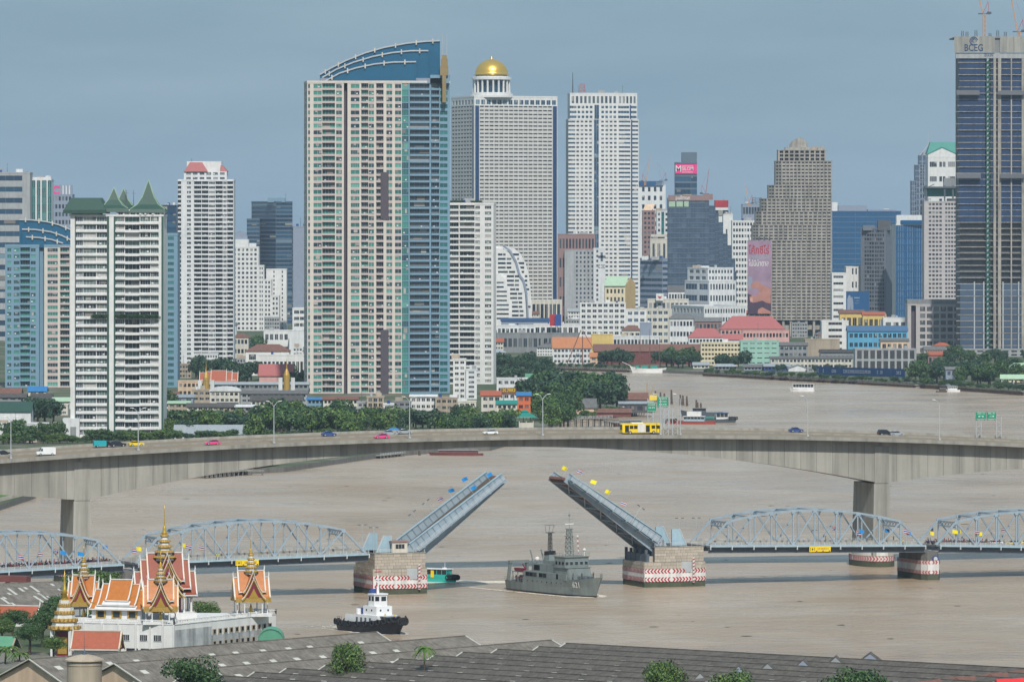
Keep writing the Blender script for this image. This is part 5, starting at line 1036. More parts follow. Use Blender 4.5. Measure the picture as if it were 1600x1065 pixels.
# ---- stepped gold shrine, red gable in front, boat house, planters on the terrace
c = pp(101, 1238); e = empty('stepped_shrine', c+V(0, 0, 2), A0, 'stepped golden shrine on white columns at the left of the temple', 'shrine')
for x in (-2.2, 2.2):
    for y in (-2.2, 2.2): m = MB(); m.box(x-.35, x+.35, y-.35, y+.35, 0, 6.0); m.build('column', 'plaster', e)
m = MB(); m.box(-1.4, 1.4, -1.4, 1.4, 0, 5.6); m.build('inner_wall', 'maroon', e); m = MB(); m.box(-1.1, 1.1, -1.55, -1.42, .5, 4.4); m.build('gilded_door', 'goldpaint', e)
for k in range(4):
    r = 3.9-k*.75; z = 6.0+k*1.7; m = MB(); m.lathe([(r*.78, z+.55), (r*.72, z+1.7)], 8, ph=pi/8); m.build('tier_core', 'stupa_white', e); m = MB(); m.lathe([(r*.9, z), (r*1.02, z+.25), (r*.95, z+.75), (r*.72, z+1.0)], 8, ph=pi/8)
    for j in range(20): a = 2*pi*j/20; m.add([(r*.98*cos(a-.1), r*.98*sin(a-.1), z+.4), (r*.98*cos(a+.1), r*.98*sin(a+.1), z+.4), (r*1.02*cos(a), r*1.02*sin(a), z+1.15)], [(0, 1, 2)])
    m.build('tier', 'goldpaint', e)
m = MB(); m.lathe([(1.0, 12.8), (.55, 14.2), (.8, 14.4), (.35, 15.4), (.15, 17.5), (.03, 20.0)], 10); m.build('finial', 'gold', e, True)
c = pp(152, 1226); e = empty('gable_hall', c+V(0, 0, 2), A0+.15, 'low red tiled gable roof in front of the white temple podium', 'hall')
m = MB(); m.box(-5.0, 5.0, -2.4, 2.4, 0, 2.9); m.build('wall', 'plaster', e); thai_gable(e, V(0, 0, 0), 0, 5.6, 3.3, 4.0, 2.6, 'redroof', ped='maroon', trim='offwhite')
c = pp(424, 1258); e = empty('barrel_shed', c+V(0, 0, 2), A0+.3, 'green barrel vaulted shed at the foot of the temple terrace', 'shed')
m = MB(); n_ = 10; pts = [(3.0*cos(pi*k/n_), 2.4+2.6*sin(pi*k/n_)) for k in range(n_+1)]
for (x0, z0), (x1, z1) in zip(pts, pts[1:]): m.hexa([(x0, -4.5, z0), (x1, -4.5, z1), (x1*.97, -4.5, z1-.1), (x0*.97, -4.5, z0-.1)], [(x0, 3.5, z0), (x1, 3.5, z1), (x1*.97, 3.5, z1-.1), (x0*.97, 3.5, z0-.1)])
m.ext([(x*.96, -4.3, z-.08) for x, z in pts], (0, .1, 0)); mat('tarpgreen', (.10, .30, .20), .6); m.build('vault', 'tarpgreen', e)
for x in (-2.9, 2.9):
    for y in (-4.3, 3.3): m = MB(); m.box(x-.1, x+.1, y-.1, y+.1, 0, 2.4); m.build('post', 'steeldark', e)
# ================================================================ FOREGROUND WAREHOUSES
def roof_mat(name, ca, cb):
    m, t, b = base_mat(name, .9); l = t.links.new; co = N(t, 'ShaderNodeTexCoord')
    n1 = N(t, 'ShaderNodeTexNoise', _Scale=.35, _Detail=7., _Roughness=.7); l(co.outputs['Object'], n1.inputs['Vector'])
    mp_ = N(t, 'ShaderNodeMapping'); mp_.inputs['Scale'].default_value = (1.2, .10, 1.); l(co.outputs['Object'], mp_.inputs[0])
    n2 = N(t, 'ShaderNodeTexNoise', _Scale=1.4, _Detail=5., _Roughness=.7); l(mp_.outputs[0], n2.inputs['Vector'])
    a = N(t, 'ShaderNodeMath', operation='ADD'); l(n1.outputs['Fac'], a.inputs[0]); l(n2.outputs['Fac'], a.inputs[1])
    r = N(t, 'ShaderNodeMapRange'); r.inputs[1].default_value = .84; r.inputs[2].default_value = 1.18; l(a.outputs[0], r.inputs[0])
    mxn = N(t, 'ShaderNodeMix', data_type='RGBA'); mxn.inputs[6].default_value = (*ca, 1); mxn.inputs[7].default_value = (*cb, 1); l(r.outputs[0], mxn.inputs[0]); l(mxn.outputs[2], b.inputs['Base Color'])
    wv = N(t, 'ShaderNodeTexWave', wave_type='BANDS', bands_direction='X', _Scale=1.1); l(co.outputs['Object'], wv.inputs['Vector'])
    bp = N(t, 'ShaderNodeBump', _Strength=.5, _Distance=.06); l(wv.outputs['Fac'], bp.inputs['Height']); l(bp.outputs[0], b.inputs['Normal'])
roof_mat('asbestos', (.118, .104, .087), (.215, .194, .164)); roof_mat('asbestos_dk', (.068, .061, .053), (.128, .117, .102))
mat('skylight', (.52, .51, .46), .5)
def warehouse(a, b, wdt, rz_, ez, lab, mt, sky=(0,), wall='offwhite', seed=1, strip=True, sz=(1.6, .75)):
    rn = random.Random(seed); a = Vector((a.x, a.y, 0)); b = Vector((b.x, b.y, 0)); L_ = (b-a).length; ang = math.atan2(b.y-a.y, b.x-a.x)
    e = empty('warehouse', a+V(0, 0, 2), ang, lab, 'warehouse'); h = wdt/2; r, ez = rz_-2, ez-2
    m = MB(); m.box(.4, L_-.4, -h+.5, h-.5, 0, ez)
    for x in (.4, L_-.6): m.ext([(x, -h+.5, ez), (x, h-.5, ez), (x, 0, r-.2)], (.2, 0, 0))
    m.build('wall', wall, e)
    for s in (-1, 1):
        m = MB(); m.hexa([(-.3, 0, r-.12), (L_+.3, 0, r-.12), (L_+.3, s*h, ez-.12), (-.3, s*h, ez-.12)], [(-.3, 0, r), (L_+.3, 0, r), (L_+.3, s*h, ez), (-.3, s*h, ez)]); rf = m.build('roof_slope', mt, e)
        sl = (r-ez)/h
        if s == -1 or True:
            for row in sky:
                y = s*h*row; k = int(L_/7.5)
                for i in range(k):
                    if rn.random() < .12: continue
                    x = 3+i*7.5+rn.uniform(-.5, .5); z = r-abs(y)*sl+.03; m = MB(); m.hexa([(x, y-sz[1], z+s*sz[1]*sl), (x+sz[0], y-sz[1], z+s*sz[1]*sl), (x+sz[0], y+sz[1], z-s*sz[1]*sl), (x, y+sz[1], z-s*sz[1]*sl)], [(x, y-sz[1], z+.05+s*sz[1]*sl), (x+sz[0], y-sz[1], z+.05+s*sz[1]*sl), (x+sz[0], y+sz[1], z+.05-s*sz[1]*sl), (x, y+sz[1], z+.05-s*sz[1]*sl)]); m.build('skylight', 'skylight', rf)
    m = MB(); m.bar((-.3, 0, r+.03), (L_+.3, 0, r+.03), .5, .14); m.build('ridge_cap', mt, e)
    m = MB()
    for x in (-.32, L_+.32):
        for s in (-1, 1): m.bar((x, 0, r+.02), (x, s*h, ez+.02), .3, .2)
    m.build('gable_trim', 'skylight', e)
    return e
z_ = 10
warehouse(gp(47, 1029, z_), gp(587, 986.5, z_), 21, 10, 5.6, 'long grey roofed warehouse nearest the temple', 'asbestos', (.42,), 'peach', 1)
warehouse(gp(180, 1036, z_), gp(725, 992.5, z_), 21, 10, 5.8, 'second long grey roofed warehouse, behind the round tree', 'asbestos', (.42,), 'peach', 2)
a = gp(330, 1042.5, z_); warehouse(a, gp(860, 999, z_), 21, 10, 6.0, 'third long grey roofed warehouse, right of the round tree', 'asbestos', (.42, .75), 'peach', 3)
st_ = gp(886, 1004, z_); dr = (gp(1600, 1043, z_)-st_).normalized(); of = V(-7.2, -8.3, 0)
for k in range(13):
    a = st_+of*k+dr*random.uniform(-2, 2)*(k > 0); warehouse(a, a+dr*(150), 11.2, 10, 8.1, ['dark grey sawtooth warehouse roof nearest the river'][0] if k == 0 else 'dark grey warehouse roof, number %s row back from the river' % ['', 'second', 'third', 'fourth', 'fifth', 'sixth', 'seventh', 'eighth', 'ninth', 'tenth', 'eleventh', 'twelfth', 'thirteenth'][k], 'asbestos_dk', (.5,), 'grey', 10+k, sz=(1.3, .5))
for i, (px, py, hw) in enumerate(((1095, 1058, 2.0), (1155, 1047, 2.0), (1200, 1043, 2.4), (1255, 1038, 2.4), (1306, 1033, 2.5), (1360, 1027.5, 2.9))):
    c = gp(px, py, 9.6); e = empty('roof_ventilator', c-V(0, 0, .9), math.atan2(dr.y, dr.x)+.5, 'small gabled roof ventilator on the dark roofs, %s from left' % ['first', 'second', 'third', 'fourth', 'fifth', 'sixth'][i], 'roof ventilator', 'roof ventilators')
    m = MB(); m.ext([(-hw, -2, 0), (hw, -2, 0), (0, -2, 2.2)], (0, 4, 0)); m.build('hood', 'asbestos_dk', e); m = MB(); m.ext([(-hw*.75, -2.05, .25), (hw*.75, -2.05, .25), (0, -2.05, 1.9)], (0, .05, 0)); m.build('louvre', 'greyblue' if i % 2 else 'tinroof', e)
for i, (px, py) in enumerate(((1470, 1060), (1530, 1054), (1582, 1048.5))):
    c = gp(px, py, 10); a2 = math.atan2(dr.y, dr.x)+pi/2; e = empty('gable_house', c-V(0, 0, 8), a2, 'pinkish gabled roof at the lower right corner, %s of three' % ['left', 'middle', 'right'][i], 'house'); L_ = 9
    m = MB(); m.box(-L_, L_, -4, 4, 0, 5.6); m.build('wall', 'pink', e); m = MB()
    for s in (-1, 1): m.hexa([(-L_, 0, 7.9), (L_, 0, 7.9), (L_, s*4.6, 5.4), (-L_, s*4.6, 5.4)], [(-L_, 0, 8.1), (L_, 0, 8.1), (L_, s*4.6, 5.6), (-L_, s*4.6, 5.6)])
    m.build('roof', 'rustroof', e); m = MB(); m.ext([(-L_-.05, -4, 5.5), (-L_-.05, 4, 5.5), (-L_-.05, 0, 7.9)], (-.1, 0, 0)); m.build('gable', 'pinkroof', e)
c = pp(1612, 1040, 0); e = empty('red_roof_house', V(c.x, c.y, 2), 0, 'bright red roof cut by the lower right corner', 'house'); zt_ = zz(1060, 1040)-2; m = MB(); m.box(-6, 6, 0, 8, 0, zt_-1.2); m.build('wall', 'offwhite', e); m = MB(); m.hexa([(-6.5, -.5, zt_-1.6), (6.5, -.5, zt_-1.2), (6.5, 8, zt_-1.0), (-6.5, 8, zt_-1.2)], [(-6.5, -.5, zt_-1.4), (6.5, -.5, zt_-.9), (6.5, 4, zt_+.4), (-6.5, 4, zt_-.4)]); mat('brightred', (.75, .03, .03), .5); m.build('roof', 'brightred', e)
# left warehouses behind the temple
a = pp(-70, 1372); b = pp(108, 1392); e = warehouse(V(a.x, a.y-8, 0), V(b.x, b.y-12, 0), 42, 9.6, 4.6, 'old grey shed roof with white patches left of the temple', 'asbestos', (), 'grey', 40)
rf = [o for o in e.children if o.name.startswith('roof_slope')][0]
for k in range(22):
    x = random.uniform(3, 27); y = -random.uniform(1.5, 19); L_ = random.choice((3, 6, 12)); sl = 5.0/21; m = MB(); z = 7.6+y*sl+.03; dy = random.uniform(.3, .6)
    m.hexa([(x, y-dy, z-dy*sl), (x+.8, y-dy, z-dy*sl), (x+.8, y+L_*.4, z+L_*.4*sl), (x, y+L_*.4, z+L_*.4*sl)], [(x, y-dy, z+.05-dy*sl), (x+.5, y-dy, z+.05-dy*sl), (x+.5, y+L_*.4, z+.05+L_*.4*sl), (x, y+L_*.4, z+.05+L_*.4*sl)]); m.build('patched_sheet', 'skylight', rf)
c = pp(28, 1395); e = empty('water_trough', V(c.x, c.y, 2), A0, 'long rusty brown tank on the shed roof at the left edge', 'tank'); zt_ = zz(899, 1395)-2; m = MB(); m.box(-9, 3.0, -1.5, 1.5, zt_-1.6, zt_); m.build('tank', 'maroonsteel', e); m = MB(); [m.box(x, x+.4, -1.2, 1.2, 0, zt_-1.6) for x in (-8, -3, 2)]; m.build('stand', 'steeldark', e)
c = pp(30, 1330); e = empty('red_roof_hall', V(c.x, c.y, 2), A0, 'low temple hall with red tile roof below the old grey shed', 'hall'); m = MB(); m.box(-9, 5.2, -3, 3, 0, 2.2); m.build('wall', 'plaster', e)
thai_gable(e, V(-2, 0, 0), 0, 7.4, 3.6, 2.9, 2.0, 'redroof', ped='goldpaint', trim='plaster')
for x in (-4.5, -.5): thai_gable(e, V(x, -2.6, 0), pi/2, 1.6, 1.2, 2.0, 2.0, 'redroof', ped='goldpaint', trim='goldpaint')
c = pp(6, 1250); e = empty('green_roof_house', V(c.x, c.y, 2), A0, 'small house with green gable roof at the lower left edge', 'house'); zt_ = zz(993, 1250)-2; m = MB(); m.box(-5, 2.6, -2.5, 2.5, 0, zt_-2.6); m.build('wall', 'timber', e); m = MB()
for s in (-1, 1): m.hexa([(-5.4, 0, zt_-.2), (3.0, 0, zt_-.2), (3.0, s*3, zt_-2.9), (-5.4, s*3, zt_-2.9)], [(-5.4, 0, zt_), (3.0, 0, zt_), (3.0, s*3, zt_-2.7), (-5.4, s*3, zt_-2.7)])
mat('greentin', (.10, .28, .17), .6, var=.15); m.build('roof', 'greentin', e); m = MB(); m.bar((3.05, 0, zt_), (3.05, -3.2, zt_-3), .35, .2); m.bar((3.05, 0, zt_), (3.05, 3.2, zt_-3), .35, .2); m.build('barge_board', 'tan', e)
# concrete water tower
c = pp(132, 1060); zt_ = zz(1031, 1060); e = empty('water_tower', V(c.x, c.y, 2), 0, 'round concrete water tank with domed cap and finial at lower left', 'water tower')
q = zt_-2; m = MB(); m.lathe([(3.45, q-6.0), (3.45, q-.9), (3.55, q-.9), (3.55, q-.45), (3.45, q-.45), (3.45, q)], 32); m.build('drum', 'tan', e, False)
m = MB(); m.lathe([(3.9, q), (3.85, q+.25), (2.6, q+.75), (1.2, q+1.1), (.5, q+1.2)], 32); m.build('domed_cap', 'tan', e); m = MB(); m.lathe([(.5, q+1.15), (.55, q+1.45), (.3, q+1.6), (.35, q+1.8), (.06, q+2.2)], 10); m.tube((0, 0, q+2), (0, 0, q+5.2), .05, .03, 6); m.bar((-.6, 0, q+2.7), (.6, 0, q+2.7), .08); m.build('finial', 'steeldark', e)
for k in range(6): a_ = 2*pi*k/6; m = MB(); m.bar((3.0*cos(a_), 3.0*sin(a_), 0), (3.0*cos(a_), 3.0*sin(a_), q-6.0), .45); m.build('leg', 'tan', e)
# ================================================================ BUILDINGS
PANES = {}; rnd_mat('blind', [(0, (.30, .29, .27)), (.3, (.18, .17, .16)), (.5, (.42, .40, .36)), (.7, (.22, .20, .17)), (.9, (.12, .15, .17))], .7, .2)
def pane_mesh(w, h, glass, frame):
    k = (round(w, 1), round(h, 1), glass, frame)
    if k not in PANES:
        w, h = max(k[0], .1), max(k[1], .1); m = MB(); m.box(-w/2, w/2, -.03, .05, -h/2, h/2, 0)
        m.box(-.05, .05, -.07, -.02, -h/2, h/2, 1)
        if w > 2.6: m.box(-w/4-.05, -w/4+.05, -.07, -.02, -h/2, h/2, 1); m.box(w/4-.05, w/4+.05, -.07, -.02, -h/2, h/2, 1)
        PANES[k] = m.mesh('window', [glass, frame])
    return PANES[k]
class Bld:
    def __init__(s, name, label, cat, o, group=None, single=300, s_min=7.0):
        s.o = Vector((o[0], o[1], o[2] if len(o) > 2 else 2.0)); s.e = empty(name, s.o, 0, label, cat, group); s.w = {}; s.p = []; s.b = []; s.sc = F/s.o.y; s.single = single; s.s_min = s_min
    def wl(s, k, nm='wall'):
        if (k, nm) not in s.w: s.w[(k, nm)] = MB()
        return s.w[(k, nm)]
    def facade(s, p, q, z0, z1, cols, nrow, wall='white', glass='gl_dark', sill=.3, head=.82, rec=.3, sp=None, bal=None, balw=.7, bpar=1.0, frame=None, brec=1.0, slab=None):
        p = V(p[0], p[1], 0); q = V(q[0], q[1], 0); d = q-p; L_ = d.length; u = d/L_; n = V(u.y, -u.x, 0); ang = math.atan2(u.y, u.x)
        tot = sum(c[1] for c in cols); fh = (z1-z0)/nrow; x = 0.; sp = sp or wall; bal = bal or wall; frame = frame or wall
        P = lambda x, o, z: p+u*x+n*o+V(0, 0, z)
        W = s.wl(wall); SPm = s.wl(sp, 'wall' if sp == wall else 'spandrel')
        for c in cols:
            ty = c[0]; wd = c[1]*L_/tot; a, b = x, x+wd; x = b
            cw = s.wl(c[2]) if len(c) > 2 and c[2] else W
            if ty == 'P': cw.quad(P(a, 0, z0), P(b, 0, z0), P(b, 0, z1), P(a, 0, z1))
            elif ty == 'F':                              # proud fin
                f_ = .5; cw.hexa([P(a, -.2, z0), P(a, f_, z0), P(b, f_, z0), P(b, -.2, z0)], [P(a, -.2, z1), P(a, f_, z1), P(b, f_, z1), P(b, -.2, z1)])
            elif ty == 'R':
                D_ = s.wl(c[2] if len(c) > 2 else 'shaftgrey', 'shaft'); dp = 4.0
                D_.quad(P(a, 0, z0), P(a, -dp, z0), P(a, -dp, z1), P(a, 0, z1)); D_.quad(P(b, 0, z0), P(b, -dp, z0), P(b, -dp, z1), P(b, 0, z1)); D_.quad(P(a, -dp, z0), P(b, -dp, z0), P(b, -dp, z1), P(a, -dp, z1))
            elif ty in 'WG':
                sl, hd = (sill, head) if ty == 'W' else (.12, .98); S_ = s.wl(c[2]) if len(c) > 2 and c[2] else SPm; gl = c[3] if len(c) > 3 else glass
                zb = z0
                for i in range(nrow):
                    za, zh = z0+(i+sl)*fh, z0+(i+hd)*fh
                    S_.quad(P(a, 0, zb), P(b, 0, zb), P(b, 0, za), P(a, 0, za)); zb = zh
                    W.quad(P(a, 0, za), P(b, 0, za), P(b, -rec, za), P(a, -rec, za)); W.quad(P(a, 0, zh), P(b, 0, zh), P(b, -rec, zh), P(a, -rec, zh))
                    W.quad(P(a, 0, za), P(a, -rec, za), P(a, -rec, zh), P(a, 0, zh)); W.quad(P(b, 0, za), P(b, -rec, za), P(b, -rec, zh), P(b, 0, zh))
                    s.p.append((P((a+b)/2, -rec, (za+zh)/2), ang, wd, zh-za, gl, frame))
                S_.quad(P(a, 0, zb), P(b, 0, zb), P(b, 0, z1), P(a, 0, z1))
            elif ty == 'B':
                gl = c[3] if len(c) > 3 else glass; bm = c[2] if len(c) > 2 and c[2] else bal
                W.quad(P(a, 0, z0), P(a, -brec, z0), P(a, -brec, z1), P(a, 0, z1)); W.quad(P(b, 0, z0), P(b, -brec, z0), P(b, -brec, z1), P(b, 0, z1))
                for i in range(nrow):
                    za, zt = z0+i*fh, z0+(i+1)*fh
                    s.b.append((P((a+b)/2, 0, za), ang, wd, balw, bpar, bm, brec))
                    s.p.append((P((a+b)/2, -brec, (za+zt)/2+.1), ang, wd, fh-.3, gl, frame))
                s.b.append((P((a+b)/2, 0, z1), ang, wd, balw, .25, bm, brec))
        return s
    def block(s, pts, z0, z1, faces, wall='white', roof='grey', par=1.0, **kw):
        """faces: {edge index: (cols, nrow, {extra})}; other edges are plain"""
        n = len(pts)
        for k in range(n):
            a, b = pts[k], pts[(k+1) % n]
            if k in faces:
                f_ = faces[k]; kk = dict(kw); kk.update(f_[2] if len(f_) > 2 else {}); s.facade(a, b, z0, z1, f_[0], f_[1], kk.pop('wall', wall), **kk)
            else: s.wl(wall).quad((a[0], a[1], z0), (b[0], b[1], z0), (b[0], b[1], z1), (a[0], a[1], z1))
        s.wl(roof, 'roof').poly([(p[0], p[1], z1) for p in pts])
        if par:
            W = s.wl(wall)
            for k in range(n):
                a, b = V(*pts[k][:2], 0), V(*pts[(k+1) % n][:2], 0); W.bar(a+V(0, 0, z1+par/2), b+V(0, 0, z1+par/2), .35, par)
        return s
    def part(s, name, m, mats): return m.build(name, mats, s.e)
    def finish(s, bmin=9.0):
        for (k, nm), m in s.w.items():
            if m.f:
                o = m.build(nm, k, s.e)
                if nm == 'spandrel': tag(o, kind='stuff')
        P_ = sorted(s.p, key=lambda t: -t[2]*t[3]); k = 0; J = {}
        for c, ang, w, h, gl, fr in P_:
            if k < s.single and w*s.sc >= s.s_min and h*s.sc >= 3.2: inst('window', pane_mesh(w, h, gl, fr), s.e, c, ang, (w/max(.1, round(w, 1)), 1, h/max(.1, round(h, 1)))); k += 1
            else:
                m = J.setdefault(gl, (MB(), MB(), fr)); u = V(cos(ang), sin(ang), 0); n = V(u.y, -u.x, 0); a, b = c-u*w/2, c+u*w/2; hz_ = V(0, 0, h/2)
                m[0].quad(a-hz_, b-hz_, b+hz_, a+hz_)
                if w*s.sc > 5: m[1].quad(c-u*.06-hz_+n*.04, c+u*.06-hz_+n*.04, c+u*.06+hz_+n*.04, c-u*.06+hz_+n*.04)
        for gl, (m, m1, fr) in J.items():
            o = m.build('windows' if False else 'window', gl, s.e); tag(o, kind='stuff')
            if m1.f: tag(m1.build('mullion', fr, s.e), kind='stuff')
        rb_ = random.Random(len(s.p)); bl, ac = MB(), MB()
        for c, ang, w, h, gl, fr in s.p:
            if gl in ('void', 'gl_deep', 'gl_slate', 'gl_teal') or w*s.sc < 3.5: continue
            u = V(cos(ang), sin(ang), 0); n = V(u.y, -u.x, 0)*.12; r = rb_.random()
            if r < .28:
                a = rb_.uniform(-.5, .3); b_ = min(.5, a+rb_.uniform(.2, .6)); t = h*rb_.uniform(.25, .95)
                p, q = c+u*(w*a)+n, c+u*(w*b_)+n; bl.quad(p+V(0, 0, h/2-t), q+V(0, 0, h/2-t), q+V(0, 0, h/2), p+V(0, 0, h/2))
            if r > .80 and s.b:
                p = c+u*(w*rb_.uniform(-.35, .35))+n*4-V(0, 0, h*.35); ac.hexa([p-u*.45-n*2, p+u*.45-n*2, p+u*.45+n*2, p-u*.45+n*2], [x+V(0, 0, .75) for x in (p-u*.45-n*2, p+u*.45-n*2, p+u*.45+n*2, p-u*.45+n*2)])
        if bl.f: tag(bl.build('blind', 'blind', s.e), kind='stuff')
        if ac.f: tag(ac.build('air_conditioner', 'white2', s.e), kind='stuff')
        k = 0; J = {}; cache = {}
        for c, ang, w, bw, par, bm, brec in s.b:
            key = (round(w, 1), bw, par, bm, brec)
            if w*s.sc >= bmin and k < s.single:
                if key not in cache:
                    m = MB(); ww = key[0]; m.box(-ww/2, ww/2, -bw, brec-.05, -.15, .12)
                    m.box(-ww/2, ww/2, -bw, -bw+.12, .12, par); cache[key] = m.mesh('balcony', bm)
                inst('balcony', cache[key], s.e, c, ang, (w/max(.1, key[0]), 1, 1)); k += 1
            else:
                m = J.setdefault(bm, MB()); t = MB(); t.box(-w/2, w/2, -bw, brec-.05, -.15, .12); t.box(-w/2, w/2, -bw, -bw+.12, .12, par); t.xf(Matrix.Translation(c) @ Matrix.Rotation(ang, 4, 'Z')); m.add(t.v, t.f)
        for bm, m in J.items(): tag(m.build('balcony', bm, s.e), kind='stuff')
        return s.e
def rep(n, w=2., p=1., t='W', first=True): return ([('P', p)] if first else [])+[(t, w), ('P', p)]*n
def solve(C, dx, dy, px):                               # distance along (dx,dy) from C to reach a column
    k = (px-800)/F; return (k*C.y-C.x)/(dx-k*dy)
def quadplan(xl, xc, xr, D, a, depth=25):
    """plan seen with its corner at xc: right face turned back by a degrees; returns origin and CCW local points"""
    a = radians(a); C = pp(xc, D); r = V(cos(a), sin(a), 0); l = V(-sin(a), cos(a), 0)
    Lr = solve(C, r.x, r.y, xr) if xr > xc+.5 else depth; Ll = solve(C, l.x, l.y, xl) if xl < xc-.5 else depth
    if Ll < 0: Ll = depth
    return C, [(0, 0), (r.x*Lr, r.y*Lr), (r.x*Lr+l.x*Ll, r.y*Lr+l.y*Ll), (l.x*Ll, l.y*Ll)]
def tower(name, label, xl, xc, xr, ytop, D, a=0, nrow=20, Rc=None, Lc=None, wall='white', glass='gl_dark', depth=25, roof='grey', z0=2., cat='tower', fin=True, ybase=None, group=None, rows_l=None, single=300, **kw):
    C, pts = quadplan(xl, xc, xr, D, a, depth); b = Bld(name, label, cat, (C.x, C.y, z0), group, single)
    H_ = zz(ytop, D)-z0; faces = {}
    if Rc: faces[0] = (Rc, nrow)
    if Lc: faces[3] = (Lc, rows_l or nrow)
    b.block(pts, 0, H_, faces, wall, roof, **kw); b.H = H_; b.pts = pts; b.D = D
    if fin: b.finish()
    return b
def lp(b, px, D=None, z=0.):                             # photo column -> local x at the front plane
    D = D or b.o.y; p = pp(px, D); return V(p.x-b.o.x, p.y-b.o.y, z)
def lz(b, py, D=None): return zz(py, D or b.o.y)-b.o.z
def topbox(b, px0, px1, y0, y1, dep, mt, off=3., name='roof_block'):
    a, c = lp(b, px0), lp(b, px1); m = MB(); m.box(a.x, c.x, off, off+dep, lz(b, y1), lz(b, y0)); return m.build(name, mt, b.e)
# ---------------------------------------------------------------- pink and blue sail-crowned tower (centre left)
def sail(b, layers, dep, mt='bluecrown'):
    for i, (pts, rim, xr) in enumerate(layers):
        off = 9-i*3.0; yb = pts[-1][1]
        P3 = [(lp(b, x).x, off, lz(b, y)) for x, y in pts]; m = MB()
        pol = P3+[(P3[-1][0], off, lz(b, yb)), (P3[0][0], off, lz(b, pts[0][1]))] if False else P3
        bot = lz(b, xr); pol = [(P3[0][0], off, bot)]+P3+[(P3[-1][0], off, bot)]; m.ext(pol, (0, dep, 0)); sl = m.build('sail_crown', mt, b.e)
        m = MB()
        for p, q in zip(P3, P3[1:]): m.bar(V(p[0], off-.5, p[2]), V(q[0], off-.5, q[2]), .5, .8)
        m.build('crown_rim', 'galv', sl)
        m = MB(); k = 0
        for p, q in zip(P3, P3[1:]):
            c = (Vector(p)+Vector(q))/2; m.box(c.x-.35, c.x+.35, off-1.2, off-.2, c.z-1.5, c.z+1.3)
        m.build('rim_post', 'offwhite', sl)
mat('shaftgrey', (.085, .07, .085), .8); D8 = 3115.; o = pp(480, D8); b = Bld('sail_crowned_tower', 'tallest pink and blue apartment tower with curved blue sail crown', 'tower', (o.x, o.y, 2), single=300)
A = V(0, 0, 0); Bp = lp(b, 628); an = radians(16); kx = (703-800)/F; cw_ = V(o.x+Bp.x, D8, 0); Ls_ = solve(cw_, cos(an), sin(an), 703); Cp = Bp+V(cos(an), sin(an), 0)*Ls_
H8 = lz(b, 130)
beige = [('P', 8), ('W', 15), ('P', 30), ('W', 68), ('P', 6), ('B', 106), ('P', 10), ('W', 48), ('P', 17), ('R', 30), ('P', 28), ('W', 72), ('P', 16), ('B', 58), ('P', 4), ('W', 44), ('P', 20), ('B', 60, None, 'gl_dark'), ('P', 25), ('W', 48), ('P', 24), ('W', 52), ('P', 6)]
blue = [('G', 54, 'bluewall'), ('P', 10), ('B', 162, None, 'gl_grey'), ('P', 14), ('B', 66, None, 'gl_grey'), ('P', 7), ('W', 62, None, 'gl_teal'), ('P', 20)]
kw8 = dict(glass='gl_green', sill=.24, head=.82, rec=.3)
b.block([(0, 0), (Bp.x, 0), (Cp.x, Cp.y), (Cp.x-4, Cp.y+26), (-3, 30)], 0, H8, {0: (beige, 47, dict(wall='beige', sp='pinkbeige', bal='pinkbeige')), 1: (blue, 47, dict(wall='bluewall', bal='bluewall')), 4: (rep(3, 2, 2), 47, dict(wall='beige', sp='pinkbeige'))}, 'beige', 'grey', 1.4, **kw8)
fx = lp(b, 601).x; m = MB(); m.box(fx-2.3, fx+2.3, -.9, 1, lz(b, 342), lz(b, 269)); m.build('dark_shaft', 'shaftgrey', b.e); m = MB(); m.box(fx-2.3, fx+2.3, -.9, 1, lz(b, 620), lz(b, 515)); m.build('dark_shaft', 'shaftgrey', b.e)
b.finish()
sail(b, [([(499, 116), (516, 106), (540, 94), (570, 82), (600, 73.5), (635, 67), (665, 64), (687, 63)], 1, 131), ([(503, 121), (525, 108), (552, 97), (582, 88), (612, 82), (642, 79), (669, 79)], 1, 131), ([(507, 127), (530, 114.5), (556, 106), (585, 100), (615, 97), (650, 96.5)], 1, 131)], 8)
m = MB(); m.box(lp(b, 500).x, lp(b, 690).x, 4, 26, H8, lz(b, 122)); m.build('roof_storey', 'greyblue', b.e)
m = MB(); c0 = lp(b, 694); 
for k, (w_, y0, y1) in enumerate(((2.6, 160, 118), (5.5, 118, 103), (4.6, 103, 92), (3.4, 92, 86))): m.box(c0.x-w_*.42, c0.x+w_*.42, 2+k*.4, 10-k*.4, lz(b, y0), lz(b, y1))
mat('bronze', (.30, .22, .10), .5, metal=.3); m.build('gilded_turret', 'bronze', b.e); m = MB(); m.tube((c0.x-1, 6, lz(b, 90)), (c0.x-1, 6, lz(b, 52)), .25, .12, 6); m.tube((c0.x+1.4, 6, lz(b, 90)), (c0.x+1.4, 6, lz(b, 54)), .25, .12, 6); m.build('antenna', 'galv', b.e)
m = MB(); m.box(lp(b, 672).x, lp(b, 702).x, 4, 22, H8, lz(b, 117)); m.build('corner_block', 'bluewall', b.e)
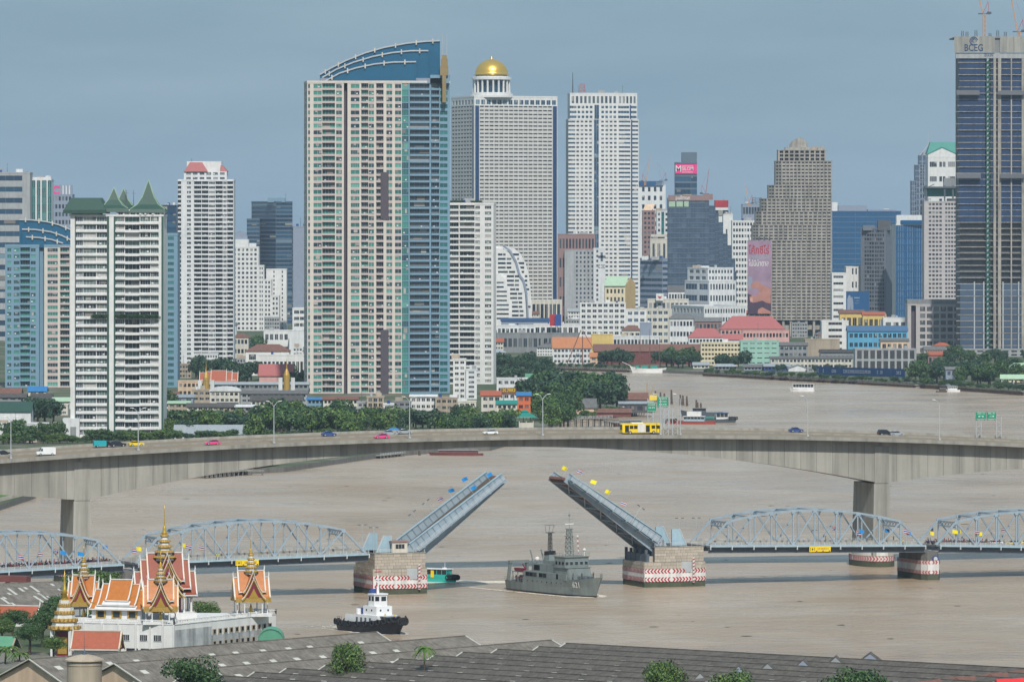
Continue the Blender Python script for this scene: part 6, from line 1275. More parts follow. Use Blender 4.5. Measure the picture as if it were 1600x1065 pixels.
# ---------------------------------------------------------------- left twin of it
D1 = 3230.; o = pp(8, D1); b = Bld('sail_crowned_tower', 'blue and pink apartment tower with blue sail crown, partly hidden by the green roofed tower', 'tower', (o.x, o.y, 2))
H1 = lz(b, 386); x1, x2, x3, x4 = (lp(b, q).x for q in (61, 69, 180, 277))
bl1 = [('P', 5), ('W', 9), ('P', 6), ('W', 13), ('P', 2), ('B', 22), ('P', 2), ('W', 11), ('P', 8)]; bg1 = [('P', 4), ('W', 12), ('P', 3), ('B', 11), ('P', 3), ('W', 9), ('P', 6), ('W', 12), ('P', 8), ('W', 12), ('P', 4)]
b.block([(0, 0), (x1, 0), (x1, 5), (x2, 5), (x2, 0), (x3, 0), (x3, 28), (0, 28)], 0, H1, {0: (bl1, 22, dict(wall='bluewall')), 4: (bg1, 22, dict(wall='beige', sp='pinkbeige', bal='pinkbeige'))}, 'bluewall', 'grey', 1.5, glass='gl_green', sill=.28, head=.8)
b.block([(x3, 3), (x4, 3), (x4, 28), (x3, 28)], 0, lz(b, 368), {0: (rep(6, 3, 2), 24, dict(wall='bluewall'))}, 'bluewall', 'grey', 1.5, glass='gl_teal', sill=.28, head=.8)
b.finish(); sail(b, [([(28, 343), (48, 343.5), (70, 346), (90, 351), (112, 360), (130, 370)], 1, 387), ([(33, 358), (54, 358.5), (78, 362), (96, 368), (112, 376)], 1, 387), ([(40, 370), (60, 371), (80, 374), (98, 380)], 1, 387)], 8)
# ---------------------------------------------------------------- white tower with green pyramid roofs
D2 = 2483.; o = pp(110, D2); b = Bld('pyramid_roof_tower', 'white apartment tower with dark green pyramid roofs at left', 'tower', (o.x, o.y, 2), single=300)
X = lambda px: lp(b, px).x
H2 = lz(b, 338); cl = [('P', 7), ('P', 1.5, 'greentrim'), ('W', 11, 'white2', 'gl_grey'), ('P', .8), ('W', 20), ('P', 1), ('W', 16)]
cr2 = [('P', 3, 'greentrim'), ('P', 7), ('P', 3, 'greentrim'), ('W', 13), ('P', 1), ('B', 22), ('P', 1), ('W', 15), ('P', .8), ('W', 12), ('P', 4), ('P', 3, 'greentrim')]
kw2 = dict(glass='gl_apt', sill=.36, head=.93, rec=.55, balw=.9, frame='white2')
b.block([(0, 0), (X(167), 0), (X(167), 1.2), (X(255), 1.2), (X(255), 26), (0, 26)], 0, H2, {0: (cl, 28), 2: (cr2, 28)}, 'white', 'grey', .8, **kw2)
b.block([(X(182), 1.0), (X(252), 1.0), (X(252), 24), (X(182), 24)], H2, lz(b, 327), {0: (rep(7, 3, 1.2), 1)}, 'white', 'grey', 0, glass='gl_grey', sill=.1, head=.95)
for k in range(0, 28): m = MB(); z = k*H2/28; m.box(X(180), X(247), .35, 1.25, z+.05, z+1.05); m.build('spandrel_band', 'white', b.e); m = MB(); m.box(X(119), X(167), -.55, .05, z+.05, z+1.05); m.build('spandrel_band', 'white', b.e)
b.finish()
def pyramid(px, py, x0, x1, ye, cy_):
    w = (X(x1)-X(x0))/2; c = (X(x0)+X(x1))/2; z = lz(b, ye); h = lz(b, py)-z; m = MB()
    m.lathe([(w*1.08*1.414, z-1.6), (w*1.414, z+.1), (w*.62*1.414, z+h*.16), (w*.34*1.414, z+h*.42), (w*.13*1.414, z+h*.78), (.05, z+h)], 4, (c, cy_), ph=pi/4); p_ = m.build('pyramid_roof', 'greenroof', b.e)
    m = MB(); pr = [(w, z+.15), (w*.62, z+h*.16+.05), (w*.34, z+h*.42+.05), (w*.13, z+h*.78), (0, z+h)]
    for sx in (-1, 1):
        for sy in (-1, 1):
            for (r0, z0), (r1, z1) in zip(pr, pr[1:]): m.bar((c+sx*r0, cy_+sy*r0, z0), (c+sx*r1, cy_+sy*r1, z1), .22)
    m.build('hip_rib', 'palegreen', p_)
pyramid(175, 293, 152, 200, 326, 8); pyramid(188, 294, 166, 211, 325, 19); pyramid(229, 281, 203, 257, 327, 9)
m = MB(); za, zb = lz(b, 328), lz(b, 309); m.hexa([(X(100), -2, za), (X(166), -2, za), (X(166), 24, za), (X(100), 24, za)], [(X(110), 3, zb), (X(156), 3, zb), (X(156), 18, zb), (X(110), 18, zb)]); m.box(X(99), X(166), -2.3, 24, za-1.6, za); m.build('hip_roof', 'greenroof', b.e)
m = MB(); m.box(X(111), X(155), 1, 22, H2, za-1.6); m.build('top_storey', 'white', b.e)
m = MB(); m.box(X(99), X(125), -4, 4, 0, lz(b, 653)); m.build('lift_annex', 'white2', b.e); m = MB(); m.box(X(111), X(120), -4.1, -3.9, 0, lz(b, 666)); m.build('annex_slot', 'midgrey', b.e)
# ---------------------------------------------------------------- white tower with red hip roof
D4 = 3600.; o = pp(278, D4); b = Bld('red_topped_tower', 'slim white apartment tower with pinkish red hip roof', 'tower', (o.x, o.y, 2))
c4 = [('B', 5), ('P', 9), ('W', 6), ('P', 5), ('B', 11), ('P', 1), ('B', 10), ('P', 1), ('W', 9), ('P', 1), ('B', 11), ('P', 1), ('W', 5), ('P', 1), ('B', 9), ('P', .8)]
b.block([(0, 0), (X(365), 0), (X(365), 24), (0, 24)], 0, lz(b, 283), {0: (c4, 41)}, 'white2', 'grey', 1.2, glass='gl_dark', sill=.35, head=.85, balw=.8)
b.block([(X(287), 3), (X(354), 3), (X(354), 20), (X(287), 20)], lz(b, 283), lz(b, 268), {0: (rep(6, 3, 1.5), 2)}, 'white2', 'grey', 0, glass='gl_dark'); b.finish()
m = MB(); za, zb = lz(b, 268), lz(b, 253.5); m.hexa([(X(287), 2, za), (X(324), 2, za), (X(324), 20, za), (X(287), 20, za)], [(X(296), 5.5, zb), (X(315), 5.5, zb), (X(315), 12, zb), (X(296), 12, zb)]); m.hexa([(X(344), 3, za), (X(355), 3, za), (X(355), 20, za), (X(344), 20, za)], [(X(344), 5, lz(b, 258)), (X(346.5), 5, lz(b, 258)), (X(346.5), 14, lz(b, 258)), (X(344), 14, lz(b, 258))]); m.build('hip_roof', 'pinkroof', b.e)
m = MB(); m.box(X(291), X(345), 7, 20, lz(b, 268), lz(b, 252)); m.build('lift_house', 'white', b.e)
# ---------------------------------------------------------------- white balcony condo right of the pink tower
D9 = 3295.; o = pp(699, D9); b = Bld('balcony_condominium', 'white balcony apartment block right of the pink and blue tower', 'tower', (o.x, o.y, 2))
c9 = [('P', 2), ('B', 18), ('P', 2), ('B', 26), ('P', 1.5), ('W', 8), ('P', 9), ('W', 11), ('P', 4)]
b.block([(0, 0), (X(771), 0), (X(775), 8), (X(775), 26), (0, 26)], 0, lz(b, 320), {0: (c9, 31)}, 'white', 'grey', 1.3, glass='gl_apt', sill=.3, head=.82, balw=.8, bpar=.95)
b.finish()
# ---------------------------------------------------------------- golden domed tower
D10 = 4950.; C, pts = quadplan(705, 741, 871, D10, 22); b = Bld('golden_domed_tower', 'white tower with colonnaded drum and golden dome', 'tower', (C.x, C.y, 2), s_min=7.4)
HS = lz(b, 165); cR = [('P', 1.6), ('P', 6, 'navy')]+rep(15, 6.3, 1.4)+[('P', 6.2, 'navy'), ('P', 1)]; cL = rep(7, 4, 1.2)+[('P', 2, 'navy'), ('P', 1.4)]
b.block(pts, 0, HS, {0: (cR, 58), 3: (cL, 58)}, 'statewall', 'grey', 0, glass='void', sill=.60, head=.95, rec=.9)
zt0, zt1 = HS, lz(b, 152); pts2 = [(p[0]*1.0, p[1]) for p in pts]
b.block(pts2, zt0, zt1, {0: (rep(15, 5, 2), 1), 3: (rep(7, 4, 2), 1)}, 'white', 'white2', 1.4, glass='gl_blue', sill=.15, head=.7)
b.finish()
ctr = sum((V(*p, 0) for p in pts), V(0, 0, 0))/4; dc = pp(768, D10+24); dc = V(dc.x-C.x, dc.y-C.y, 0); DD = D10+24
Z = lambda py: zz(py, DD)-2
m = MB(); m.lathe([(22, zt1), (22, Z(150)), (20, Z(150)), (20, Z(147)), (18.6, Z(147)), (18.6, Z(145))], 32, (dc.x, dc.y)); m.build('stepped_terrace', 'white', b.e)
m = MB(); m.lathe([(13.5, Z(147)), (13.5, Z(124))], 24, (dc.x, dc.y)); m.build('drum', 'gl_blue', b.e)
for k in range(20): a_ = 2*pi*k/20+.1; m = MB(); m.tube((dc.x+16.6*cos(a_), dc.y+16.6*sin(a_), Z(146)), (dc.x+16.6*cos(a_), dc.y+16.6*sin(a_), Z(125)), 1.0, .9, 8); m.build('column', 'white', b.e)
m = MB(); m.lathe([(18.4, Z(125)), (18.4, Z(121.5)), (17.6, Z(121)), (15.6, Z(121)), (15.6, Z(119.5))], 32, (dc.x, dc.y)); m.build('cornice', 'white', b.e)
m = MB(); m.lathe([(14.6, Z(121)), (14.6, Z(115.5))], 24, (dc.x, dc.y)); m.build('dome_gallery', 'teal', b.e)
m = MB(); r_ = 15.4; zb = Z(116.5); hh = Z(93)-zb; m.lathe([(r_*1.04, zb-.6), (r_*1.04, zb)]+[(r_*cos(t), zb+hh*sin(t)) for t in [pi/2*k/10 for k in range(10)]]+[(1.0, zb+hh), (1.2, zb+hh+1.2), (.5, zb+hh+2), (.1, zb+hh+4.5)], 40, (dc.x, dc.y)); m.build('golden_dome', 'gold', b.e, True)
# ---------------------------------------------------------------- white office tower with blue glass stripe
D14 = 5006.; C, pts = quadplan(884, 888, 966, D14, 3, 30); b = Bld('glass_stripe_tower', 'tall white tower with a vertical blue glass stripe', 'tower', (C.x, C.y, 2), s_min=7.5)
cf = [('W', 11, None, 'gl_blue'), ('P', 2)]+rep(4, 4.2, 2.6, first=False)+[('P', 1), ('G', 7.5, 'deepblue', 'gl_blue'), ('P', 1.5)]+rep(4, 4.2, 2.6)
q0, q1 = pts[0], pts[1]; e1 = V(*q1, 0); cwv = V(C.x+e1.x, C.y+e1.y, 0); an = radians(22); Lx = solve(cwv, cos(an), sin(an), 998); e2 = e1+V(cos(an), sin(an), 0)*Lx
rc = [('P', 1), ('W', 20, None, 'gl_blue'), ('P', 1), ('P', 2.4, 'navy'), ('W', 10, None, 'gl_blue'), ('P', 1)]
poly14 = [q0, q1, (e2.x, e2.y), (e2.x-8, e2.y+28), (-2, 34)]
zs = lz(b, 187); b.block(poly14, 0, zs, {0: (cf, 49), 1: (rc, 49)}, 'white', 'grey', .6, glass='gl_dark', sill=.32, head=.74)
cc = sum((V(*p, 0) for p in poly14), V(0, 0, 0))/5; up = [(cc.x+(p[0]-cc.x)*.955, cc.y+(p[1]-cc.y)*.955) for p in poly14]
b.block(up, zs, lz(b, 164), {0: (cf, 3), 1: (rc, 3)}, 'white', 'grey', 0, glass='gl_blue', sill=.3, head=.8)
b.block(up, lz(b, 164), lz(b, 147), {0: (rep(11, 2, 1.5), 1), 1: (rep(5, 2, 1.5), 1)}, 'white', 'grey', 1.0, glass='gl_grey', sill=.15, head=.8); b.finish()
m = MB(); x_ = lp(b, 895).x; m.tube((x_, 8, lz(b, 147)), (x_, 8, lz(b, 113)), .7, .25, 6); m.build('antenna_mast', 'steeldark', b.e); lattice(b.e, x_+9, 10, lz(b, 147), lz(b, 131), 3, 2, 'pinkroof', 'roof_scaffold', 3, .35)
# ---------------------------------------------------------------- unfinished concrete tower
D25 = 4660.; o = pp(1210, D25); b = Bld('unfinished_tower', 'abandoned raw concrete tower with open floors and stepped left side', 'tower', (o.x, o.y, 2), s_min=7.6)
fl = 2.83; steps = [(1172, 376, 500), (1176, 352, 376), (1181, 331, 352), (1189, 311, 331), (1201, 290, 311), (1212, 252, 290)]
for px, y0, y1 in steps:
    x0 = X(px); z0, z1 = lz(b, y1), lz(b, y0); nr = max(1, round((z1-z0)/fl)); nb = 13 if px > 1205 else 15
    P_ = [(x0, 6), (x0+5, 0), (X(1300), 0), (X(1300), 28), (x0, 28)]
    b.block(P_, z0, z1, {0: (rep(2, 3, .6), nr), 1: (rep(nb, 4.6, 2.0), nr)}, 'rawconc', 'rawconc', .5, glass='void', sill=.44, head=.82, rec=1.2)
z0, z1 = lz(b, 252), lz(b, 235); b.block([(X(1216), 3), (X(1291), 3), (X(1291), 25), (X(1216), 25)], z0, z1, {0: (rep(9, 3, 1.4), 3)}, 'rawconc', 'rawconc', .4, glass='void', sill=.25, head=.9, rec=1.5)
m = MB(); 
for q in range(11): px = 1176+q*12; m.box(X(px)-1.0, X(px)+1.0, 1, 3, 0, lz(b, 500))
m.box(X(1172), X(1300), 4, 26, lz(b, 515), lz(b, 508)); m.build('base_column', 'rawconc', b.e)
m = MB(); m.box(X(1176), X(1296), 12, 26, 0, lz(b, 500)); m.build('base_core', 'midgrey', b.e)
m = MB(); n_ = 9; c0 = X(1249); r_ = 7.5; pts = [(c0+r_*cos(pi*k/n_)*1.05, lz(b, 230)+r_*1.15*sin(pi*k/n_)*(1.0 if k < 5 else .9)) for k in range(n_+1)]; m.ext([(x, 8, z) for x, z in pts], (0, 8, 0)); m.build('roof_dome_frame', 'rawconc', b.e); m = MB(); m.box(c0-12, c0+12, 6, 18, lz(b, 236), lz(b, 230)); m.box(X(1279), X(1289), 5, 12, lz(b, 236), lz(b, 229)); m.build('roof_crown', 'rawconc', b.e)
b.finish()
# billboard hung on it
mat('poster_purple', (.30, .20, .28), .7, var=.35, scale=.05); mat('poster_dark', (.06, .03, .06), .7, var=.3, scale=.1); mat('handskin', (.42, .19, .15), .6, var=.2, scale=.15)
e = empty('giant_billboard', pp(1168, D25-4, zz(490, D25-4)), 0, 'giant purple billboard with red Thai lettering and a hand', 'billboard'); e.location.z = zz(490, D25-4)
DB = D25-4; bw, bh = 37*DB/F, 114*DB/F; m = MB(); m.box(0, bw, -.2, .4, 0, bh); pb = m.build('panel', 'poster_purple', e)
U = lambda fx, fy: (fx*bw, -.24, (1-fy)*bh)
def flat(name, pts, mt, dy=0.): m = MB(); m.ext([(U(*p)[0], -.22-dy, U(*p)[2]) for p in pts], (0, -.03, 0)); return m.build(name, mt, pb)
flat('dark_ground', [(0, .72), (.5, .80), (1, .74), (1, 1), (0, 1)], 'poster_dark')
flat('hand', [(.12, .60), (.28, .56), (.48, .57), (.68, .61), (.98, .66), (.98, .86), (.80, .85), (.62, .82), (.40, .84), (.20, .85), (.10, .82), (.08, .77), (.20, .75), (.42, .745), (.52, .70), (.42, .655), (.25, .65), (.14, .66)], 'handskin', .04)
flat('thumb_nail', [(.10, .79), (.20, .775), (.22, .83), (.12, .84)], 'pink', .08)
flat('lower_hand', [(.45, .94), (.62, .91), (.85, .95), (.98, .97), (.98, 1), (.42, 1)], 'handskin', .04)
flat('glass_shape', [(.05, .48), (.20, .50), (.22, .66), (.10, .68), (.02, .60)], 'greyblue', .02)
text('lettering', 'โค้กซีโร่', 9, 'redpaint', pb, (bw*.48, -.3, bh*.865), depth=.02, width=bw*.86); text('lettering', 'รสชาติแบบโค้ก', 5, 'carsilver', pb, (bw*.48, -.3, bh*.77), depth=.02, width=bw*.86); text('lettering', 'ไม่มีน้ำตาล', 6.5, 'whitepaint', pb, (bw*.48, -.3, bh*.685), depth=.02, width=bw*.84)
m = MB()
for k in range(5): m.box(bw*(.05+.22*k), bw*(.08+.22*k), .4, 3, -6, bh+4)
m.build('scaffold', 'steeldark', e)
# ---------------------------------------------------------------- tower under construction (right edge)
D35 = 3985.; o = pp(1496, D35); b = Bld('tower_under_construction', 'tall blue netted tower under construction with a concrete formwork crown', 'tower', (o.x, o.y, 2))
xr = X(1640); mat('netting', (.012, .040, .110), .7, var=.35, scale=.08, streak=.2); mat('greenhoist', (.010, .085, .05), .6)
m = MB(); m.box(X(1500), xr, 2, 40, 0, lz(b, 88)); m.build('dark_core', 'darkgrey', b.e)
ys = [88+9.6*k for k in range(48)]
for k, y in enumerate(ys):
    z = lz(b, y); off = -.9 if k % 3 else -1.5; m = MB(); m.box(X(1496 if y > 150 else 1499)-(1.0 if k % 2 else 0), xr, off, 3, z-.35, z+.1); m.build('floor_slab', 'rawconc', b.e)
    if y < 345 or 270 < y < 345:
        for x0, x1 in ((1498, 1539), (1548, 1552), (1564, 1595), (1600, 1640)): m = MB(); m.box(X(x0), X(x1), -.5, -.3, lz(b, y+9.6)+.15, z-.4); m.build('safety_net', 'netting', b.e)
    elif y > 440:
        for x0, x1 in ((1500, 1521), (1523, 1536), (1567, 1590), (1594, 1640)): m = MB(); m.box(X(x0), X(x1), -1.0, -.8, lz(b, y+9.6)+.3, z-.4); m.build('glass_panel', 'gl_slate', b.e)
for x0, x1 in ((1552, 1556), (1559, 1564), (1579, 1581), (1596, 1600)): m = MB(); m.box(X(x0), X(x1), -1.6, 2, 0, lz(b, 88)); m.build('column', 'rawconc', b.e)
for x0 in (1521.3, 1536, 1566, 1590.5): m = MB(); m.box(X(x0), X(x0)+.9, -1.5, 0, 0, lz(b, 440)); m.build('glazing_frame', 'galv', b.e)
m = MB()
for k in range(60): z = lz(b, 548-k*7.6); m.box(X(1540), X(1547), -2.6, -1.2, z, z+1.5); m.bar((X(1540.5), -2.5, z), (X(1546.5), -2.5, z+3.4), .3)
m.build('hoist_bays', 'greenhoist', b.e); m = MB(); m.box(X(1541.5), X(1544.5), -2.2, -.9, 0, lz(b, 92)); m.build('hoist_mast', 'steelblue', b.e)
for y0, x0, x1 in ((142, 1494, 1530), (142, 1560, 1600), (272, 1494, 1532), (272, 1562, 1600)): m = MB(); m.hexa([(X(x0), -4.5, lz(b, y0+7)), (X(x1), -4.5, lz(b, y0+7)), (X(x1), -1, lz(b, y0+1)), (X(x0), -1, lz(b, y0+1))], [(X(x0), -4.5, lz(b, y0+6)), (X(x1), -4.5, lz(b, y0+6)), (X(x1), -1, lz(b, y0-1)), (X(x0), -1, lz(b, y0-1))]); m.build('catch_platform', 'darkgrey', b.e)
for k in range(6): m = MB(); x_ = X(1490.5+k*10.6); m.box(x_+.06, X(1490.5+(k+1)*10.6)-.06, -2.6, -2.0, lz(b, 82.5), lz(b, 57.5)); m.build('formwork_panel', 'concrete', b.e)
m = MB(); m.box(X(1554.5), X(1562), -.6, 2, lz(b, 90), lz(b, 57.5)); m.build('formwork_recess', 'midgrey', b.e)
for k in range(7): m = MB(); m.box(X(1562+k*10.6)+.06, X(1562+(k+1)*10.6)-.06, -2.4, -1.8, lz(b, 82.5), lz(b, 57.5)); m.build('formwork_panel', 'concrete', b.e)
m = MB(); m.box(X(1493), X(1640), -1.7, 2, lz(b, 91.5), lz(b, 83)); m.build('lower_band', 'grey', b.e); m = MB(); m.box(X(1490), xr, -1.8, 40, lz(b, 60), lz(b, 58.2)); m.build('working_deck', 'midgrey', b.e)
text('lettering', 'BCEG', 7.2, 'navy', b.e, (X(1521), -2.65, lz(b, 75.5)), depth=.04, width=13.6); text('lettering', 'ZULIN', 2.6, 'navy', b.e, (X(1544.5), -1.76, lz(b, 86.8)), depth=.04, width=6.6)
m = MB(); 
for r_, a0, a1, wd in ((2.5, .2, 5.2, .7), (1.55, -.6, 3.8, .55), (.7, 1, 5, .5)):
    for k in range(16):
        t0, t1 = a0+(a1-a0)*k/16, a0+(a1-a0)*(k+1)/16; c0, c1 = X(1521), lz(b, 64.5); m.quad((c0+r_*cos(t0), -2.64, c1+r_*sin(t0)), (c0+r_*cos(t1), -2.64, c1+r_*sin(t1)), (c0+(r_+wd)*cos(t1), -2.64, c1+(r_+wd)*sin(t1)), (c0+(r_+wd)*cos(t0), -2.64, c1+(r_+wd)*sin(t0)))
m.build('swirl_emblem', 'navy', b.e)
for x0, h_ in ((1505, 8), (1512, 7), (1526, 9), (1548, 5), (1560, 9), (1572, 7)): lattice(b.e, X(x0), 6, lz(b, 58), lz(b, 58)+h_*.55, .9, .8, 'steeldark', 'rebar_cage', 2, .16)
b.finish()
def crane(px, D, zbase, zpiv, tilt, L_, mirr, lab, mt='yellow'):
    c = pp(px, D); e = empty('tower_crane', V(c.x, c.y, zbase), 0, lab, 'crane'); hm = zpiv-zbase; lattice(e, 0, 0, 0, hm, .9, .9, mt, 'mast', max(2, int(hm/3)), .3)
    m = MB(); m.box(-3.6*mirr-1.6, -3.6*mirr+1.6, -1.4, 1.4, hm, hm+1.6); m.box(-4.5, 4.5, -1.0, 1.0, hm-.3, hm+.5); m.build('machinery_deck', 'steeldark', e)
    q_ = V(sin(tilt)*L_*mirr, 0, cos(tilt)*L_); m = MB(); p0 = V(mirr*1.5, 0, hm+1)
    for y in (-.6, .6): m.bar(p0+V(0, y, 0), p0+q_+V(0, y*.4, 0), .3)
    m.bar(p0+V(-.7*mirr, 0, 0), p0+q_, .25)
    for k in range(int(L_/2)): f0, f1 = k*2/L_, (k+1)*2/L_; m.bar(p0+q_*f0+V(0, -.6, 0), p0+q_*f1+V(0, .6, 0), .15); m.bar(p0+q_*f0+V(0, .6, 0), p0+q_*f1+V(-.5*mirr*(1-f1), 0, 0), .15)
    m.build('jib', mt, e); m = MB(); a_ = V(-mirr*2.8, 0, hm+9); m.bar(V(-mirr*3.4, 0, hm+.5), a_, .3); m.bar(V(mirr*1.0, 0, hm+.5), a_, .3); m.bar(a_, p0+q_*.9, .1); m.build('back_stay', 'redpaint', e); return e
mat('craneorange', (.60, .28, .08), .6)
crane(1538, D35+8, zz(57, D35+8), zz(22, D35+8), radians(14), 40, -1, 'orange luffing crane on the unfinished tower, left one', 'craneorange'); crane(1592, D35+10, zz(57, D35+10), zz(50, D35+10), radians(10), 44, -1, 'orange luffing crane on the unfinished tower, right one', 'craneorange')
# ================================================================ THE OTHER TOWERS
gr = dict(glass='gl_dark', sill=.3, head=.8)
tower('banded_office_tower', 'white office tower with blue window bands at the left edge', -20, -20, 47, 271, 4500, 0, 15, [('P', 3), ('W', 60, None, 'gl_blue'), ('P', 14)], wall='grey', sill=.35, head=.8)
b = tower('green_glass_tower', 'green glass tower with white fins beside the banded office tower', 48, 48, 80, 282, 4520, 0, 20, [('P', 2), ('G', 5, 'teal', 'gl_teal'), ('F', 2.5), ('G', 5, 'teal', 'gl_teal'), ('F', 2.5), ('G', 7, 'teal', 'gl_teal'), ('F', 2), ('G', 5, 'teal', 'gl_teal')], wall='white2', fin=False)
topbox(b, 50, 79, 277, 282, 6, 'white2'); b.finish(); m = MB(); m.lathe([(3.5, lz(b, 274)), (3.2, lz(b, 271)), (1.5, lz(b, 269)), (.1, lz(b, 268.5))], 12, (lp(b, 41).x, 8)); m.build('roof_dome', 'greentrim', b.e)
b = tower('logo_tower', 'grey blue tower with a round red emblem behind the left towers', 79, 79, 113, 305, 5000, 0, 17, rep(6, 3, 2), wall='greyblue', glass='gl_blue', fin=False)
m = MB(); m.box(lp(b, 80).x, lp(b, 112).x, 4, 8, lz(b, 305), lz(b, 289)); m.build('crown_screen', 'greyblue', b.e); m = MB(); c0 = lp(b, 88).x; zc = lz(b, 297)
for k in range(14): t0, t1 = .5+5.2*k/14, .5+5.2*(k+1)/14; m.quad((c0+2.4*cos(t0), 3.9, zc+2.4*sin(t0)), (c0+2.4*cos(t1), 3.9, zc+2.4*sin(t1)), (c0+4*cos(t1), 3.9, zc+4*sin(t1)), (c0+4*cos(t0), 3.9, zc+4*sin(t0)))
m.build('round_emblem', 'magenta', b.e)
m = MB(); [m.box(lp(b, x).x, lp(b, x+2).x, 3.6, 4.0, lz(b, 305), lz(b, 290)) for x in (97, 102, 107)]; m.build('crown_fins', 'white2', b.e); b.finish()
tower('dark_glass_block', 'dark blue glass tower peeking out right of the green roofed tower', 250, 250, 275, 322, 4600, 0, 18, [('G', 10, 'navy', 'gl_blue')]*2, wall='navy', glass='gl_blue')
b = tower('stepped_white_hotel', 'white stepped hotel with square windows behind the red topped tower', 362, 362, 404, 387, 4896, 0, 18, rep(6, 3.6, 3), wall='white', fin=False, **gr)
for x0, x1, y in ((404, 412, 416), (412, 424, 438), (424, 436, 463)):
    p0, p1 = lp(b, x0), lp(b, x1); b.block([(p0.x, 1), (p1.x, 1), (p1.x, 22), (p0.x, 22)], 0, lz(b, y), {0: (rep(2, 3, 2.4), max(3, int((520-y)/7.2)))}, 'white', 'grey', 1, **gr)
p0, p1 = lp(b, 414), lp(b, 446); b.block([(p0.x, 24), (p1.x, 24), (p1.x, 40), (p0.x, 40)], 0, lz(b, 422), {0: (rep(1, 2, 12)+[('W', 2), ('P', 6)], 14)}, 'white', 'grey', 1, **gr)
topbox(b, 364, 388, 374, 387, 14, 'white'); b.finish(); m = MB(); m.tube((lp(b, 375).x, 5, lz(b, 372)), (lp(b, 375).x, 14, lz(b, 372)), 6.5, 6.5, 16); m.build('barrel_vault', 'greyblue', b.e)
b = tower('dark_banded_tower', 'dark glass tower with pale floor bands left of the pink tower', 393, 431, 457, 316, 5200, 30, 30, [('W', 10, None, 'gl_blue')], [('W', 10, None, 'gl_blue')], wall='slateband' if mat('slateband', (.11, .15, .20), .5) else '', glass='gl_blue', sill=.22, head=.86, fin=False)
topbox(b, 418, 445, 309, 316, 10, 'bluewall'); p0, p1 = lp(b, 385), lp(b, 405); b.block([(p0.x, 8), (p1.x, 8), (p1.x, 30), (p0.x, 30)], 0, lz(b, 343), {0: ([('W', 10, None, 'gl_blue')], 26)}, 'slateband', 'grey', 1, glass='gl_blue', sill=.22, head=.86); b.finish()
tower('grey_slab_tower', 'plain grey slab tower at the left flank of the pink tower', 456, 458, 482, 355, 4800, 4, 24, [('P', 10)], [('W', 2), ('P', 1)], wall='greyblue', **gr)
tower('white_terraced_block', 'white terraced apartment block left of the pink tower base', 457, 457, 482, 483, 4250, 0, 6, [('P', 2), ('W', 6), ('P', 1), ('W', 8), ('P', 2)], wall='white', cat='building', **gr)
# curved white building with swooping fins
D11 = 4650.; o = pp(775, D11); b = Bld('curved_hotel', 'white hotel with swooping curved side walls', 'building', (o.x, o.y, 2), s_min=99)
X = lambda px: lp(b, px).x
outl = [(775, 384), (790, 384), (803, 388), (813, 396), (821, 410), (826, 428), (829, 450), (831, 480), (832, 540)]
inner = [(775, 426), (782, 428), (789, 436), (794, 450), (797, 475), (798, 540)]
mid = [(786, 384), (797, 392), (806, 408), (812, 430), (818, 438), (823, 460), (825, 490), (826, 540)]
zb_ = 0
def curve_wall(pts, y0, dep, nm, mt, inset=0):
    m = MB(); pol = [(X(x)-inset, y0, lz(b, y) if y < 540 else 0) for x, y in pts]; m.ext([(X(760), y0, 0), (X(760), y0, pol[0][2])]+pol, (0, dep, 0)); return m.build(nm, mt, b.e)
curve_wall(outl, 6, 20, 'rear_shell', 'white'); curve_wall([(x-9, y+4) for x, y in outl], 3, 3, 'front_shell', 'white')
m = MB()
for (x0, y0), (x1, y1) in zip(mid, mid[1:]): m.bar((X(x0), 2.6, lz(b, min(y0, 535))), (X(x1), 2.6, lz(b, min(y1, 535))), 1.2, 1.8)
m.build('groove', 'greyblue', b.e); curve_wall(inner, 0, 3, 'wing_wall', 'white')
for k in range(21):
    y = 396+k*6.8
    xe = max(x for x, yy in zip([p[0] for p in mid], [p[1] for p in mid]) if yy <= y+8)-6 if y > 388 else 786; xi = 778 if y < 428 else max(779, [x for x, yy in inner if yy <= y+6][-1]+3)
    for x0, x1, yy in ((xi, xi+(xe-xi)*.55, 2.92), (xi+(xe-xi)*.62, xe-1, 2.92), (xe+8, min(829, [x for x, q in outl if q <= y+4][-1]-2), 5.9)):
        if x1-x0 > 2: m = MB(); m.box(X(x0), X(x1), yy, yy+.4, lz(b, y+3.2), lz(b, y)); m.build('window_strip', 'gl_dark', b.e)
for k in range(9): y = 440+k*7; m = MB(); m.box(X(776), X([x for x, q in inner if q <= y][-1]-2), -.1, .3, lz(b, y+2.6), lz(b, y)); m.build('window_strip', 'gl_dark', b.e)
b.finish()
b = tower('columned_podium', 'cream columned podium building below the golden domed tower', 829, 829, 878, 470, 4820, 0, 1, [('P', 1)]+[('F', 1.6), ('W', 4)]*7+[('F', 1.6), ('P', 1)], wall='offwhite', sill=.02, head=.9, cat='building', glass='gl_grey')
b = tower('brown_white_hospital', 'brown and grey tower block left of the white striped tower', 872, 872, 930, 367, 4880, 0, 5, rep(11, 3, 2.4), wall='brownwall', fin=False, depth=30, **gr)
p0, p1 = lp(b, 882), lp(b, 936); b.block([(p0.x, -6), (p1.x, -6), (p1.x, 22), (p0.x, 22)], 0, lz(b, 392), {0: ([('P', 14)]+rep(6, 2.6, 3.2), 18)}, 'grey', 'grey', 1, **gr); p0, p1 = lp(b, 927), lp(b, 945)
b.block([(p0.x, -9), (p1.x, -9), (p1.x, 10), (p0.x, 10)], 0, lz(b, 389), {0: ([('P', 3), ('W', 2), ('P', 7)], 17)}, 'white2', 'grey', 1, **gr); b.finish()
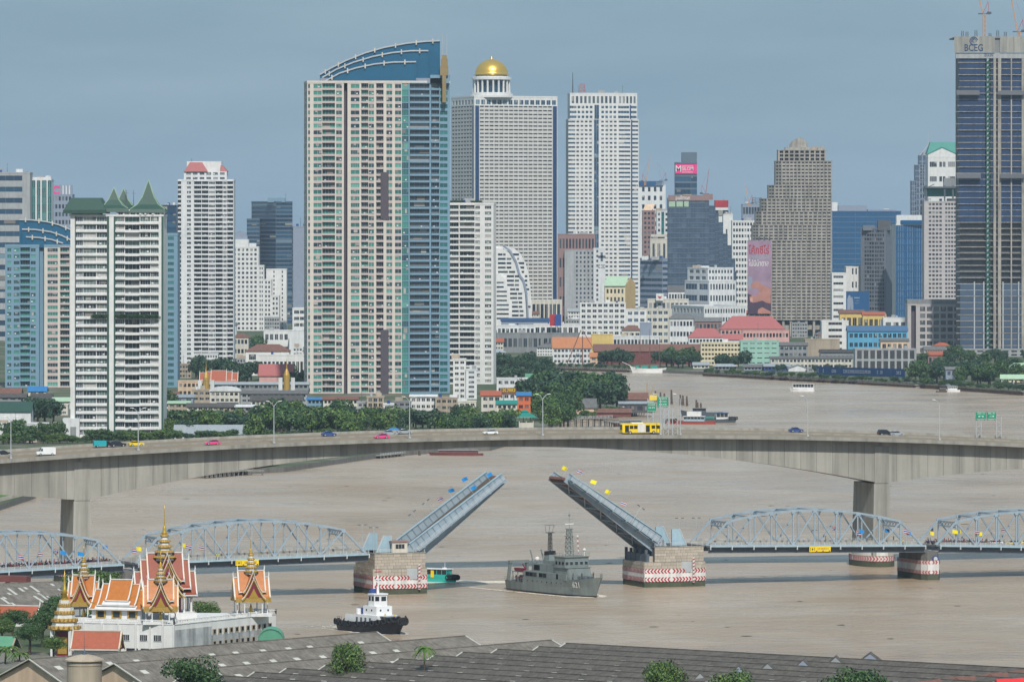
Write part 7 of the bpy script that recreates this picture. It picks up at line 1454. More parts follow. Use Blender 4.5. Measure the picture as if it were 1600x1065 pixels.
c0 = lp(b, 940).x; m = MB(); z_ = lz(b, 401); m.box(c0-1, c0+1, -9.3, -9.05, z_-4, z_+4); m.box(c0-3.4, c0+3.4, -9.3, -9.05, z_-1, z_+1); m.build('cross_sign', 'steeldark', b.e); strokes(3, 6.5, 3, 'steeldark', b.e, (c0, -9.1, lz(b, 416))); strokes(2, 5.5, 3, 'steeldark', b.e, (c0, -9.1, lz(b, 423)))
b = tower('gabled_cream_block', 'cream block with pale green gable roof and round windows', 945, 945, 977, 448, 4700, 0, 6, rep(5, 3.2, 3.2), wall='cream', fin=False, sill=.2, head=.72)
p = lp(b, 977); q_ = lp(b, 993, 4712); za, zr = lz(b, 447), lz(b, 433); m = MB(); m.hexa([(-1, -1, za), (p.x, -1, za), (p.x+3, 8, zr), (2, 8, zr)], [(-1, -1, za+.6), (p.x, -1, za+.6), (p.x+3, 8, zr+.6), (2, 8, zr+.6)]); m.build('roof_slope', 'palegreen', b.e)
mat('ochre', (.50, .37, .18), .8, streak=.1); m = MB(); m.ext([(p.x, 0, 0), (q_.x, 14, 0), (q_.x, 14, lz(b, 443)), ((p.x+q_.x)/2, 7, zr), (p.x, 0, za)], (-.5, .3, 0)); m.build('gable_wall', 'ochre', b.e); b.finish()
b = tower('striped_office_block', 'dark office block with grey blue stripes right of the cream gable', 1000, 1035, 1043, 405, 4800, 35, 13, [('W', 10, None, 'gl_blue')], [('W', 10, None, 'gl_blue')], wall='greyblue', sill=.1, head=.6, fin=False); topbox(b, 1003, 1012, 400, 406, 5, 'white2'); topbox(b, 1018, 1030, 401, 406, 5, 'grey'); b.finish()
b = tower('slotted_cream_tower', 'cream tower with dark vertical slots left of the slate stepped tower', 1016, 1016, 1043, 374, 5200, 0, 4, [('P', 3), ('W', 3), ('P', 4), ('W', 1.2), ('P', 1), ('W', 1.2), ('P', 4), ('W', 3), ('P', 3)], wall='offwhite', fin=False, sill=.1, head=.8); topbox(b, 1017, 1042, 366, 370, 8, 'offwhite', name='roof_canopy'); topbox(b, 1020, 1028, 370, 375, 6, 'midgrey'); b.finish()
b = tower('pink_gabled_tower', 'narrow pink tower with slanted cream top far behind', 1004, 1004, 1024, 330, 5600, 0, 22, rep(3, 3, 2.4), wall='brownwall', fin=False, **gr); m = MB(); m.hexa([(0, 0, b.H), (lp(b, 1018).x, 0, b.H), (lp(b, 1018).x, 12, b.H), (0, 12, b.H)], [(lp(b, 1009).x, 8, lz(b, 319)), (lp(b, 1024).x, 8, lz(b, 319)), (lp(b, 1024).x, 14, lz(b, 319)), (lp(b, 1009).x, 14, lz(b, 319))]); m.build('slanted_roof', 'peach', b.e); b.finish()
tower('teal_banded_tower', 'narrow white and teal tower left of the slate stepped tower', 1026, 1026, 1044, 331, 5500, 0, 20, rep(1, 3, 2)+[('G', 4, 'teal', 'gl_teal'), ('P', 2), ('W', 3), ('P', 1)], wall='white2', **gr)
b = tower('far_signed_tower', 'distant pale tower with blue top sign and building cranes', 998, 998, 1040, 290, 6300, 0, 14, rep(4, 3, 4), wall='white2', glass='gl_grey', fin=False); topbox(b, 998, 1036, 283, 291, 6, 'deepblue', -1); strokes(4, 9, 4, 'carsilver', b.e, (lp(b, 1030).x, -1.05, lz(b, 287)), .2); b.finish()
crane(1008, 6240, zz(290, 6240), zz(284, 6240), radians(9), 30, 1, 'thin orange crane above the distant pale tower', 'craneorange'); crane(1036, 6240, zz(290, 6240), zz(282, 6240), radians(15), 22, -1, 'grey crane above the distant pale tower', 'steelblue')
b = tower('magenta_sign_tower', 'dark glass tower carrying a magenta sign band', 1055, 1055, 1089, 255, 5500, 0, 24, [('W', 24, None, 'gl_blue'), ('P', .6), ('W', 9, None, 'gl_blue')], wall='slateband', sill=.2, head=.92, fin=False); topbox(b, 1065, 1089, 238, 255, 14, 'slateband', .5)
m = MB(); m.box(lp(b, 1055).x, lp(b, 1089).x, -.8, -.3, lz(b, 271.5), lz(b, 256.5)); sp_ = m.build('sign_band', 'magenta', b.e); text('lettering', 'M', 9, 'whitepaint', sp_, (lp(b, 1060).x, -.85, lz(b, 264)), depth=.04, width=5.5); text('lettering', 'SILOM', 5.2, 'whitepaint', sp_, (lp(b, 1074.5).x, -.85, lz(b, 264)), depth=.04, width=11.5)
m = MB(); [m.box(lp(b, 1066).x, lp(b, 1083).x, -.9, -.85, lz(b, y), lz(b, y-.8)) for y in (260, 269.5)]; m.build('sign_rule', 'whitepaint', sp_); b.finish()
# slate stepped tower
b = Bld('slate_stepped_tower', 'slate blue glass hotel tower with stepped right side', 'tower', pp(1044, 5100), s_min=99); X = lambda px: lp(b, px).x; yb = 470
stp = [(1108, 310), (1117, 322), (1123, 334), (1130, 348), (1137, 366), (1143, 384), (1149, 405), (1151, 425)]
x0 = 0
for i, (px, y) in enumerate(stp):
    z1 = lz(b, y); z0 = 0; w_ = X(px); 
    if i == 0: b.block([(0, 0), (w_, 0), (w_, 30), (0, 30)], 0, z1, {0: ([('G', 5, 'slateband', 'gl_slate')]*9, 26)}, 'slateband', 'grey', .5)
    else: b.block([(x0, .5+i*.3), (w_, .5+i*.3), (w_, 30), (x0, 30)], 0, z1, {0: ([('G', 5, 'slateband', 'gl_slate')], max(4, int((540-y)/8)))}, 'slateband', 'grey', .5)
    x0 = w_
m = MB(); m.box(X(1044), X(1108), -.4, -.05, lz(b, 313.5), lz(b, 305)); sg = m.build('sign_band', 'brownwall', b.e); text('lettering', 'pullman', 5.5, 'whitepaint', sg, (X(1067), -.5, lz(b, 309)), depth=.04, width=13.5)
m = MB(); [m.box(X(a_), X(c_), -.3, -.1, lz(b, 323), lz(b, 314.5)) for a_, c_ in ((1045, 1055), (1057, 1067), (1069, 1076))]; m.build('bright_window', 'palegreen', b.e); topbox(b, 1100, 1114, 303, 312, 10, 'brownwall'); b.finish()
b = tower('red_topped_block', 'white banded tower with flat red top behind the slate stepped tower', 1118, 1118, 1138, 323, 5650, 0, 8, [('W', 10, None, 'gl_blue')], wall='white', sill=.3, head=.75, fin=False); topbox(b, 1117, 1138, 313, 323.5, 20, 'redpaint', -.5); b.finish()
tower('slim_white_slab', 'slim white slab with a dark slot right of the slate stepped tower', 1130, 1130, 1145, 336, 5400, 0, 3, [('P', 3), ('W', 1.6), ('P', 6)], wall='white', sill=.3, head=.6)
tower('gridded_white_block', 'white block with rows of small windows left of the unfinished tower', 1144, 1144, 1181, 346, 5300, 0, 17, rep(8, 2.6, 1.4), wall='white', **gr)
b = tower('far_construction', 'distant grey tower with scaffolding left of the unfinished concrete tower', 1160, 1160, 1192, 320, 6000, 0, 8, rep(7, 3, 1), wall='greyblue', glass='gl_blue', fin=False); lattice(b.e, lp(b, 1183).x, 8, lz(b, 320), lz(b, 309), 5, 5, 'steeldark', 'roof_frame', 3, .3); b.finish(); crane(1171, 5950, zz(322, 5950), zz(318, 5950), radians(9), 22, -1, 'orange crane left of the unfinished concrete tower', 'craneorange'); crane(1101, 5600, zz(310, 5600), zz(303, 5600), radians(7), 26, 1, 'thin red crane behind the slate stepped tower', 'pinkroof')
b = tower('banded_office_block', 'white and grey office block in front of the slate stepped tower', 1070, 1108, 1150, 440, 4560, 28, 5, rep(9, 2.2, 1.6), [('P', 1), ('W', 16, None, 'gl_blue'), ('P', 3), ('W', 12, None, 'gl_blue'), ('P', 2)], wall='white2', fin=False, **gr)
b.pts; p0 = lp(b, 1075); C2, q2 = quadplan(1074, 1106, 1146, 4570, 28); sh = V(C2.x-b.o.x, C2.y-b.o.y, 0); b.block([(x+sh.x, y+sh.y) for x, y in q2], b.H, lz(b, 420), {0: (rep(8, 2.2, 1.6), 2), 3: (rep(3, 4, 2), 2)}, 'white2', 'grey', 1, **gr); b.finish()
tower('podium_office', 'long low white podium with small square windows below the office block', 1050, 1100, 1166, 480, 4480, 20, 4, rep(16, 2, 1.4), rep(9, 2, 1.6), wall='white2', cat='building', **gr)
b = tower('wide_blue_tower', 'wide dark blue glass building right of the unfinished tower', 1300, 1300, 1408, 331, 5600, 0, 20, [('P', 1), ('W', 30, None, 'gl_deep'), ('P', .5), ('W', 60, None, 'gl_deep'), ('P', 1)], wall='slateblue' if mat('slateblue', (.06, .13, .24), .4) else '', sill=.15, head=.95, fin=False); topbox(b, 1310, 1355, 321, 331, 14, 'greyblue'); topbox(b, 1356, 1400, 327, 331, 14, 'greyblue'); topbox(b, 1300, 1309, 316, 331, 10, 'white2'); b.finish()
tower('louvred_white_block', 'white block with horizontal dark louvres right of the unfinished tower', 1300, 1300, 1322, 428, 4500, 0, 10, [('P', 2), ('W', 14), ('P', 4)], wall='white', glass='void', sill=.4, head=.75, cat='building')
tower('blank_white_block', 'blank white block with cream fins behind the blue advertising hoarding', 1322, 1322, 1345, 418, 4720, 0, 5, [('P', 4), ('F', 2), ('W', 1.5), ('F', 2), ('W', 1.5), ('P', 4)], wall='white', cat='building', sill=.5, head=.95)
b = tower('dark_grey_tower', 'dark grey gridded apartment tower beside the bright blue tower', 1345, 1384, 1394, 358, 4700, 62, 26, [('P', 4)], [('P', 5)]+rep(4, 3, .8)+rep(6, 1.8, .7)+[('P', 2)], wall='slategrey' if mat('slategrey', (.145, .165, .20), .7) else '', glass='gl_grey', fin=False, sill=.2, head=.85); topbox(b, 1372, 1392, 344, 360, 10, 'darkgrey', 2); topbox(b, 1349, 1368, 352, 360, 8, 'slategrey', 6); m = MB(); b.finish()
b = tower('bright_blue_tower', 'bright blue glass tower with pale grey frame', 1394, 1400, 1444, 352, 4640, 8, 17, [('G', 12, 'deepblue', 'gl_deep')]*3, [('P', 3)], wall='white2', fin=False); topbox(b, 1401, 1444, 336, 352, 16, 'white2', 1); m = MB(); m.box(lp(b, 1407).x, lp(b, 1444).x, .2, 1.5, lz(b, 351), lz(b, 344)); m.build('top_glazing', 'gl_deep', b.e); b.finish()
# far spired tower
b = Bld('spired_glass_tower', 'distant pale blue stepped tower with pyramid frame and spire', 'tower', pp(1424, 6600), s_min=99); X = lambda px: lp(b, px).x
for x0, x1, y in ((1424, 1432, 283), (1430, 1454, 258), (1436, 1454, 243)): b.block([(X(x0), 1), (X(x1), 1), (X(x1), 20), (X(x0), 20)], 0, lz(b, y), {0: ([('G', 3, 'greyblue', 'gl_slate'), ('P', 1)]*3, 24)}, 'greyblue', 'greyblue', .5)
b.finish(); m = MB(); [m.bar((X(x0), y_, lz(b, 243)), (X(1451), 10, lz(b, 227)), 1.0) for x0, y_ in ((1437, 1), (1454, 1), (1437, 20), (1454, 20))]; m.tube((X(1451), 10, lz(b, 229)), (X(1451), 10, lz(b, 200)), .7, .15, 6); m.build('spire', 'galv', b.e)
b = tower('green_gabled_tower', 'white tower with bright green gabled roof at right', 1450, 1450, 1495, 246, 5500, 0, 11, [('P', 2), ('W', 8), ('P', 3), ('W', 3), ('P', 1), ('W', 3), ('P', 3), ('W', 8), ('P', 2)], wall='white', fin=False, depth=30, sill=.35, head=.7)
za, zr, zp = lz(b, 246), lz(b, 222), lz(b, 231); p0, p1, pm = lp(b, 1450).x, lp(b, 1495).x, lp(b, 1472).x; m = MB(); m.ext([(p0, 0, za), (p1, 0, za), (p1, 0, lz(b, 241)), (pm, 0, zp), (p0, 0, lz(b, 241))], (0, 1, 0)); m.build('gable', 'white', b.e); m = MB()
m.hexa([(p0-1, 1.2, lz(b, 241)), (p1+6, 1.2, lz(b, 241)), (p1+6, 28, lz(b, 241)), (p0-1, 28, lz(b, 241))], [(p0+3, 8, zr), (p1+2, 8, zr), (p1+2, 20, zr), (p0+3, 20, zr)])
for s_, xe in ((-1, p0-1), (1, p1+1)): m.hexa([(pm, -.4, zp), (xe, -.4, lz(b, 242)), (xe, 10, lz(b, 242)), (pm, 10, zp)], [(pm, -.4, zp+1), (xe, -.4, lz(b, 241)), (xe, 10, lz(b, 241)), (pm, 10, zp+1)])
m.build('green_roof', 'teal', b.e); b.finish()
b = tower('beige_grid_condo', 'grey beige condominium with dense window grid left of the netted tower', 1444, 1444, 1500, 316, 4500, 0, 33, [('P', 5)]+rep(4, 3.4, 1.6)+[('P', 2)]+rep(5, 3.0, 1.2), wall='greybeige' if mat('greybeige', (.46, .43, .43), .8, streak=.06) else '', glass='gl_apt', fin=False, sill=.28, head=.78)
topbox(b, 1447, 1500, 292, 307, 12, 'teal', 8, 'glass_crown'); m = MB(); X = lambda px: lp(b, px).x
for x_ in (1446, 1475, 1488, 1499): m.box(X(x_), X(x_)+1.2, 0, 1.5, lz(b, 316), lz(b, 290))
m.box(X(1445), X(1500), -1, 16, lz(b, 294), lz(b, 291.5)); m.build('crown_frame', 'steeldark', b.e); m = MB(); [m.bar((X(1447+k*2.2), 2, lz(b, 293-3*(k/4)**1.5)), (X(1447+(k+1)*2.2), 2, lz(b, 293-3*((k+1)/4)**1.5)), .6) for k in range(6)]; m.build('canopy_arc', 'steeldark', b.e); topbox(b, 1476, 1494, 278, 292, 8, 'midgrey', 8); b.finish()
b = tower('blue_gridded_building', 'eight storey frame building with blue windows below the netted tower', 1418, 1418, 1502, 477, 4060, 0, 7, [('P', 3), ('R', 4), ('P', 2)]+rep(6, 4.2, 1.5, 'W'), wall='greybeige', glass='gl_deep', cat='building', sill=.15, head=.8, fin=False); topbox(b, 1418, 1500, 468, 477, 18, 'midgrey', 2, 'roof_frame'); b.finish()
# ================================================================ LOW BUILDINGS
rcl = random.Random(77)
def clutter(b, w_, dp, z, n, big=1., x0=0., y0=0.):
    for k in range(n):
        x, y = x0+rcl.uniform(.15, .85)*w_, y0+rcl.uniform(.3, .7)*dp; m = MB(); r = rcl.random()
        if r < .4: m.tube((x, y, z), (x, y, z+2.0*big), .8*big, .8*big, 10); m.build('roof_tank', rcl.choice(('galv', 'carblue', 'white2')), b.e)
        elif r < .8: q = rcl.uniform(1.2, 2.6)*big; m.box(x-q, x+q, y-q*.7, y+q*.7, z, z+rcl.uniform(1.5, 2.8)*big); m.build('stair_head', rcl.choice(('grey', 'white2', 'tan')), b.e)
        else: m.tube((x, y, z), (x, y, z+6*big), .12*big, .06*big, 5); m.bar((x-1, y, z+5*big), (x+1, y, z+5*big), .1); m.build('antenna', 'steeldark', b.e)
def house(label, px0, px1, ytop, D, wall='white2', roof='greyroof', nc=4, nr=2, kind='flat', rh=2.5, depth=12, cat='house', name='house', glass='gl_dark', ov=.6, sill=.3, head=.75, lift=0., group=None, par=.6, wtype='W'):
    C = pp(px0, D); w_ = (px1-px0)*D/F; b = Bld(name, label, cat, (C.x, C.y, 2), group, 60, 6.0); ze = zz(ytop, D)-2
    if kind != 'flat': ze = max(2.2, ze-rh)
    b.block([(0, 0), (w_, 0), (w_, depth), (0, depth)], 0, ze, {0: (rep(nc, 2., 1., wtype), nr)} if nc else {}, wall, roof if kind == 'flat' else wall, par if kind == 'flat' else 0, glass=glass, sill=sill, head=head, rec=.25, balw=.6)
    b.finish(99); m = MB(); z1 = ze+rh; x0, x1, y0, y1 = -ov, w_+ov, -ov, depth+ov; ym = depth/2; xm = w_/2
    if kind == 'gable':                                    # ridge parallel to the front
        for ya in (y0, y1): m.hexa([(x0, ya, ze-.15), (x1, ya, ze-.15), (x1, ym, z1-.15), (x0, ym, z1-.15)], [(x0, ya, ze+.1), (x1, ya, ze+.1), (x1, ym, z1+.1), (x0, ym, z1+.1)])
        m2 = MB(); [m2.ext([(xx, 0, ze), (xx, depth, ze), (xx, ym, z1-.1)], (.15, 0, 0)) for xx in (0, w_-.15)]; m2.build('gable_wall', wall, b.e)
    elif kind == 'front':                                  # gable faces the viewer
        for xa in (x0, x1): m.hexa([(xa, y0, ze-.15), (xa, y1, ze-.15), (xm, y1, z1-.15), (xm, y0, z1-.15)], [(xa, y0, ze+.1), (xa, y1, ze+.1), (xm, y1, z1+.1), (xm, y0, z1+.1)])
        m2 = MB(); m2.ext([(0, 0, ze), (w_, 0, ze), (xm, 0, z1-.1)], (0, .15, 0)); m2.build('gable_wall', wall, b.e)
    elif kind == 'hip':
        k = min(xm, ym)*.75; m.hexa([(x0, y0, ze), (x1, y0, ze), (x1, y1, ze), (x0, y1, ze)], [(x0+k, ym-.05, z1), (x1-k, ym-.05, z1), (x1-k, ym+.05, z1), (x0+k, ym+.05, z1)])
    elif kind == 'shed': m.hexa([(x0, y0, ze-.1), (x1, y0, ze-.1), (x1, y1, z1-.1), (x0, y1, z1-.1)], [(x0, y0, ze+.12), (x1, y0, ze+.12), (x1, y1, z1+.12), (x0, y1, z1+.12)])
    elif kind == 'barrel':
        n = 8; pts = [(xm-(xm+ov)*cos(pi*i/n), ze+rh*sin(pi*i/n)) for i in range(n+1)]; m.ext([(x, y0, z) for x, z in pts], (0, depth+2*ov, 0))
    if m.f: m.build('roof', roof, b.e)
    clutter(b, w_, depth, ze, rcl.randint(1, 3) if kind == 'flat' else 0)
    return b
R_ = [
 # left bank, left part
 ('grey hall with dark green sloping fascia at the left edge', -25, 48, 628, 2560, 'white2', 'greenroof', 0, 1, 'gable', 4.6, 14),
 ('long white terrace wall below the grey hall', -25, 104, 662, 2510, 'white2', 'grey', 0, 1, 'flat', 0, 6),
 ('small grey house among trees left of the green roofed tower', 36, 58, 672, 2430, 'tan', 'rustroof', 2, 2, 'gable', 1.4, 8),
 ('house with bright blue tarpaulin roof in front of the left blue tower', 44, 72, 604, 3060, 'offwhite', 'blueroof', 2, 2, 'gable', 2.6, 10),
 ('white house with dark grey roof below the blue tarpaulin roof', 48, 80, 615, 2920, 'white', 'darkroof', 3, 2, 'gable', 3.0, 10),
 ('pale green roofed house left of the green roofed tower', 82, 112, 621, 2860, 'offwhite', 'palegreen', 2, 3, 'gable', 2.0, 10),
 ('brown roofed row house at the left edge behind the grey hall', -20, 32, 606, 3010, 'tan', 'rustroof', 5, 2, 'gable', 3, 12),
 ('cream arcaded house behind the trees at left', 60, 106, 633, 2770, 'offwhite', 'grey', 5, 2, 'flat', 0, 10),
 ('dark roofed shed left of the blue tarpaulin house', 0, 40, 615, 2940, 'midgrey', 'darkroof', 3, 2, 'gable', 2, 10),
 # left bank, middle part
 ('pinkish row house right of the green roofed tower', 278, 320, 596, 3060, 'peach', 'greyroof', 6, 2, 'flat', 0, 10),
 ('long grey row house between the two golden spires', 326, 482, 597, 3010, 'midgrey', 'tinroof', 22, 3, 'gable', 1.2, 10),
 ('cream building with arched roof in the left middle', 328, 374, 604, 2860, 'offwhite', 'white2', 6, 3, 'barrel', 2.4, 12),
 ('tan four storey house left of the arched roof building', 300, 330, 610, 2890, 'tan', 'greyroof', 3, 3, 'flat', 0, 10),
 ('white house beside the right foot of the green roofed tower', 254, 279, 612, 2860, 'white2', 'rustroof', 2, 2, 'gable', 1.2, 10),
 ('house with grey blue tin roof right of the white house', 277, 302, 617, 2840, 'greyblue', 'tinroof', 2, 2, 'shed', 1.2, 10),
 ('pale green awning house above the left trees', 262, 296, 627, 2790, 'tan', 'palegreen', 3, 2, 'shed', 1, 8),
 ('white row house with arched windows above the trees', 292, 342, 630, 2770, 'offwhite', 'darkroof', 6, 2, 'gable', 1.8, 9),
 ('brown roofed house in the middle of the left row', 340, 370, 629, 2760, 'tan', 'darkroof', 3, 2, 'gable', 2.2, 9),
 ('house with long white awning below the arched roof building', 368, 396, 633, 2750, 'midgrey', 'white2', 2, 2, 'shed', .8, 9),
 ('dark roofed row house with red and white windows', 392, 472, 618, 2800, 'offwhite', 'darkroof', 12, 2, 'gable', 2.6, 10),
 ('grey row of shop houses behind the dark roofed row', 376, 480, 610, 2880, 'grey', 'greyroof', 12, 3, 'gable', 1.6, 10),
 ('white flat roofed hut peeking over the left trees', 360, 382, 645, 2700, 'white', 'white2', 2, 1, 'flat', 0, 6),
 ('pale blue topped shop house at the foot of the pink tower', 480, 506, 621, 2770, 'bluewall', 'blueroof', 4, 3, 'gable', 1, 9),
 ('long cream shop house with brown roof below the pink tower', 505, 559, 619, 2760, 'offwhite', 'rustroof', 9, 3, 'gable', 1.6, 10),
 ('narrow grey shop house below the pink tower', 558, 575, 629, 2740, 'grey', 'greyroof', 2, 3, 'flat', 0, 10),
 ('weathered brown shop house with balconies below the pink tower', 573, 600, 621, 2735, 'tan', 'greyroof', 3, 4, 'flat', 0, 10, 'house', 'house', 'gl_dark', .6, .2, .85, 0, None, .6, 'W'),
 ('small white shop house right of the weathered brown one', 599, 615, 632, 2725, 'white2', 'greyroof', 2, 3, 'flat', 0, 10),
 ('stained grey shop house below the blue side of the tower', 614, 642, 628, 2740, 'midgrey', 'darkroof', 3, 3, 'flat', 0, 10),
 ('white shop house with wide dark openings below the blue facade', 641, 682, 617, 2750, 'white', 'white2', 5, 3, 'shed', .8, 10),
 ('tan shop house with water tanks right of the white shop house', 680, 716, 622, 2740, 'tan', 'greyroof', 4, 3, 'flat', 0, 10),
 ('pale yellow house left of the red roofed restaurant', 716, 744, 628, 2720, 'offwhite', 'palegreen', 3, 3, 'flat', 0, 10),
 ('white side block of flats below the balcony condominium', 708, 728, 562, 3020, 'white', 'grey', 2, 7, 'flat', 0, 14),
 ('lower stepped white block beside the balcony condominium', 728, 745, 578, 3018, 'white2', 'grey', 1, 6, 'flat', 0, 12),
 ('cream house with orange red roof left of the teal roofed house', 752, 783, 611, 2745, 'offwhite', 'redroof', 3, 3, 'gable', 2.2, 10),
 ('cream three storey house with teal roof', 776, 808, 626, 2670, 'offwhite', 'teal', 4, 3, 'gable', 1.6, 10),
 ('orange red painted shop house with bright blue roof', 808, 829, 613, 2730, 'orangewall', 'blueroof', 2, 3, 'shed', 1.6, 9),
 ('grey roofed house behind the restaurant sign', 776, 825, 592, 3000, 'white2', 'greyroof', 5, 3, 'flat', 0, 12),
 ('long green grey roofed shed behind the big dark trees', 822, 898, 584, 3290, 'grey', 'greentin', 8, 1, 'gable', 2.0, 14, 'shed'),
 ('grey roofed beige warehouse by the peninsula wharf', 892, 931, 623, 2760, 'peach', 'greyroof', 0, 1, 'gable', 4.6, 16, 'warehouse'),
 ('long maroon shed right of the beige warehouse', 931, 986, 640, 2745, 'maroonsteel', 'rustroof', 0, 1, 'gable', 1.8, 10, 'shed'),
 ('rusty roofed boat shed at the tip of the peninsula', 960, 1012, 614, 2880, 'midgrey', 'rustroof', 3, 1, 'gable', 3.4, 12, 'shed'),
 ('low open boat shed behind the green road signs', 968, 1020, 628, 2800, 'darkgrey', 'tinroof', 4, 1, 'shed', .8, 10, 'shed'),
 ('large pale metal roofed shed behind the pink taxi', 272, 396, 670, 2460, 'white2', 'tinroof', 0, 1, 'gable', 4.2, 18, 'shed'),
 ('white tent roofed stall with blue top by the trees', 606, 624, 668, 2440, 'white', 'blueroof', 0, 1, 'hip', 1.6, 5, 'stall'),
 # middle distance left
 ('brown tiled villa behind the red topped tower', 364, 388, 521, 3720, 'offwhite', 'rustroof', 4, 3, 'hip', 2.6, 14),
 ('long white building with brown roof left of the pink tower', 384, 452, 538, 3480, 'white', 'rustroof', 4, 2, 'hip', 4.4, 20, 'building', 'building'),
 ('white wall with small square openings left of the pink tower', 404, 482, 555, 3380, 'white', 'white2', 12, 1, 'flat', 0, 8, 'building', 'building'),
 ('white terraced house above the brown roofed building', 412, 452, 517, 3980, 'white', 'grey', 5, 2, 'flat', 0, 14, 'building', 'building'),
 ('grey sided building right of the white terraced house', 452, 482, 517, 3960, 'white2', 'tinroof', 0, 1, 'flat', 0, 14, 'building', 'building'),
 ('big plain red roof among trees left of the pink tower', 405, 457, 569, 3240, 'pink', 'pinkroof', 0, 1, 'gable', 7.0, 14, 'hall'),
 # far bank
 ('three storey river house with orange Thai roof on the far bank', 864, 924, 527, 3760, 'white2', 'fadedorange', 10, 3, 'gable', 7.6, 16, 'building', 'building'),
 ('small orange gatehouse on the far bank quay', 922, 942, 551, 3720, 'peach', 'fadedorange', 2, 2, 'gable', 3, 10),
 ('yellow warehouse with ribbed wall on the far bank', 924, 958, 523, 3860, 'yellowwall', 'cream', 0, 1, 'flat', 0, 14, 'building', 'building'),
 ('long rusty roofed wharf shed behind the sailing ship', 928, 1100, 538, 3745, 'maroonsteel', 'rustroof', 0, 1, 'gable', 4.8, 24, 'shed'),
 ('white framed market hall behind the rusty shed', 952, 1030, 526, 3890, 'white2', 'grey', 14, 2, 'flat', 0, 14, 'building', 'building'),
 ('dark billboard like roof box behind the market hall', 1000, 1018, 505, 4060, 'greyblue', 'greyblue', 0, 1, 'flat', 0, 6, 'building', 'building'),
 ('brown hipped roof behind the market hall', 972, 1002, 508, 4150, 'offwhite', 'rustroof', 3, 2, 'hip', 4, 14),
 ('white river house with red hip roof left of the pink school', 1076, 1130, 513, 3860, 'white2', 'pinkroof', 10, 3, 'hip', 6.4, 18, 'building', 'building'),
 ('pink school building with wide red hip roof', 1126, 1226, 494, 3990, 'pink', 'pinkroof', 16, 4, 'hip', 9.5, 26, 'building', 'building'),
 ('lower pink wing in front of the school building', 1160, 1233, 517, 3940, 'pink', 'grey', 14, 3, 'flat', 0, 10, 'building', 'building'),
 ('small red gable roof between school and mint house', 1130, 1160, 522, 3880, 'white2', 'pinkroof', 3, 2, 'gable', 4, 10),
 ('cream four storey house with open verandas on the far bank', 1095, 1158, 536, 3725, 'cream', 'offwhite', 12, 5, 'flat', 0, 14, 'building', 'building', 'void'),
 ('mint green block of flats on the far bank', 1157, 1217, 533, 3722, 'mint', 'grey', 5, 5, 'flat', 0, 16, 'building', 'building', 'gl_dark', .6, .45, .65),
 ('weathered grey house right of the mint block', 1217, 1262, 535, 3760, 'midgrey', 'greyroof', 6, 3, 'gable', 2, 12, 'building', 'building'),
 ('grey brown blank warehouse on the far bank', 1258, 1312, 531, 3830, 'tan', 'greyroof', 0, 1, 'flat', 0, 16, 'building', 'building'),
 ('dark shed with slatted front right of the blank warehouse', 1282, 1340, 546, 3700, 'midgrey', 'darkroof', 9, 1, 'gable', 2, 14, 'shed', 'shed', 'void'),
 ('long low river building with red brown windows on the far bank', 1204, 1332, 557, 3640, 'offwhite', 'greyroof', 22, 2, 'gable', 1.2, 12, 'building', 'building'),
 ('cyan blue office building with curved front on the far bank', 1325, 1418, 509, 3900, 'skyblue', 'slateblue', 12, 3, 'gable', 3.8, 18, 'building', 'building'),
 ('white parking deck with dark slots left of the cyan building', 1284, 1326, 502, 4060, 'white', 'grey', 1, 5, 'flat', 0, 18, 'building', 'building', 'void', .6, .45, .85),
 ('unfinished concrete frame building near the far right bank', 1336, 1432, 546, 3590, 'grey', 'greyblue', 9, 2, 'flat', 0, 16, 'building', 'building', 'void', .6, .12, .92),
 ('yellow villas with brown roofs below the dark grey tower', 1312, 1350, 484, 4200, 'yellowwall', 'rustroof', 4, 2, 'gable', 2.6, 12),
 ('second yellow villa with red brown roof', 1348, 1382, 487, 4180, 'yellowwall', 'redroof', 4, 2, 'gable', 2.4, 12),
 ('white house right of the yellow villas', 1380, 1420, 497, 4150, 'white', 'grey', 3, 2, 'flat', 0, 12, 'building', 'building'),
 ('pinkish low house below the cyan building', 1376, 1420, 529, 3760, 'peach', 'greyroof', 5, 2, 'gable', 1.6, 12),
 ('white apartment block with maroon fins on the far bank', 906, 978, 474, 4240, 'white', 'grey', 8, 8, 'flat', 0, 18, 'building', 'building', 'gl_dark', .6, .4, .9),
 ('white office block right of the maroon finned block', 978, 1010, 484, 4340, 'white', 'grey', 3, 5, 'flat', 0, 16, 'building', 'building', 'gl_blue'),
 ('cream office block with white window rows', 1009, 1046, 483, 4345, 'offwhite', 'grey', 4, 5, 'flat', 0, 16, 'building', 'building', 'gl_blue'),
 ('cream hotel with square windows and red winged sign', 1012, 1076, 468, 4560, 'offwhite', 'grey', 9, 3, 'flat', 0, 16, 'building', 'building', 'gl_grey'),
 ('grey mansard roofed hotel behind the red winged sign', 1044, 1072, 446, 4640, 'white2', 'greyroof', 6, 4, 'gable', 5, 14, 'building', 'building'),
 ('grey roofed white house below the podium office', 1046, 1088, 490, 4180, 'white2', 'greyroof', 8, 3, 'hip', 4, 14, 'building', 'building'),
 ('brown brick houses left of the pink school', 1086, 1128, 496, 4100, 'brownwall', 'greyroof', 7, 3, 'gable', 3, 12, 'building', 'building'),
 ('dark navy long roof below the curved hotel', 783, 870, 497, 4420, 'greyblue', 'navy', 0, 1, 'gable', 2.4, 16, 'building', 'building'),
 ('row of white shop fronts below the navy roof', 776, 836, 509, 4260, 'white2', 'grey', 9, 2, 'flat', 0, 12, 'building', 'building'),
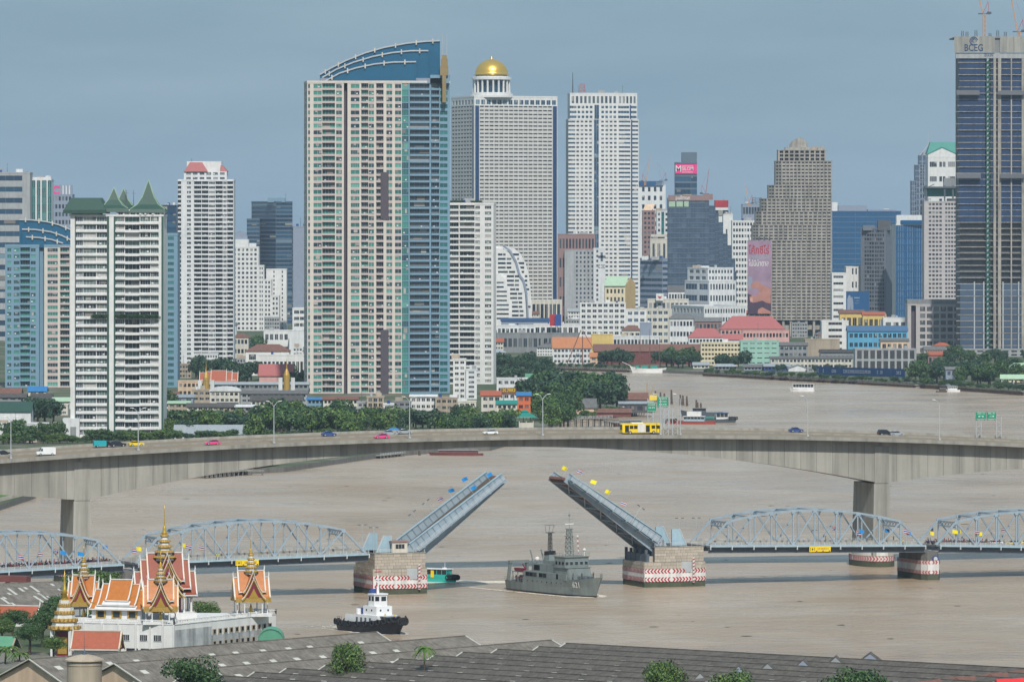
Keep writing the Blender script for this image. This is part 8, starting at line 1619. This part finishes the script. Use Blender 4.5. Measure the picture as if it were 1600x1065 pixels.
 ('white shop row with blue billboard left of the finned block', 834, 906, 507, 4240, 'white', 'grey', 8, 2, 'flat', 0, 12, 'building', 'building'),
 ('elevated dark rail viaduct behind the far bank trees', 776, 905, 521, 4080, 'midgrey', 'darkgrey', 16, 1, 'flat', 0, 8, 'viaduct', 'viaduct'),
 ('open sided wharf pavilion with grey roof on the far bank', 1116, 1152, 571, 3610, 'midgrey', 'tinroof', 6, 1, 'hip', 1.8, 10, 'pavilion', 'pavilion', 'void', .9, .25, .95),
 ('blue fronted riverside stall with grey roof', 1162, 1196, 570, 3600, 'greyblue', 'greyroof', 6, 1, 'shed', 1.6, 10, 'shed', 'shed', 'void'),
 ('long blue fronted wharf market on the far bank', 1194, 1234, 568, 3590, 'carblue', 'tinroof', 7, 1, 'gable', 1.8, 10, 'shed', 'shed', 'void'),
 ('pale grey barn by the wharf market', 1232, 1262, 570, 3570, 'white2', 'tinroof', 0, 1, 'front', 2.4, 12, 'shed'),
 ('small grey shed right of the pale barn', 1261, 1280, 575, 3560, 'grey', 'greyroof', 2, 1, 'flat', 0, 8, 'shed'),
 ('two storey timber house hidden in the right bank trees', 1478, 1502, 573, 3270, 'greyblue', 'greyroof', 3, 2, 'gable', 1.6, 8),
 ('maroon roofed hall below the netted tower', 1450, 1480, 549, 3720, 'brownwall', 'redroof', 5, 1, 'gable', 2.4, 12, 'hall'),
 ('grey podium at the foot of the netted tower', 1496, 1660, 546, 3960, 'grey', 'midgrey', 12, 2, 'flat', 0, 8, 'building', 'building', 'void'),
 ('pale green roofed gate house at the right edge', 1576, 1640, 567, 3330, 'cream', 'palegreen', 4, 1, 'hip', 3.4, 12),
 ('white riverside house with tin roof near the sailing ship', 1083, 1108, 566, 3640, 'offwhite', 'tinroof', 4, 1, 'gable', 1.8, 8),
]
for r in R_: house(*r)
for o in [o for o in sc.objects if o.parent is None and o.get('category') == 'tower']:
    rf = [c for c in o.children if c.name.startswith('roof') and c.type == 'MESH' and len(c.data.polygons) <= 12 and len(c.data.vertices) <= 48 and c.name.split('.')[0] == 'roof']
    if not rf: continue
    vs = [v.co for v in rf[0].data.vertices]; zt_ = max(v.z for v in vs); xs = [v.x for v in vs if v.z > zt_-.5]; ys_ = [v.y for v in vs if v.z > zt_-.5]
    bb = Bld.__new__(Bld); bb.e = o; x0, y0 = min(xs), min(ys_)
    clutter(bb, max(xs)-x0, max(ys_)-y0, zt_, 4, 1.5, x0, y0)
# extra marks on some of them
def sign_text(body, px, py, D, w_, mt, lab, panel=None, size=4., pw=None, ph=None, legs=True):
    p = pp(px, D, zz(py, D)); e = empty('sign_board', p, 0, lab, 'sign'); pw = pw or w_*1.1; ph = ph or size*1.5
    if panel: m = MB(); m.box(-pw/2, pw/2, .1, .5, -ph/2, ph/2); m.build('panel', panel, e)
    if body: strokes(body, w_, size*.7, mt, e, (0, .08, ph*.18))
    if legs: m = MB(); [m.box(x-.2, x+.2, .2, .6, -ph/2-4, -ph/2) for x in (-pw*.35, pw*.35)]; m.build('leg', 'steeldark', e)
    return e
sign_text(6, 795, 611, 2720, 6.6, 'yellow', 'golden letter sign on the brown restaurant roof', 'rustroof', 2.4, 7.4, 3.6)
sign_text('', 866, 500, 4230, 6, 'whitepaint', 'red and blue poster billboard left of the maroon finned block', 'redpaint', 4, 7, 9); 
e = sign_text('', 872, 500, 4228, 6, 'whitepaint', 'small blue poster panel right of the red poster', 'carblue', 4, 5, 9)
e = sign_text('', 1031, 464, 4555, 5, 'redpaint', 'white sign with red winged emblem on the cream hotel', 'whitepaint', 4, 6.4, 6.0); m = MB(); m.poly([(-2, .04, 1.4), (-.4, .04, .3), (0, .04, 1.0), (.4, .04, .3), (2, .04, 1.4), (1.2, .04, -.6), (0, .04, -1.6), (-1.2, .04, -.6)]); m.build('winged_emblem', 'redpaint', e)
DBH = 4440; p = pp(1340, DBH, zz(470, DBH)); e = empty('advertising_hoarding', p, 0, 'dark blue advertising hoarding with pale figures below the dark grey tower', 'billboard'); m = MB(); m.box(-9.5, 9.5, 0, .6, -8, 8); pn_ = m.build('panel', 'deepblue', e); m = MB(); m.ext([(-8.5, -.05, -7.5), (-6, -.05, -7.5), (-5.2, -.05, 0), (-6, -.05, 4.5), (-7.4, -.05, 4.8), (-8.6, -.05, 1)], (0, .03, 0)); m.ext([(-5.4, -.06, -7.5), (-3.4, -.06, -7.5), (-3.6, -.06, -1), (-4.4, -.06, 3.6), (-5.6, -.06, 2.6)], (0, .03, 0)); m.build('figures', 'greyblue', pn_); strokes(7, 4.6, .8, 'whitepaint', pn_, (-.6, -.02, 2.6)); strokes(6, 3.6, .6, 'carsilver', pn_, (-.4, -.02, .2)); strokes(6, 3.4, .5, 'carsilver', pn_, (-.4, -.02, -1.8)); m = MB(); [m.box(x-.3, x+.3, .1, .6, -20, -8) for x in (-7, 0, 7)]; m.build('leg', 'steeldark', e)
DH = 3480; a, c_ = pp(1276, DH), pp(1414, 3425); e = empty('river_hoarding', V(a.x, a.y, 2), math.atan2(c_.y-a.y, c_.x-a.x), 'long navy hoarding with white letters along the far bank', 'hoarding'); Lh = (c_-a).length; n_ = 14
for k in range(n_): m = MB(); m.box(k*Lh/n_+.05, (k+1)*Lh/n_-.05, -.15, .15, .4, 5.8); m.build('panel', 'navy', e)
for x, tx, w_ in ((.02, 1, 1.2), (.08, 1, 1.2), (.20, 3, 4), (.46, 18, 24), (.72, 4, 5), (.92, 4, 6)): strokes(tx, w_, 1.9, 'carsilver', e, (x*Lh, -.16, 3.2))
m = MB(); m.box(.5, .8, .3, .5, 0, 5.5); [m.box(k*Lh/7, k*Lh/7+.3, .2, .5, 0, 5.6) for k in range(1, 7)]; m.build('post', 'steeldark', e)
p = gp(1450, 601); e = empty('notice_sign', V(p.x, p.y, 2), 0, 'small white upright panel with black mark on the right bank', 'sign'); m = MB(); m.box(-1.4, 1.4, -.2, .2, .3, 9.5-3); m.build('panel', 'whitepaint', e); m = MB(); m.tube((0, -.22, 3.2), (0, -.26, 3.2), .9, .9, 10); m.build('mark', 'black', e)
# roofed river pier at the right edge
p = gp(1592, 609); e = empty('river_pavilion', V(p.x, p.y+4, 1.5), -.1, 'open pavilion with pale green gable roof at the right edge of the river', 'pavilion'); m = MB(); 
for ya in (-4, 4): m.hexa([(-11, ya, 5.0), (12, ya, 5.0), (12, 0, 7.6), (-11, 0, 7.6)], [(-11, ya, 5.2), (12, ya, 5.2), (12, 0, 7.8), (-11, 0, 7.8)])
m.build('roof', 'palegreen', e)
for x in (-10, -3, 4, 11):
    for y in (-3.4, 3.4): m = MB(); m.bar((x, y, -2), (x, y, 5.1), .35); m.bar((x, y, 3.2), (x+1.5, y, 5), .25); m.build('post', 'white2', e)
m = MB(); m.box(-12, 14, -4.4, 4.4, -.6, 0); m.build('platform', 'concrete', e)
# teal pavilion, restaurant extras, golden spires, Thai temple roof on the left bank
p = pp(820, 2590); e = empty('teal_pavilion', V(p.x, p.y, 2), .2, 'cream riverside pavilion with teal pyramid roof', 'pavilion'); zt_ = zz(641, 2590)-2; m = MB(); m.box(-3.6, 3.6, -3.6, 3.6, 0, 3.0); m.build('wall', 'offwhite', e); m = MB(); m.lathe([(7.4, zt_-3.2), (7.2, zt_-2.9), (2.2, zt_-.8), (2.2, zt_-.5), (2.6, zt_-.6), (.1, zt_+.6)], 4, ph=pi/4); m.build('roof', 'teal', e)
for x in (-3.4, 0, 3.4):
    for y in (-3.4, 3.4): m = MB(); m.box(x-.15, x+.15, y-.15, y+.15, 3.0, zt_-2.9); m.build('post', 'white2', e)
for px, D, yt, yb, lab in ((322, 2990, 564, 609, 'golden pencil spire between white walls, left one'), (448, 2975, 560, 614, 'golden pencil spire between white walls, right one')):
    p = pp(px, D); e = empty('golden_spire', V(p.x, p.y, 2), 0, lab, 'spire'); zt_, zm, zb_ = zz(yt, D)-2, zz(yt+20, D)-2, zz(yb, D)-2; m = MB(); m.lathe([(2.4, 0), (2.4, 3.5), (2.0, zb_), (1.9, zb_+.5), (1.7, zm-2), (1.1, zm), (.35, zm+1.5), (.05, zt_)], 10); m.build('tower', 'goldpaint', e); m = MB(); m.box(-4.5, -2.4, -1, 3, 0, zm-3.5); m.box(2.4, 4.5, -1, 3, 0, zm-3.5); m.build('flank_wall', 'white2', e)
p = pp(342, 3230); e = empty('thai_roof_hall', V(p.x, p.y, 2), 0, 'distant temple hall with orange and white tiered roof below the red topped tower', 'temple'); zt_ = zz(577, 3230)-2; m = MB(); m.box(-10.5, 10.5, -4, 4, 0, zt_-6); m.build('wall', 'plaster', e)
for hl, dz_ in ((11.5, 1.3), (8, .6), (4.6, 0)): thai_gable(e, V(0, 0, 0), 0, hl, 5.5-dz_*.2, 6.4-dz_, zt_-7, 'redroof', trim='white2')
# jetties, dolphins and quay piles
def jetty(px0, py0, px1, py1, wd, lab, z=2.0, rl=False):
    a, c_ = gp(px0, py0), gp(px1, py1); d_ = c_-a; L_ = d_.length; e = empty('jetty', a, math.atan2(d_.y, d_.x), lab, 'jetty'); m = MB(); m.box(0, L_, -wd/2, wd/2, z-.35, z); m.build('deck', 'concrete', e)
    for k in range(max(2, int(L_/3.2))):
        for s in (-1, 1): m = MB(); x = .5+k*(L_-1)/max(1, int(L_/3.2)-1); m.tube((x, s*wd*.42, -1.5), (x, s*wd*.42, z-.3), .3, .3, 6); m.build('pile', 'concrete_dk', e)
    if rl: m = MB(); rails(m, [(0, -wd/2, z), (L_, -wd/2, z)], 1.1, 2.5, .06); m.build('railing', 'rail', e)
jetty(318, 747, 388, 741, 4, 'concrete jetty on piles below the left bridge girder'); jetty(388, 740, 432, 734, 4, 'second concrete jetty behind the first, below the girder'); jetty(372, 742, 412, 742, 2, 'thin gangway beside the concrete jetty'); jetty(590, 716, 628, 712, 3, 'old timber jetty with white posts left of the raised leaf', 1.4, True)
jetty(893, 668, 953, 666, 4, 'grey pier with railing left of the yellow bus', 4.5, True); jetty(948, 667, 992, 672, 3, 'sloping gangway leading to the yellow bus', 3.0, True); jetty(920, 655, 1000, 648, 6, 'wharf deck beside the maroon shed', 2.2)
for i, (px, py, hh) in enumerate(((1024, 627, 6), (1032, 628, 5.5), (1038, 628, 5), (1049, 631, 8), (1063, 632, 5.5), (1067, 633, 5.5), (1073, 634, 5.5), (1088, 645, 7), (1090, 646, 6), (1095, 644, 5), (655, 711, 2), (735, 711, 2.5))):
    p = gp(px, py); m = MB(); m.tube((0, 0, -1.5), (0, 0, hh), .55, .45, 8); m.tube((.7, .2, -1.5), (.2, .1, hh*.8), .35, .3, 8); e = empty('mooring_pile', p, 0, 'dark timber mooring pile standing in the river, %s' % ('by the left raised leaf' if i > 9 else 'off the peninsula'), 'mooring pile', 'mooring piles'); m.build('pile', 'timber', e)
def quay(px0, py0, px1, py1, lab, hgt=1.9):
    a, c_ = gp(px0, py0), gp(px1, py1); d_ = c_-a; L_ = d_.length; e = empty('timber_quay', a, math.atan2(d_.y, d_.x), lab, 'quay'); m = MB(); m.box(0, L_, -1.2, 1.5, hgt-.4, hgt); m.build('deck', 'concrete', e); m = MB()
    for k in range(int(L_/1.8)): m.box(k*1.8, k*1.8+.5, -1.25, -.7, -1.5, hgt+.3)
    m.box(0, L_, -.6, -.3, -1.5, hgt-.4); m.build('piling', 'timber', e)
quay(870, 578, 985, 581.5, 'dark timber quay below the orange roofed river house'); quay(1100, 587, 1235, 594.5, 'dark timber quay below the mint green block'); quay(1235, 595, 1340, 600, 'dark timber quay below the long low river building'); quay(1342, 600.5, 1432, 605.5, 'dark quay in front of the navy hoarding'); quay(1440, 606, 1600, 617.5, 'concrete quay with pale coping at the far right', 2.4)
# crane with A-frame on the far quay
p = gp(908, 574); e = empty('shear_legs', V(p.x, p.y+3, 2), 0, 'rusty A frame derrick in front of the orange roofed river house', 'derrick'); m = MB(); zt_ = 24; m.bar((-10, 0, 0), (0, 0, zt_), .6); m.bar((1, 0, 0), (1, 0, zt_-4), .7); m.bar((8, 0, 12), (1, 0, zt_), .4); m.build('leg', 'rustroof', e)
p = gp(1011, 640); e = empty('peninsula_derrick', V(p.x, p.y, 2), 0, 'small yellow derrick at the tip of the peninsula', 'derrick'); m = MB(); m.bar((0, 0, 0), (0, 0, 13), .5); m.bar((0, 0, 2), (5, 0, 14), .25); m.build('boom', 'goldpaint', e)
# ================================================================ FILL: small far buildings between the named ones
def nearest_label(px):
    marks = [(60, 'green glass tower'), (180, 'green roofed tower'), (320, 'red topped tower'), (410, 'stepped white hotel'), (590, 'pink and blue tower'), (740, 'balcony condominium'), (800, 'curved hotel'), (905, 'brown and grey tower block'), (945, 'white striped tower'), (1020, 'striped office block'), (1095, 'slate stepped tower'), (1235, 'unfinished concrete tower'), (1320, 'wide blue building'), (1368, 'dark grey tower'), (1418, 'bright blue tower'), (1472, 'beige grid condominium'), (1545, 'netted tower')]
    return min(marks, key=lambda t: abs(t[0]-px))[1]
rf_ = random.Random(5); cols = [('white', 'white'), ('white2', 'pale grey'), ('offwhite', 'cream'), ('grey', 'grey'), ('peach', 'peach'), ('midgrey', 'dark grey'), ('tan', 'tan')]; rfs = [('greyroof', 'grey'), ('tinroof', 'tin'), ('rustroof', 'rust'), ('redroof', 'red'), ('darkroof', 'dark')]
for k in range(120):
    px = rf_.uniform(255, 1500); D = rf_.uniform(3950, 5000) if px > 780 else rf_.uniform(3350, 4700)
    wpx = rf_.uniform(14, 34)*4000/D; hgt = rf_.uniform(7, 17) if D < 4400 else rf_.uniform(10, 24); wl_, wn = rf_.choice(cols); rr, rn_ = rf_.choice(rfs); kd = rf_.choice(('flat', 'flat', 'gable', 'hip'))
    y_ = YH+(H-hgt)*F/D
    house('small %s building with %s roof near the %s' % (wn, rn_+(' flat' if kd == 'flat' else ' pitched'), nearest_label(px)), px-wpx/2, px+wpx/2, y_, D, wl_, rr, max(2, int(wpx/4)), max(2, int(hgt/3.4)), kd, 2.4, 12, 'building', 'city_building', group='low city buildings near the %s' % nearest_label(px))
# ================================================================ TREES
def crown_mesh(seed, R=1., n=1500, lobes=14, flat_=.8, leaf=.085, mt='leaf_a'):
    rn = random.Random(seed); m = MB(); L_ = []
    for i in range(lobes):
        a = rn.uniform(0, 2*pi); r = rn.uniform(.15, .72)*R; z = rn.uniform(-.35, .62)*R*flat_; L_.append((V(r*cos(a), r*sin(a), z), rn.uniform(.26, .46)*R))
    L_.append((V(0, 0, .25*R*flat_), .5*R))
    tot = sum(r*r for _, r in L_)
    for c, r in L_:
        for j in range(int(n*r*r/tot)):
            z = rn.uniform(-.75, 1); a = rn.uniform(0, 2*pi); q = math.sqrt(max(0, 1-z*z)); d_ = V(q*cos(a), q*sin(a), z); p = c+V(d_.x*r, d_.y*r, d_.z*r*.8)*rn.uniform(.72, 1.06)
            nn = (d_+V(rn.gauss(0, .45), rn.gauss(0, .45), rn.gauss(.25, .45))).normalized(); t = nn.orthogonal().normalized(); t = Matrix.Rotation(rn.uniform(0, 6.3), 3, nn) @ t; b_ = nn.cross(t); s1 = leaf*R*rn.uniform(.6, 1.35); s2 = s1*rn.uniform(.55, .9)
            m.quad(p-t*s1, p-b_*s2, p+t*s1, p+b_*s2)
    return m.mesh('crown', mt)
def trunk_mesh(seed):
    rn = random.Random(seed); m = MB(); m.tube((0, 0, -.05), (.02, .01, .38), .045, .032, 8); m.tube((.02, .01, .36), (.0, .03, .62), .032, .02, 7)
    for k in range(6): a = rn.uniform(0, 6.3); m.tube((.02, .01, rn.uniform(.28, .5)), (.30*cos(a), .30*sin(a), rn.uniform(.55, .8)), .02, .007, 6)
    return m.mesh('trunk', 'bark')
CR = {k: [crown_mesh(i*7+j, 1., 1500, 15, .85, .078, k) for i in range(4)] for j, k in enumerate(('leaf_a', 'leaf_b', 'leaf_c'))}; TK_ = [trunk_mesh(i) for i in range(3)]
CRF = {k: [crown_mesh(90+i, 1., 5200, 26, .8, .04, k) for i in range(2)] for k in ('leaf_a', 'leaf_b')}
rt = random.Random(21)
def tree(p, hgt, rad, lab, grp=None, kind='leaf_a', fine=False, flatz=1., nm='tree'):
    e = empty(nm, p, rt.uniform(0, 6.3), lab, nm, grp); inst('trunk', rt.choice(TK_), e, scale=(hgt, hgt, hgt))
    cr_ = rt.choice((CRF if fine else CR)[kind]); cz = hgt*(.6 if fine else .47); inst('crown', cr_, e, (0, 0, cz), 0, (rad, rad, (hgt-cz)/.92)); return e
def trow(x0, x1, n, D0, D1, h0, h1, lab, grp, kinds=('leaf_a', 'leaf_c', 'leaf_b'), rr=(.42, .6)):
    for k in range(n):
        px = x0+(x1-x0)*(k+rt.uniform(.1, .9))/n; D = rt.uniform(D0, D1); h_ = rt.uniform(h0, h1); p = pp(px, D, 1.9); tree(p, h_, h_*rt.uniform(*rr), lab, grp, rt.choice(kinds))
trow(256, 410, 22, 2470, 2560, 10, 14, 'leafy green tree in the belt behind the elevated road, right of the green roofed tower', 'tree belt right of the green roofed tower')
trow(395, 560, 24, 2440, 2600, 12, 16.5, 'leafy green tree in the dense belt below the pink and blue tower', 'tree belt below the pink tower')
trow(550, 720, 24, 2440, 2600, 9.5, 13.5, 'leafy green tree in the belt right of the pink tower base', 'tree belt right of the pink tower base')
trow(700, 802, 15, 2440, 2640, 9.5, 13, 'leafy green tree left of the teal roofed pavilion', 'trees left of the teal pavilion')
trow(836, 900, 9, 2560, 2760, 11, 16, 'dark green tree between teal pavilion and beige warehouse', 'trees right of the teal pavilion', ('leaf_a', 'leaf_b'))
trow(826, 968, 16, 2820, 3040, 15, 20, 'big dark tree in the grove at the back of the peninsula', 'peninsula grove', ('leaf_c', 'leaf_c', 'leaf_a'), (.5, .65))
trow(776, 862, 14, 3180, 3600, 11, 18, 'dark tree right of the balcony condominium', 'trees right of the balcony condominium', ('leaf_c',))
trow(10, 106, 6, 2410, 2440, 9, 12.5, 'tree behind the elevated road left of the green roofed tower', 'trees left of the green roofed tower', ('leaf_a',))
trow(46, 86, 4, 2640, 2700, 11, 15, 'dark tree behind the white terrace wall at left', 'trees behind the white terrace', ('leaf_c',))
trow(165, 225, 5, 2440, 2455, 5, 7, 'low bush at the foot of the green roofed tower', 'bushes at the green roofed tower', ('leaf_c', 'leaf_a'))
trow(300, 408, 13, 3270, 3420, 11, 19, 'dark tree at the foot of the red topped tower', 'trees at the red topped tower', ('leaf_c',))
trow(364, 416, 6, 3900, 4000, 12, 18, 'tree behind the brown tiled villa', 'trees behind the brown villa', ('leaf_a', 'leaf_c'))
trow(440, 482, 6, 3150, 3420, 9, 14, 'tree left of the pink tower base', 'trees left of the pink tower', ('leaf_c', 'leaf_a'))
trow(255, 275, 3, 2750, 2900, 8, 12, 'tree beside the white house right of the green roofed tower', 'trees by the white house', ('leaf_a',))
trow(940, 985, 6, 3690, 3725, 11, 14, 'tree in front of the rusty wharf shed, left of the sailing ship', 'trees left of the sailing ship', ('leaf_c',))
trow(1030, 1094, 9, 3640, 3690, 11, 16, 'tree behind the sailing ship on the far bank', 'trees behind the sailing ship', ('leaf_c', 'leaf_a'))
trow(1118, 1168, 6, 3640, 3670, 10, 14, 'dark tree in front of the cream veranda house', 'trees at the cream veranda house', ('leaf_c',))
trow(1428, 1500, 11, 3290, 3420, 10, 16, 'tree on the far right bank below the gridded blue building', 'trees below the gridded building', ('leaf_c', 'leaf_a'))
trow(1500, 1606, 14, 3260, 3420, 10, 17, 'tree on the far right bank below the netted tower', 'trees below the netted tower', ('leaf_c', 'leaf_a', 'leaf_b'))
trow(1432, 1606, 16, 3480, 3860, 8, 13, 'tree in front of the grey podium at the netted tower', 'trees before the podium', ('leaf_c', 'leaf_a'))
trow(1262, 1330, 5, 3540, 3580, 5, 7, 'small tree above the left end of the navy hoarding', 'trees above the navy hoarding', ('leaf_c',))
trow(1210, 1228, 2, 3560, 3580, 5, 6.5, 'small bush at the blue fronted wharf market', 'bushes at the wharf market', ('leaf_c',))
trow(150, 215, 5, 1275, 1310, 6, 8, 'tree behind the prayer hall roof', 'trees behind the prayer hall', ('leaf_b',))
tree(pp(322, 1290, 2), 9.5, 4.2, 'bright green tree behind the temple terrace, right of the spired tower', None, 'leaf_b', True)
tree(pp(140, 1330, 2), 15.5, 7.2, 'tree behind the left temple pavilion', None, 'leaf_b', True); tree(pp(166, 1330, 2), 14.0, 5.6, 'second tree behind the left temple pavilion', None, 'leaf_b', True)
for px, D, h_, r_, lab, k in ((88, 1285, 11.5, 5.0, 'dark tree left of the stepped golden shrine', 'leaf_a'), (66, 1262, 9.5, 4.2, 'tree left of the shrine, lower one', 'leaf_a'), (46, 1240, 8.0, 4.0, 'bush between green roof and shrine', 'leaf_a'), (84, 1225, 6.0, 3.4, 'low bush at the foot of the stepped shrine', 'leaf_b'), (20, 1290, 7.5, 4.4, 'tree behind the green roofed house at the left edge', 'leaf_a'), (4, 1268, 7, 3.6, 'tree cut by the left edge above the green roof', 'leaf_b'),
                            (303, 1062, 15.0, 6.6, 'round green tree among the warehouse roofs', 'leaf_a'), (543, 1100, 15.2, 4.2, 'upright green tree between the warehouse roofs', 'leaf_b'), (1148, 1010, 16.6, 6.0, 'yellow green tree at the bottom edge', 'leaf_b'), (1332, 1000, 18.6, 6.6, 'round dark green tree at the bottom edge, right half', 'leaf_a'), (1040, 1030, 17.5, 4.4, 'thin leafy tree at the bottom edge', 'leaf_b')):
    tree(pp(px, D, 2), h_, r_, lab, None, k, True, .8)
def tline(x0, y0, x1, y1, n, h0, h1, lab, grp, kinds=('leaf_c', 'leaf_a')):
    for k in range(n): f = (k+rt.uniform(.1, .9))/n; p = gp(x0+(x1-x0)*f, y0+(y1-y0)*f, 1.9); h_ = rt.uniform(h0, h1); tree(p, h_, h_*rt.uniform(.55, .85), lab, grp, rt.choice(kinds), nm='shrub')
tline(258, 688, 800, 682, 62, 3, 5.5, 'low shrub along the bank behind the elevated road', 'shrubs behind the elevated road', ('leaf_a', 'leaf_b', 'leaf_c'))
tline(0, 694, 255, 690, 26, 3, 7, 'low shrub behind the elevated road at left', 'shrubs at left behind the elevated road', ('leaf_a', 'leaf_b'))
tline(1100, 583.5, 1420, 599.5, 34, 2.5, 5, 'low shrub along the far bank quay', 'shrubs along the far quay')
tline(1425, 600, 1600, 612, 18, 3, 6, 'low shrub along the right bank quay', 'shrubs along the right quay')
tline(862, 573.5, 990, 577, 14, 2.5, 4.5, 'low shrub along the quay of the orange roofed house', 'shrubs along the orange house quay')
tline(860, 662, 970, 645, 16, 2.5, 5, 'low shrub on the peninsula by the beige warehouse', 'shrubs on the peninsula', ('leaf_a', 'leaf_b'))
def palm(p, hgt, lab, sz=2.6):
    e = empty('palm_tree', p, 0, lab, 'palm tree'); m = MB(); m.tube((0, 0, 0), (.2, 0, hgt), .22, .15, 8); m.build('trunk', 'bark', e); m = MB()
    for k in range(16):
        a = 2*pi*k/16+rt.uniform(-.2, .2); up = rt.uniform(.1, 1.0)
        for j in range(7):
            f0 = j/7; f1 = (j+1)/7; P = lambda f: V(.2+cos(a)*sz*f, sin(a)*sz*f, hgt+up*sz*f*.9-sz*1.0*f*f); q0, q1 = P(f0), P(f1); s_ = V(-sin(a), cos(a), 0)*(.55*(1-f1)+.12)
            m.add([q0, q1, q1+s_-V(0, 0, .25), q0+s_*.8-V(0, 0, .2)], [(0, 1, 2, 3)]); m.add([q0, q1, q1-s_-V(0, 0, .25), q0-s_*.8-V(0, 0, .2)], [(0, 1, 2, 3)])
    m.build('fronds', 'leaf_b', e)
palm(pp(662, 1108, 2), zz(1012, 1108)-2, 'small palm tree poking up between the warehouse roofs'); palm(pp(8, 1215, 2), zz(1012, 1215)-2, 'palm tree at the lower left edge', 3.2); palm(pp(30, 1222, 2), zz(1020, 1222)-2, 'second palm tree at the lower left edge', 3.0)
# potted plants on two tower roofs
def shrub_row(px0, px1, py, D, n, lab):
    for k in range(n): px = px0+(px1-px0)*(k+.5)/n; p = pp(px, D, zz(py, D)); e = empty('roof_shrub', p, rt.uniform(0, 6), lab, 'shrub', lab); inst('crown', CR['leaf_c'][k % 4], e, (0, 0, 1.3), 0, (2.2, 2.2, 1.8)); inst('trunk', TK_[0], e, scale=(2.2, 2.2, 2.2))
shrub_row(703, 725, 319.5, 3305, 6, 'rooftop shrub on the balcony condominium'); shrub_row(738, 752, 319.5, 3305, 3, 'rooftop shrub at the middle of the balcony condominium')
shrub_row(146, 166, 499, 2482.6, 6, 'balcony greenery on the green roofed tower, left part'); shrub_row(181, 246, 499, 2483, 14, 'balcony greenery on the green roofed tower, right part')
